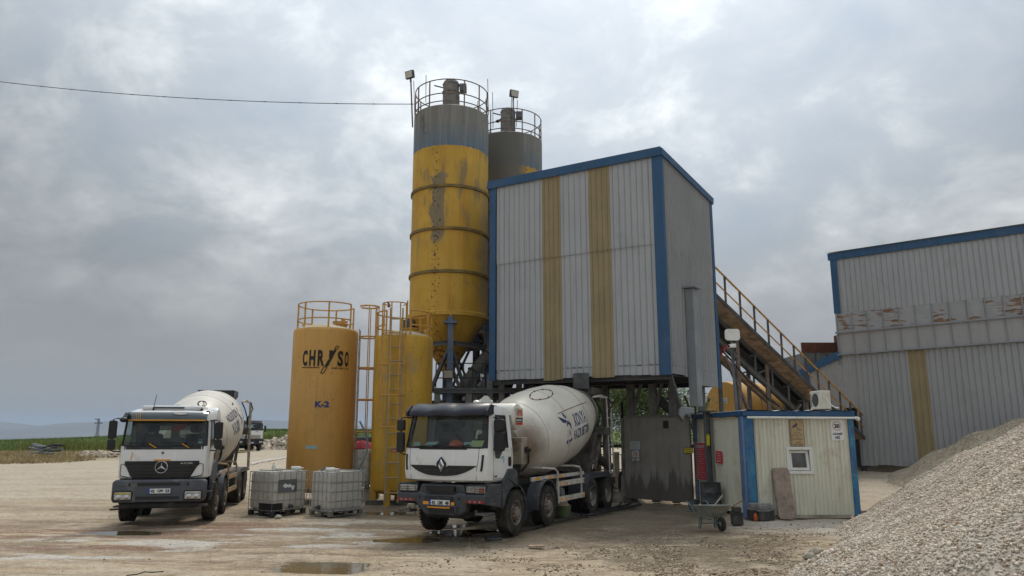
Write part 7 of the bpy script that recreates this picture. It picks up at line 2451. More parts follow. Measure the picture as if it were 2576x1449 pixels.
    gl = MB().box(-.36, yc - .012, .83, .36, yc + .01, .94).build('lower_grille', black_plastic, t)
    slats(MB(), -.34, .34, .84, .93, yc - .012, 4, .012).build('grille_bar', grey_plastic, gl)
    MB().prism([(-.36, .72), (.40, .72), (.46, .58), (-.22, .58)], (0, yc, 0), (1, 0, 0), (0, 0, 1), -.02, .012).build('tow_opening', black_plastic, t)
    MB().path([(-.36, yc - .03, .72), (-.28, yc - .04, .735), (.34, yc - .04, .735), (.42, yc - .03, .72), (.46, yc - .03, .60)], .022, 6).build('tow_bar', grey_plastic, t, smooth=True)
    MB().box(-.36, -1.50, 1.03, .36, -1.42, 1.15).build('upper_grille', black_plastic, t)
    for x0, x1 in ((-.40, -.16), (.40 - .18, .40)):
        MB().box(x0, yc - .022, .755, x1, yc - .012, .82).build('amber_strip', orange_m, t)
    MB().box(-.28, yc - .045, .685, .30, yc - .03, .715).build('amber_strip', orange_m, t)
    plate(t, '42 CME 48', .035, yc - .04, .80)
    for s in (-1, 1):
        MB().tube((s * .50, yc + .01, .70), (s * .50, yc - .015, .70), .022, n=10).tube((s * .50, yc + .01, .90), (s * .50, yc - .015, .90), .022, n=10).build('bolt_hole', black_plastic, t)
    MB().box(-.5, -1.3, .45, .6, -.6, .60).build('sump_guard', chassis_m, t, bevel=.04)
    return t


paper_dull = paint('dirty_reflector_white', (.34, .30, .26), .6, var=.3)
orange_dull = paint('faded_indicator_lens', (.35, .10, .05), .3, var=.2, coat=.3)


# ------------------------------------------------------------------ farther truck on the left
def truck_left(loc, rotz):
    t = thing('mixer_truck', 'white mixer truck with black grille and lettering upside down on its drum, at left', 'mixer truck', loc, rotz)
    a2, a3 = 1.6, 5.0
    mixer_body(t, a2, a3, True, drum_b, False)
    yr = -.02
    cb = Cab([(1.17, 1.05, -1.33, yr), (1.20, 1.07, -1.37, yr), (1.60, 1.075, -1.385, yr), (1.86, 1.07, -1.375, yr), (1.91, 1.07, -1.37, yr), (1.99, 1.065, -1.355, yr), (2.30, 1.05, -1.30, yr - .01), (2.62, 1.03, -1.24, yr - .03), (2.76, 1.02, -1.20, yr - .05), (2.86, .98, -1.10, yr - .10), (2.93, .88, -.80, yr - .15)])
    cb.shell(t, 5, 7, white_paint)
    cab_inside(t, 1.03, -1.30, yr, 1.99, 2.62, ((-.72, -.12), (.10, .75)))
    MB().box(-.70, -1.0, 2.90, .80, -.1, 3.02).build('roof_fairing', white_paint, t, bevel=.05)
    MB().box(-.40, -1.02, 2.94, .35, -.98, 2.985).build('roof_hatch', grey_plastic, t, bevel=.01)
    # dark visor with its orange lower edge
    rows = []
    for z, off in ((2.62, .03), (2.63, .17), (2.72, .16), (2.80, .10), (2.84, .02)):
        rows.append([tuple(cb.front(x, min(z, 2.75), off)[:2]) + (z,) for x in np.linspace(-.98, .98, 25)])
    vs = MB().grid(rows).build('visor', dark_glass, t, smooth=True, angle=60)
    MB().path([cb.front(x, 2.63, .175) for x in np.linspace(-.95, .95, 21)], .016, 5).build('orange_edge', orange_line, vs)
    mb = MB()
    for k in range(3):
        x = -.72 + .045 * k
        mb.path([cb.front(x + .03, 2.65, .178), (x, cb.front(x, 2.74).y - .13, 2.82)], .006, 4)
    mb.build('stripes', orange_line, vs)
    MB().prism([(.12, 2.845), (.22, 2.79), (.34, 2.775), (.46, 2.79), (.56, 2.845)], (0, cb.front(.3, 2.75).y - .135, 0), (1, 0, 0), (0, 0, 1), -.01, .012).build('white_patch', white_paint, vs)
    # black band under the windscreen, orange marks
    bd = MB()
    cb.strip(bd, np.linspace(-.95, .95, 24), lambda x: 1.99, lambda x: 1.895, .008, .03)
    bd.build('scuttle', black_plastic, t)
    mb = MB()
    for x0 in (-.52, .22):
        mb.path([cb.front(x, 1.925, .014) for x in np.linspace(x0, x0 + .33, 5)], .016, 5)
    mb.build('washer_grip', grey_plastic, t)
    mb = MB()
    for x0, x1 in ((-.88, -.22), (-.02, .55)):
        mb.path([cb.front(x0, 2.06, .035), cb.front((x0 + x1) / 2, 2.06, .04), cb.front(x1, 2.05, .035)], .013, 4)
    mb.build('wiper', black_plastic, t)
    mb = MB()
    for x1 in (-.34, .44):
        mb.path([cb.front(x1, 2.04, .05), cb.front(x1 + .18, 1.935, .045)], .014, 4)
    mb.path([cb.front(-.72, 1.83, .008), cb.front(-.75, 1.63, .008)], .009, 4)
    cb.strip(mb, np.linspace(-.19, .20, 6), lambda x: 1.645, lambda x: 1.612, .012, .015)
    mb.build('orange_mark', orange_line, t)
    MB().tube(cb.front(0, 1.81, .012), cb.front(0, 1.81, -.01), .035, n=14).build('round_badge', steel_grey, t)
    mb = MB()
    cb.strip(mb, np.linspace(-1.0, -.74, 5), lambda x: 1.25, lambda x: 1.235, .012, .02)
    cb.strip(mb, np.linspace(.74, 1.0, 5), lambda x: 1.25, lambda x: 1.235, .012, .02)
    mb.build('orange_line', orange_line, t)
    # black grille, wider above
    hw = lambda z: .90 - max(0, (1.60 - z)) * .55
    rows_f = []
    gz = np.linspace(1.06, 1.605, 8)
    fr_, bk_ = [], []
    for z in gz:
        w_ = min(.885, .60 + (z - 1.06) * .66)
        zz = max(z, 1.18)
        fr_.append([tuple(cb.front(x, zz, .022)[:2]) + (z,) for x in np.linspace(-w_, w_, 19)])
    g = MB().grid(fr_)
    g.grid([[(p[0], p[1] + .05, p[2]) for p in r] for r in fr_][::-1])
    for e in (0, -1):
        g.grid([[r[e] for r in fr_], [(r[e][0], r[e][1] + .05, r[e][2]) for r in fr_]])
    g.grid([fr_[-1], [(p[0], p[1] + .05, p[2]) for p in fr_[-1]]])
    gr = g.build('grille', black_plastic, t, smooth=True, angle=50)
    mb = MB()
    for k in range(5):
        z = 1.14 + k * .085
        w_ = min(.86, .56 + (z - 1.06) * .66)
        mb.path([cb.front(x, max(z, 1.18), .028)[:2] + (z,) if False else tuple(cb.front(x, max(z, 1.18), .026)[:2]) + (z,) for x in np.linspace(-w_, w_, 15)], .008, 4)
    mb.build('grille_bar', grille_grey, gr)
    c0 = cb.front(0, 1.455, .035)
    st = MB().path([c0 + Vector((.145 * math.cos(q), 0, .145 * math.sin(q))) for q in np.linspace(0, 2 * PI, 36, endpoint=False)], .0105, 6, True)
    for a in (90, 210, 330):
        d = Vector((math.cos(R(a)), 0, math.sin(R(a))))
        n_ = Vector((-d.z, 0, d.x))
        st.add([c0 + n_ * .024, c0 + Vector((0, -.02, 0)), c0 - n_ * .024, c0 + d * .142], [(0, 1, 3), (1, 2, 3), (0, 3, 2)])
    st.build('star_badge', chrome, gr)
    mb = MB()
    f0 = cb.front(.6, 1.55, .024)
    write(mb, 'AXOR', .44, 1.525, .30, .045, lambda a, b: cb.front(a, b, .028), .0)
    mb.build('lettering', chrome, gr)
    # white side flaps beside the grille
    for s in (-1, 1):
        pts = [(.975, 1.52), (.90, 1.535), (.83, 1.46), (.70, 1.22), (.74, 1.20), (.96, 1.24), (.985, 1.33)]
        mb = MB()
        fr2 = [cb.front(s * a, b, .030) for a, b in pts]
        k_ = Vector((0, .06, 0))
        n_ = len(pts)
        mb.add(fr2 + [p + k_ for p in fr2], [tuple(range(n_)) if s < 0 else tuple(range(n_))[::-1]] + [(i, (i + 1) % n_, n_ + (i + 1) % n_, n_ + i) for i in range(n_)])
        mb.build('corner_flap', white_paint, t, bevel=.012)
        MB().path([p + Vector((0, .0, 0)) for p in fr2], .012, 5, True).build('flap_gap', black_plastic, t)
        x = s * 1.073
        MB().path([(x, -1.05, 1.25), (x, -1.05, 1.98)], .005, 4).path([(x, -.12, 1.50), (x, -.12, 1.98)], .005, 4).build('door_gap', black_plastic, t)
        MB().prism([(-1.05, 1.995), (-.72, 1.995), (-1.03, 1.90)], (s * 1.068, 0, 0), (0, 1, 0), (0, 0, 1), -.006, .006).build('window_dip', dark_glass, t)
        MB().rounded(-.25, 1.60, .14, .12, .03, (x, 0, 0), (0, 1, 0), (0, 0, 1), -.006, .008).build('door_handle', black_plastic, t)
        mb = MB()
        arch = [(-.70, .56), (-.70, 1.10), (-.62, 1.20), (-.46, 1.50), (-.34, 1.58), (-.06, 1.58), (.02, 1.5), (.10, 1.2), (.14, 1.06)] + [(.60 * math.cos(R(q)), .5 + .60 * math.sin(R(q))) for q in np.linspace(64, 160, 9)]
        mb.prism(arch, (s * 1.10, 0, 0), (0, 1, 0), (0, 0, 1), -.05, .03)
        mb.build('wheel_arch', grey_plastic2, t, bevel=.02)
        x0, x1 = (.80, 1.13) if s > 0 else (-1.13, -.80)
        fender(t, x0, x1, 0, .60, grey_plastic2, -40, 62)
        fender(t, x0, x1, 0, .60, grey_plastic2, 62, 165)
        MB().path([(s * 1.13, -.78, 1.02), (s * 1.18, -.62, 1.02), (s * 1.13, -.5, 1.02)], .025, 6).box(min(s * 1.02, s * 1.16), -1.0, .78, max(s * 1.02, s * 1.16), -.66, .82).box(min(s * .86, s * 1.10), -1.25, .46, max(s * .86, s * 1.10), -.9, .50).build('step', muddy_steel, t)
    MB().rounded(-.34, 1.70, .10, .16, .01, (1.077, 0, 0), (0, 1, 0), (0, 0, 1), 0, .004).build('door_sticker', red_m, t)
    MB().rounded(-.20, 1.72, .10, .16, .01, (1.077, 0, 0), (0, 1, 0), (0, 0, 1), 0, .004).build('door_sticker', black_ink, t)
    # bumper
    yb = -1.50
    MB().prism([(-1.05, .60), (1.05, .60), (1.09, .70), (1.09, 1.10), (1.02, 1.15), (-1.02, 1.15), (-1.09, 1.10), (-1.09, .70)], (0, yb, 0), (1, 0, 0), (0, 0, 1), -.34, .06).build('bumper', grey_plastic2, t, bevel=.035)
    y0 = yb - .06
    for (x0, x1, z0, z1) in ((-.50, .50, 1.00, 1.08), (-.52, .50, .665, .745)):
        gg = MB().box(x0, y0 - .004, z0, x1, y0 + .05, z1).build('lower_grille', black_plastic, t)
        slats(MB(), x0 + .02, x1 - .02, z0, z1, y0 - .003, 4, .008).build('grille_bar', grille_grey, gg)
    for s in (-1, 1):
        x0, x1 = sorted((s * .66, s * 1.0))
        MB().box(x0, y0 - .003, .99, x1, y0 + .04, 1.075).build('tow_cover', grey_plastic2, t, bevel=.012)
        MB().box(min(s * .66, s * .71), y0 - .006, 1.0, max(s * .66, s * .71), y0 + .03, 1.07).build('tow_slot', black_plastic, t)
        x0, x1 = sorted((s * .62, s * 1.02))
        lm = MB().box(x0, y0 - .035, .665, x1, y0 + .05, .86).build('headlight', lamp_glass, t, bevel=.03)
        MB().box(x0 + .01, y0 - .042, .80, x1 - .01, y0 - .02, .85).build('indicator', amber_lens if s < 0 else lamp_glass, lm, bevel=.01)
        MB().rounded((x0 + x1) / 2, .763, x1 - x0 + .05, .245, .05, (0, y0, 0), (1, 0, 0), (0, 0, 1), -.02, .015).build('lamp_bezel', black_plastic, lm)
        for xx in ((x0 + x1) / 2 - .09, (x0 + x1) / 2 + .09):
            MB().lathe([(.058, 0), (.05, .006), (.0, .012)], 18, (xx, y0 - .036, .74), (0, -1, 0)).build('bulb_lens', chrome, lm, smooth=True)
    MB().box(-.30, y0 - .012, .79, .33, y0 + .02, .955).build('plate_recess', grey_plastic2, t, bevel=.01)
    plate(t, '42 CJM 53', .02, y0 - .022, .875)
    MB().box(-.92, -1.45, .44, .92, -1.1, .60).build('valance', chassis_m, t, bevel=.05)
    MB().beam((-1.15, -1.3, .42), (-.8, -1.3, .44), .06, .04).build('step_stub', chassis_m, t)
    mirror(t, -1.27, -1.28, 2.02, -1, .19, .46, .26, .03)
    mirror(t, 1.28, -1.18, 2.02, 1, .19, .44, .24, .03)
    # drooping front mirror, aerial, roof bits
    MB().ball((-.98, -1.48, 2.64), .10, .12, .07).beam((-.95, -1.30, 2.80), (-.97, -1.45, 2.68), .10, .06).build('kerb_mirror', black_plastic, t, smooth=True)
    MB().tube((-.42, -1.0, 2.9), (-.36, -1.0, 3.30), .008, n=5).tube((-.42, -1.0, 2.88), (-.41, -1.0, 2.97), .022, n=8).build('aerial', black_plastic, t)
    mb = MB()
    for k in range(3):
        mb.path([Vector((.62 + .02 * k, -.3 + .03 * k, 3.10)) + Vector((.075 * math.cos(q) * (1 + .2 * k), .03 * math.sin(q + k), .075 * math.sin(q))) for q in np.linspace(0, 2 * PI, 20, endpoint=False)], .010, 5, True)
    mb.build('cable_coil', black_rubber, t)
    MB().path([Vector((.02, -.2, 3.0)) + Vector((.085 * math.cos(q), 0, .085 * math.sin(q))) for q in np.linspace(0, PI, 12)], .022, 6).build('lifting_eye', white_paint, t)
    MB().tube((.92, -1.0, 2.86), (.98, -1.08, 2.85), .03, n=8).build('roof_lamp', black_plastic, t)
    MB().ball((.78, -.98, 2.92), .035, .035, .035).build('roof_lamp', black_plastic, t)
    for (z, mt, w_) in ((2.13, sign_blue, .12), (2.07, paper_m, .10)):
        o = cb.front(.86, z)
        MB().prism([(-w_ / 2, -.02), (w_ / 2, -.02), (w_ / 2, .02), (-w_ / 2, .02)], (o.x, o.y + .02, o.z), (1, .1, 0), (0, .15, 1), 0, .003).build('sticker', mt, t)
    MB().rounded(0, 0, .34, .15, .05, (.22, -.85, 2.45), (.9, 0, .35), (-.35, 0, .9), -.02, .02).build('hanging_banner', flag_red, t)
    return t


orange_line = paint('orange_trim_line', (.62, .27, .015), .5, var=.15)
grille_grey = paint('grille_bar_grey', (.035, .036, .038), .5)
grey_plastic2 = paint('grey_blue_bumper_plastic', (.072, .078, .090), .6, dirt=(.2, .19, .17), amt=.15, dscale=2)

near = truck_near((-.95, 18.56, 0), -.45)
left = truck_left((-9.24, 21.06, 0), .22)


# ------------------------------------------------------------------ truck in the distance
def truck_far(loc, rotz):
    t = thing('truck', 'white truck with black visor and bumper far behind the left mixer truck', 'truck', loc, rotz)
    yr = .30
    cb = Cab([(1.20, 1.15, -1.30, yr), (1.24, 1.2, -1.36, yr), (1.60, 1.2, -1.37, yr), (2.0, 1.2, -1.36, yr), (2.03, 1.2, -1.355, yr), (2.4, 1.18, -1.32, yr), (2.74, 1.15, -1.28, yr), (2.86, 1.13, -1.25, yr), (2.98, 1.06, -1.1, yr - .1)])
    cb.shell(t, 4, 6, white_paint)
    cab_inside(t, 1.14, -1.3, yr, 2.03, 2.74, ((-.7, .7),))
    mb = MB()
    cb.strip(mb, np.linspace(-1.1, 1.1, 20), lambda x: 2.98, lambda x: 2.74, .10, .10)
    mb.build('visor', black_plastic, t)
    mb = MB()
    for k in range(4):
        cb.strip(mb, np.linspace(-.95, .95, 12), lambda x, k=k: 1.32 + k * .075, lambda x, k=k: 1.285 + k * .075, .01, .02)
    mb.build('grille', black_plastic, t)
    mb = MB()
    for x in (-.55, .45):
        cb.strip(mb, np.linspace(x, x + .25, 4), lambda x_: 1.93, lambda x_: 1.88, .01, .02)
    mb.build('handle', black_plastic, t)
    MB().box(-1.2, -1.55, .62, 1.2, -1.15, 1.18).build('bumper', black_plastic, t, bevel=.05)
    for s in (-1, 1):
        MB().box(min(s * .8, s * 1.1), -1.57, .80, max(s * .8, s * 1.1), -1.5, .98).build('headlight', lamp_glass, t, bevel=.02)
        fender(t, min(s * .85, s * 1.2), max(s * .85, s * 1.2), .0, .62, black_plastic, -10, 190, .08)
    plate(t, '42 DA 76', .05, -1.57, .82)
    mb = MB()
    MB().hbeam((-.42, -1, .9), (-.42, 7, .9), .1, .26).hbeam((.42, -1, .9), (.42, 7, .9), .1, .26).build('frame_rail', chassis_m, t)
    MB().box(-1.2, .75, 1.1, 1.2, 6.4, 1.35).box(-1.2, .75, 1.35, -1.14, 6.4, 2.0).box(1.14, .75, 1.35, 1.2, 6.4, 2.0).box(-1.2, .75, 1.35, 1.2, .82, 2.3).build('tipper_body', muddy_steel, t)
    for y in (0, 4.2, 5.55):
        for s in (-1, 1):
            wheel(t, s * 1.04, y, s, dual=y > 1, front=y < 1)
    mirror(t, 1.38, -1.2, 1.95, 1, .2, .42, .2)
    mirror(t, -1.38, -1.2, 1.95, -1, .2, .42, .2)
    return t


fp = G(600, 1135, .55)
truck_far((fp.x + .55, fp.y + 1.0, float(ground_z(fp.x, fp.y))), R(28))

# ================================================================== IBC CONTAINERS
def ibc(loc, rotz, label, pallet_mat, patch=False, worn_foot=False, group=None):
    t = thing('ibc_container', label, 'container', loc, rotz, group)
    L, W_ = .5, .6                           # half sizes
    z0, z1 = .15, 1.19
    # pallet
    mb = MB()
    for y in (-W_ + .06, 0, W_ - .06):
        for x in (-L + .06, 0, L - .06):
            mb.box(x - .06, y - .06, .02, x + .06, y + .06, .11)
    for x in (-L, -.06, L - .12):
        mb.box(x, -W_, 0, x + .12, W_, .022)
    for k in range(6):
        y = -W_ + k * (2 * W_ - .14) / 5
        mb.box(-L, y, .11, L, y + .14, .132)
    mb.build('pallet', pallet_mat, t, bevel=.004)
    # plastic bottle: softly bulging between the bars
    rows = []
    for z in np.linspace(z0, z1, 22):
        e = min(1, (z - z0) / .10 + .0, (z1 - z) / .09 + .0)
        inset = .06 * (1 - min(1, e)) ** 2 + .012
        bul = .013 * math.sin((z - z0) / (z1 - z0) * PI * 5) ** 2
        r = []
        a, b = L - inset, W_ - inset
        rad_ = .07
        pts = []
        for sx, sy, an in ((1, 1, 0), (-1, 1, 90), (-1, -1, 180), (1, -1, 270)):
            for i in range(5):
                q = R(an + 90 * i / 4)
                pts.append((sx * (a - rad_) + rad_ * math.cos(q), sy * (b - rad_) + rad_ * math.sin(q)))
        full = []
        for i in range(len(pts)):
            p, n = Vector(pts[i]), Vector(pts[(i + 1) % len(pts)])
            full.append(p)
            if (n - p).length > .3:
                for k in range(1, 12):
                    q = p.lerp(n, k / 12)
                    d = Vector(((n - p).y, -(n - p).x)).normalized()
                    full.append(q + d * (.010 * math.sin(PI * k / 12 * 5) ** 2 - bul * .6))
        rows.append([(p.x, p.y, z) for p in full] + [(full[0].x, full[0].y, z)])
    mb = MB().grid(rows)
    top = [p for p in rows[-1][:-1]]
    mb.add(top, [tuple(range(len(top)))])
    mb.lathe([(.11, 0), (.11, .06), (0, .07)], 20, (0, -.05, z1))
    bt = mb.build('bottle', ibc_white, t, smooth=True, angle=40)
    # cage
    mb = MB()
    for z in (.155, .41, .66, .91, 1.17):
        mb.path([(-L, -W_, z), (L, -W_, z), (L, W_, z), (-L, W_, z)], .012, 6, True)
    for k in range(6):
        x = -L + 2 * L * k / 5
        for y in (-W_, W_):
            mb.tube((x, y, .13), (x, y, 1.18), .011, n=6)
    for k in range(1, 6):
        y = -W_ + 2 * W_ * k / 6
        for x in (-L, L):
            mb.tube((x, y, .13), (x, y, 1.18), .011, n=6)
    for y in (-.3, .3):
        mb.tube((-L, y, 1.205), (L, y, 1.205), .014, n=6)
    mb.build('cage', ibc_steel, t, smooth=True)
    if patch:
        pp = MB().box(L + .013, -.42, .62, L + .020, .22, .96).build('label_plate', steel_grey, t)
        mb = MB().prism([(-.28, .80), (-.2, .86), (-.1, .82), (-.02, .84), (.05, .78), (-.03, .74), (-.12, .76), (-.2, .73)], (L + .02, 0, 0), (0, 1, 0), (0, 0, 1), 0, .003)
        mb.prism([(.02, .78), (.13, .80), (.12, .70), (.06, .66), (.03, .72)], (L + .02, 0, 0), (0, 1, 0), (0, 0, 1), 0, .003)
        mb.build('torn_label', white_sign, pp)
    if worn_foot:
        MB().box(-L + .48, -W_ - .016, .16, L + .016, -W_ - .013, .34).box(L + .013, -W_, .16, L + .016, -.25, .34).build('dark_foot', black_plastic, t)
    MB().lathe([(.055, 0), (.055, .07), (.03, .08), (.03, .13)], 12, (L + .01 if patch else 0, 0 if patch else -W_ - .01, .24), (1, 0, 0) if patch else (0, -1, 0)).build('tap', steel_dark, t, smooth=True)
    return t


def lying_bottle(loc, rot, label, cap=True):
    t = thing('plastic_bottle', label, 'bottle', loc, rot)
    MB().lathe([(0, -.16), (.045, -.155), (.055, -.14), (.055, .08), (.045, .11), (.02, .14), (.018, .17)], 16, (0, 0, .056), (1, 0, 0)).build('bottle', pvc_white, t, smooth=True)
    MB().lathe([(.022, .165), (.022, .195), (0, .197)], 12, (0, 0, .056), (1, 0, 0)).build('cap', pvc_white, t, smooth=True)
    return t


sc_ = 1.03
p1 = G(682, 1300)
c, s_ = math.cos(R(-34)), math.sin(R(-34))
off = Vector((-.5 * c - .6 * s_ * 1, -.5 * s_ * 1 + .6 * c, 0)) * sc_
# corner nearest the camera is local (+.5, -.6)
i1 = ibc((p1.x - (.5 * c + .6 * s_) * sc_, p1.y - (.5 * s_ - .6 * c) * sc_, 0), R(-34), 'caged white container on a black pallet with a torn label, nearer the left truck', pallet_black, True, True)
i1.scale = (sc_,) * 3
p2 = G(828, 1302)
c, s_ = math.cos(R(-40)), math.sin(R(-40))
i2 = ibc((p2.x - (.5 * c + .6 * s_) * sc_, p2.y - (.5 * s_ - .6 * c) * sc_, 0), R(-40), 'caged white container on a grey pallet, between the two mixer trucks', pallet_grey)
i2.scale = (.97, .97, sc_)
p3 = D(908, 1200, 27.6)
i3 = ibc((p3.x, p3.y, .42), R(-12), 'caged container raised on blocks, seen in the gap between the yellow tanks', pallet_grey)
i3.scale = (1.1,) * 3
ipz = .42
for k, dx in enumerate((-.35, .35)):
    bl = MB().lathe([(.24, 0), (.20, .42)], 12, (p3.x + dx, p3.y - .45, 0)).build('concrete_block', concrete_m, smooth=True)
    tag(bl, ['round concrete block under the raised container, left one', 'round concrete block under the raised container, right one'][k], 'block')
for k in range(2):
    bl = MB().box(p3.x - .4 + .7 * k, p3.y + .2, 0, p3.x - .1 + .7 * k, p3.y + .55, .42).build('concrete_block', concrete_m, bevel=.02)
    tag(bl, ['square concrete block under the back of the raised container, left one', 'square concrete block under the back of the raised container, right one'][k], 'block')
ztop = 1.19 * sc_
q = i1.location
tag_b = thing('plastic_bottle', 'small white bottle standing on the container nearer the left truck', 'bottle', (q.x - .1, q.y - .25, ztop))
MB().lathe([(.05, 0), (.055, .01), (.055, .13), (.04, .17), (.022, .19), (.022, .23), (0, .232)], 16).build('bottle', pvc_white, tag_b, smooth=True)
lying_bottle((q.x + .42, q.y + .3, ztop), R(10), 'white bottle lying on the container nearer the left truck')
q = i2.location
lying_bottle((q.x - .1, q.y - .4, ztop), R(25), 'white bottle lying on the container between the two trucks')
pp = [(q.x - .42, q.y - .25, ztop + .01), (q.x - .32, q.y - .3, ztop + .10), (q.x - .25, q.y - .38, ztop + .12), (q.x - .15, q.y - .42, ztop + .03)]
tag(MB().path(pp, .028, 6).build('tap_pipe', pipe_grey, smooth=True), 'short bent grey pipe lying on the container between the trucks', 'pipe')
# bundle and sheets on the raised container, black pipe behind the tanks
rows = [[(p3.x + .45 * sx, p3.y + .4 * sy, .42 + 1.31 + .30 * max(0, 1 - (sx * .8) ** 2) * max(0, 1 - sy * sy) + random.uniform(0, .05)) for sx in np.linspace(-1, 1, 9)] for sy in np.linspace(-1, 1, 6)]
tag(MB().grid(rows).build('dust_sheet', cloth_red, smooth=True), 'crumpled red and grey bundle on top of the raised container', 'bundle')
a, b = D(880, 1107, 31), D(945, 1105, 31)
t = thing('steel_pipe', 'thick dark pipe lying behind the gap between the yellow tanks', 'pipe', (0, 0, 0))
MB().tube(a, b, .13, n=14).build('pipe', steel_dark, t, smooth=True)
for q in (a, b):
    MB().box(q.x - .1, q.y - .15, 0, q.x + .1, q.y + .15, q.z - .12).build('trestle', steel_dark, t)
# timber under tank ladder
g = G(962, 1270)
tag(MB().box(g.x - .55, g.y - .1, 0, g.x + .95, g.y + .1, .14).build('timber', muddy_steel, bevel=.01), 'dark timber lying at the foot of the stained yellow tank', 'timber')
# post stump beside the truck's left corner
g = G(1017, 1296)
tag(MB().prism([(-.14, 0), (.14, 0), (.10, .30), (-.10, .30)], (g.x + .15, g.y + .3, 0), (1, 0, 0), (0, 0, 1), -.12, .12).build('concrete_stump', concrete_m, bevel=.02), 'tapered concrete stump at the left corner of the nearer truck', 'block')


# ================================================================== SMALL THINGS BY THE CABIN
g = G(1797, 1291)
br = thing('oil_drum', 'sooty open steel drum behind the wheelbarrow at the cabin side', 'drum', (g.x, g.y + .30, 0))
MB().lathe([(.29, 0), (.30, .02), (.30, .28), (.312, .30), (.30, .32), (.30, .56), (.312, .58), (.30, .60), (.30, .84), (.312, .86), (.29, .86), (.28, .80), (.28, .1), (0, .1)], 36).build('body', barrel_m, br, smooth=True, angle=40)
g = G(1752, 1285)
bk = thing('bucket', 'small grey bucket beside the sooty drum at the foot of the wall', 'bucket', (g.x - .02, g.y + .25, 0))
MB().lathe([(.14, 0), (.17, .30), (.18, .31), (.165, .31), (.13, .03), (0, .03)], 20).build('body', steel_grey, bk, smooth=True)

# wheelbarrow: wheel at right front, handles to the left and right rear
gw, gl = G(1829, 1338), G(1783, 1334)
wb = thing('wheelbarrow', 'worn green wheelbarrow standing in front of the cabin', 'wheelbarrow', (gl.x + .14, gl.y + .12, 0), R(-72))
wb.scale = (.88, .88, .88)
# local x: towards the wheel, z up
zt_, zb_ = .62, .36
top = [(-.42, -.36), (.46, -.30), (.46, .30), (-.42, .36)]
bot = [(-.24, -.22), (.20, -.17), (.20, .17), (-.24, .22)]
rise = [.0, .06, .06, .0]
mb = MB()
T_ = [(x, y, zt_ + r) for (x, y), r in zip(top, rise)]
B_ = [(x, y, zb_) for x, y in bot]
Ti = [(x * .98, y * .97, zt_ + r) for (x, y), r in zip(top, rise)]
Bi = [(x * .97, y * .96, zb_ + .015) for x, y in bot]
mb.add(T_ + B_, [(0, 1, 5, 4), (1, 2, 6, 5), (2, 3, 7, 6), (3, 0, 4, 7), (7, 6, 5, 4)])
mb.add(Ti + Bi, [(4, 5, 1, 0), (5, 6, 2, 1), (6, 7, 3, 2), (7, 4, 0, 3), (4, 5, 6, 7)])
mb.path(T_, .014, 6, True)
mb.build('tray', barrow_green, wb)
for s in (-1, 1):
    MB().path([(-.86, s * .30, .70), (-.72, s * .30, .66), (-.45, s * .27, .40), (-.25, s * .22, .31), (.25, s * .17, .29), (.44, s * .08, .20)], .018, 8).build('handle', barrow_frame, wb, smooth=True)
    MB().path([(-.28, s * .23, .31), (-.33, s * .25, .02), (-.25, s * .25, .0), (-.18, s * .23, .31)], .018, 6).build('leg', barrow_frame, wb, smooth=True)
    MB().beam((.22, s * .19, .30), (.36, s * .25, .58), .03, .02).build('tray_strut', barrow_green, wb)
MB().tube((-.28, -.25, .14), (-.28, .25, .14), .012).build('leg_bar', barrow_frame, wb)
w2 = MB().lathe([(.10, -.04), (.15, -.045), (.185, -.03), (.195, 0), (.185, .03), (.15, .045), (.10, .04)], 28, (.42, 0, .195), (0, 1, 0)).build('wheel', tyre_rubber, wb, smooth=True, angle=60)
MB().lathe([(0, -.05), (.05, -.045), (.10, -.02), (.10, .02), (.05, .045), (0, .05)], 20, (.42, 0, .195), (0, 1, 0)).build('rim', rim_dusty, w2, smooth=True)
sh_ = MB().tube((-.25, .10, .50), (-.02, .36, .90), .018, n=8).build('tool_handle', rail_white)
sh_.location, sh_.rotation_euler, sh_.scale = wb.location, wb.rotation_euler, wb.scale
tag(sh_, 'pale tool handle sticking up out of the wheelbarrow tray', 'tool handle')

st_ = MB().path([D(1828, 1283, wb.location.y), D(1850, 1270, wb.location.y + .1), D(1871, 1257, wb.location.y + .2)], .014, 6).build('stick', rust_nut)
tag(st_, 'thin brown stick poking out of the right side of the wheelbarrow', 'stick')

# leaning slab
a, b = front_pt(1960, 1307, .25), front_pt(2001, 1307, .25)
zt_ = D(1975, 1175, F0.y).z
mx = (a + b) / 2
wS = (b - a).length
lean = Vector((0, 0, 1)) * .985 + v3(-oc, 0) * .13 - v3(uc, 0) * .03
tag(MB().rounded(0, zt_ / 2 + .0, wS * 1.06, zt_, .10, Vector((mx.x, mx.y, .0)), v3(uc, 0), lean, -.05, .05).build('stone_slab', slab_m, bevel=.015), 'tall pitted stone slab leaning on the cabin front', 'slab')

# old batteries and crates
def battery(loc, rot, s, label, mat, group=None):
    t = thing('battery', label, 'battery', loc, rot, group)
    w, d, h = s
    MB().box(-w / 2, -d / 2, 0, w / 2, d / 2, h * .62).build('case', battery_black, t, bevel=.012)
    MB().box(-w / 2 - .012, -d / 2 - .012, h * .60, w / 2 + .012, d / 2 + .012, h * .68).build('rim', mat, t, bevel=.006)
    MB().box(-w / 2 + .03, -d / 2 + .02, h * .68, w / 2 - .03, d / 2 - .02, h).build('cover', mat, t, bevel=.02)
    return t


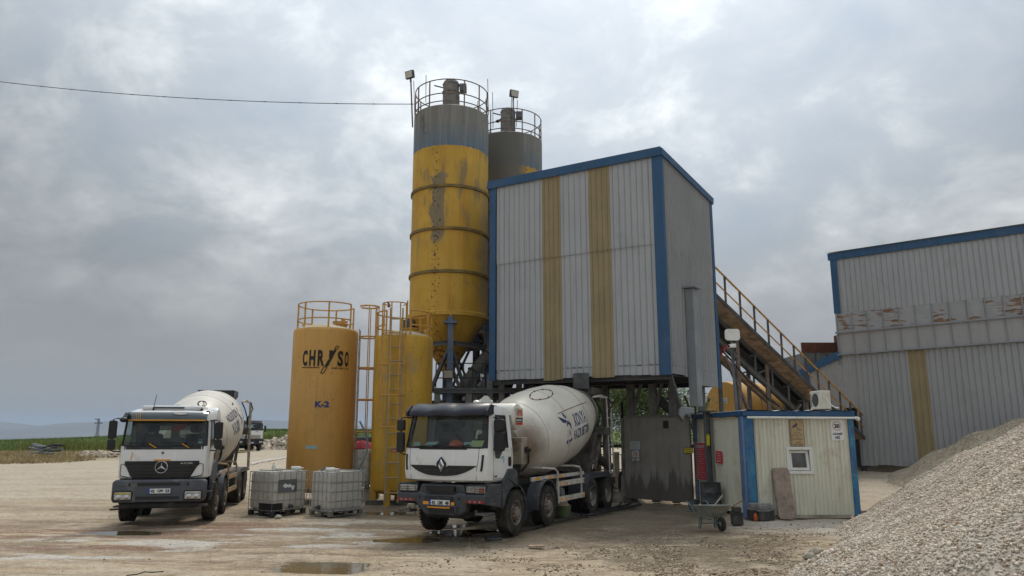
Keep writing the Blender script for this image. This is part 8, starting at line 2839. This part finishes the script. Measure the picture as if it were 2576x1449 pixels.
g = front_pt(1919, 1309, .42)
battery((g.x, g.y, 0), R(8), (.30, .26, .40), 'grey and black battery box standing in front of the cabin, middle of three', battery_grey)
battery((g.x - .17, g.y + .16, 0), R(8), (.30, .24, .44), 'grey battery box behind the middle one at the cabin front, left one', battery_grey)
battery((g.x + .18, g.y + .17, 0), R(5), (.32, .24, .42), 'grey battery box behind the middle one at the cabin front, right one', battery_grey)
g = front_pt(1903, 1309, .42)
ob = thing('bottle', 'small orange plastic bottle beside the battery boxes', 'bottle', (g.x - .02, g.y - .02, 0))
MB().lathe([(.055, 0), (.06, .01), (.06, .10), (.05, .15), (.03, .17), (.03, .20), (0, .202)], 14).build('body', orange_bottle, ob, smooth=True)
g = G(1856, 1322)
battery((g.x + .05, g.y + .22, 0), R(-6), (.28, .26, .44), 'black battery crate beside the wheelbarrow at the cabin corner', battery_black)

# green bucket under the nearer truck
g = G(1416, 1302)
t = thing('bucket', 'battered green bucket half full of gravel under the nearer truck', 'bucket', (g.x, g.y + .1, 0))
MB().lathe([(.18, 0), (.19, .01), (.25, .32), (.235, .32), (.17, .02), (0, .02)], 20).build('body', green_plastic, t, smooth=True)
rows = []
MB().ball((0, 0, .30), .22, .22, .10).build('load', loose_m, t)

# hoses on the ground
def ground_hose(pix, r, label, name='hose'):
    pts = []
    for px, py in pix:
        q = G(px, py)
        pts.append(Vector((q.x, q.y, r + .006)))
    # smooth the run
    fine = []
    for i in range(len(pts) - 1):
        p0, p1, p2, p3_ = pts[max(i - 1, 0)], pts[i], pts[i + 1], pts[min(i + 2, len(pts) - 1)]
        for k in range(6):
            t = k / 6
            fine.append(.5 * ((2 * p1) + (p2 - p0) * t + (2 * p0 - 5 * p1 + 4 * p2 - p3_) * t * t + (3 * p1 - p0 - 3 * p2 + p3_) * t ** 3))
    fine.append(pts[-1])
    return tag(MB().path(fine, r, 8).build(name, black_rubber, smooth=True), label, 'hose')


ground_hose([(1590, 1266), (1570, 1275), (1545, 1280), (1500, 1292), (1462, 1302), (1420, 1312), (1380, 1321), (1345, 1331), (1310, 1338), (1270, 1349), (1235, 1356), (1222, 1359), (1232, 1362), (1262, 1360)], .030, 'long black hose trailing from the wall past the nearer truck')
ground_hose([(1612, 1272), (1585, 1280), (1555, 1285), (1530, 1290), (1495, 1299), (1470, 1299), (1462, 1294), (1478, 1289), (1505, 1286), (1535, 1283), (1556, 1277), (1562, 1268)], .040, 'thick black hose lying in a loop beside the splash wall')
ground_hose([(1120, 1320), (1135, 1317), (1150, 1316)], .02, 'short black hose end lying under the nearer truck') if False else None
g = G(1350, 1376)
tag(MB().rounded(0, 0, .34, .14, .05, (g.x, g.y, 0), (1, .1, 0), (-.1, 1, 0), 0, .035).build('board_scrap', wood_brown, bevel=.01), 'flat scrap of brown board lying on the yard in front of the nearer truck', 'board')
for k, (px, py, s, lab) in enumerate(((2056, 1397, .16, 'grey stone lying at the foot of the gravel heap, nearest the camera'), (2035, 1407, .13, 'dark block lying left of the grey stone near the gravel heap'), (700, 1304, .10, 'round grey lump on the ground beside the left container'))):
    g = G(px, py)
    mb = MB().ball((g.x, g.y, s * .4), s, s * .7, s * .55, 8, 6)
    mb.v = [tuple(np.array(v) + rng.normal(0, s * .06, 3)) for v in mb.v]
    tag(mb.build('stone', concrete_m, smooth=True), lab, 'stone')
# thin wire on the ground at the bottom edge
pts = [G(px, py) + Vector((0, 0, .01)) for px, py in ((318, 1449), (345, 1446), (362, 1440), (385, 1441), (412, 1439))]
tag(MB().path(pts, .008, 5).build('wire', black_plastic), 'thin black wire lying on the dirt at the bottom edge, left', 'wire')
# rope lying far behind the left truck
pts = [Vector((*G(px, py, .5).to_2d(), .60)) for px, py in ((632, 1172), (660, 1165), (700, 1158), (728, 1153))]
tag(MB().path(pts, .05, 5).build('rope', pvc_white, smooth=True), 'white rope lying on the yard behind the left truck', 'rope')


# ================================================================== TREES BEHIND THE TOWER, YARD WALL
def leaf_mat(name, a, b):
    m, N = new_mat(name)
    g = N.n('ShaderNodeNewGeometry')
    c = N.mix(g.outputs['Random Per Island'], a, b)
    p = N.n('ShaderNodeBsdfPrincipled')
    sock(N.nt, p.inputs['Base Color'], c)
    p.inputs['Roughness'].default_value = .55
    tr = N.n('ShaderNodeBsdfTranslucent', None, Color=c)
    mx = N.n('ShaderNodeMixShader', None, i0=.35, i1=p.outputs[0], i2=tr.outputs[0])
    o = N.n('ShaderNodeOutputMaterial')
    N.nt.links.new(mx.outputs[0], o.inputs[0])
    return m


willow_leaf = leaf_mat('willow_leaf', (.085, .14, .038), (.26, .33, .12))


def willow(loc, h, rad_, nclump, label):
    t = thing('tree', label, 'tree', loc)
    mb = MB().path([(0, 0, -.1), (.05, .02, h * .2), (.0, .1, h * .42), (.1, .0, h * .6)], .16, 9)
    tips = []
    for k in range(9):
        a = 2 * PI * k / 9 + random.uniform(-.3, .3)
        rr = rad_ * random.uniform(.45, .95)
        e = Vector((math.cos(a) * rr, math.sin(a) * rr, h * random.uniform(.62, .98)))
        z0 = h * random.uniform(.3, .55)
        mb.path([(0, .05, z0), (e.x * .4, e.y * .4, z0 + (e.z - z0) * .6), tuple(e)], .05, 6)
        tips.append(e)
    mb.build('trunk', bark_m, t, smooth=True)
    # hanging strands of narrow leaves
    P, Dn = [], []
    for _ in range(nclump):
        e = random.choice(tips)
        c = Vector((e.x * random.uniform(.2, 1.15), e.y * random.uniform(.2, 1.15), e.z * random.uniform(.75, 1.05))) + Vector((random.gauss(0, .35), random.gauss(0, .35), random.gauss(0, .3)))
        ln = random.uniform(.5, 1.7)
        dx, dy = random.gauss(0, .25), random.gauss(0, .25)
        n = int(9 * ln)
        for k in range(n):
            s = k / n
            P.append((c.x + dx * s + random.gauss(0, .05), c.y + dy * s + random.gauss(0, .05), max(.3, c.z - ln * s)))
    P = np.array(P)
    k = len(P)
    ln = rng.uniform(.09, .19, k)
    a = rng.uniform(0, 2 * PI, k)
    dz = rng.uniform(-1.1, .1, k)
    d = np.stack([np.cos(a), np.sin(a), dz], 1)
    d /= np.linalg.norm(d, axis=1)[:, None]
    side = np.cross(d, rng.normal(0, 1, (k, 3)))
    side /= np.linalg.norm(side, axis=1)[:, None]
    w = (ln * .14)[:, None]
    m_ = P + d * (ln * .45)[:, None]
    V = np.stack([P, m_ + side * w, P + d * ln[:, None], m_ - side * w], 1).reshape(-1, 3)
    numpy_mesh('crown', willow_leaf, V, np.arange(4 * k).reshape(-1, 4), t)
    return t


for k, (px, Y, h, rr, n, lab) in enumerate(((1500, 32.5, 5.6, 1.9, 950, 'green willow tree seen under the tower, behind the nearer truck'), (1575, 34.0, 6.0, 2.0, 950, 'green willow tree behind the tower posts, middle of three'), (1650, 32.8, 5.6, 2.0, 950, 'green willow tree behind the splash wall, right of three'))):
    p = D(px, 1090, Y)
    willow((p.x, p.y, float(ground_z(p.x, p.y))), h, rr, n, lab)
p = D(1752, 1040, 31.0)
willow((p.x, p.y, .2), 4.3, .8, 200, 'small willow tree beside the horizontal yellow tank')
# low yard wall with railing behind the loading bay
x0, x1 = D(1330, 1180, 30.0).x, D(1600, 1180, 30.0).x
zt_ = D(1550, 1190, 30).z
yw = thing('yard_wall', 'low pale concrete wall with black railing behind the loading bay', 'wall', (0, 0, 0))
MB().box(x0, 30.0, 0, x1, 30.2, zt_).build('wall', concrete_m, yw, bevel=.02)
MB().box(x0, 29.97, zt_, x1, 30.23, zt_ + .06).build('coping', concrete_m, yw, bevel=.01)
zr = D(1550, 1145, 30).z
mb = MB()
xx = x0
while xx < x1:
    mb.tube((xx, 30.1, zt_ + .06), (xx, 30.1, zr), .012, n=5)
    xx += .11
mb.box(x0, 30.08, zr, x1, 30.12, zr + .03).box(x0, 30.08, zt_ + .12, x1, 30.12, zt_ + .15)
mb.build('railing', steel_dark, yw)
for px in (1440, 1553):
    xp = D(px, 1180, 30).x
    MB().box(xp - .09, 29.98, zt_ + .06, xp + .09, 30.22, zr + .12).build('pillar', concrete_m, yw, bevel=.01)
xp = D(1527, 1100, 29.5).x
tag(MB().tube((xp, 29.5, 0), (xp, 29.5, 5.2), .045, n=8).build('lamp_post', steel_grey, smooth=True), 'thin grey post standing in front of the willows behind the loading bay', 'post')
# mud banked up by the rear wheels and wall
rows = []
c = G(1545, 1262)
for sy in np.linspace(-1, 1, 14):
    rows.append([(c.x + sx * 1.1, c.y + .8 + sy * 1.0, -.03 + .42 * max(0, 1 - sx * sx) * max(0, 1 - sy * sy) * random.uniform(.6, 1.2)) for sx in np.linspace(-1, 1, 18)])
tag(MB().grid(rows).build('mud_heap', muddy_steel, smooth=True, angle=20), 'low heap of dark mud behind the rear wheels of the nearer truck', 'mud heap')

# ------------------------------------------------------------------ the air between here and the mountains
HAZE = 1.0e-4
if HAZE:
    m = bpy.data.materials.new('haze_air')
    m.use_nodes = True
    nt = m.node_tree
    nt.nodes.clear()
    pvn = nt.nodes.new('ShaderNodeVolumePrincipled')
    pvn.inputs['Color'].default_value = (0.60, 0.75, 0.95, 1)
    pvn.inputs['Density'].default_value = HAZE
    on = nt.nodes.new('ShaderNodeOutputMaterial')
    nt.links.new(pvn.outputs[0], on.inputs['Volume'])
    tag(MB().box(-12500, -12500, -95, 12500, 12500, 230).build('haze', m), kind='stuff')
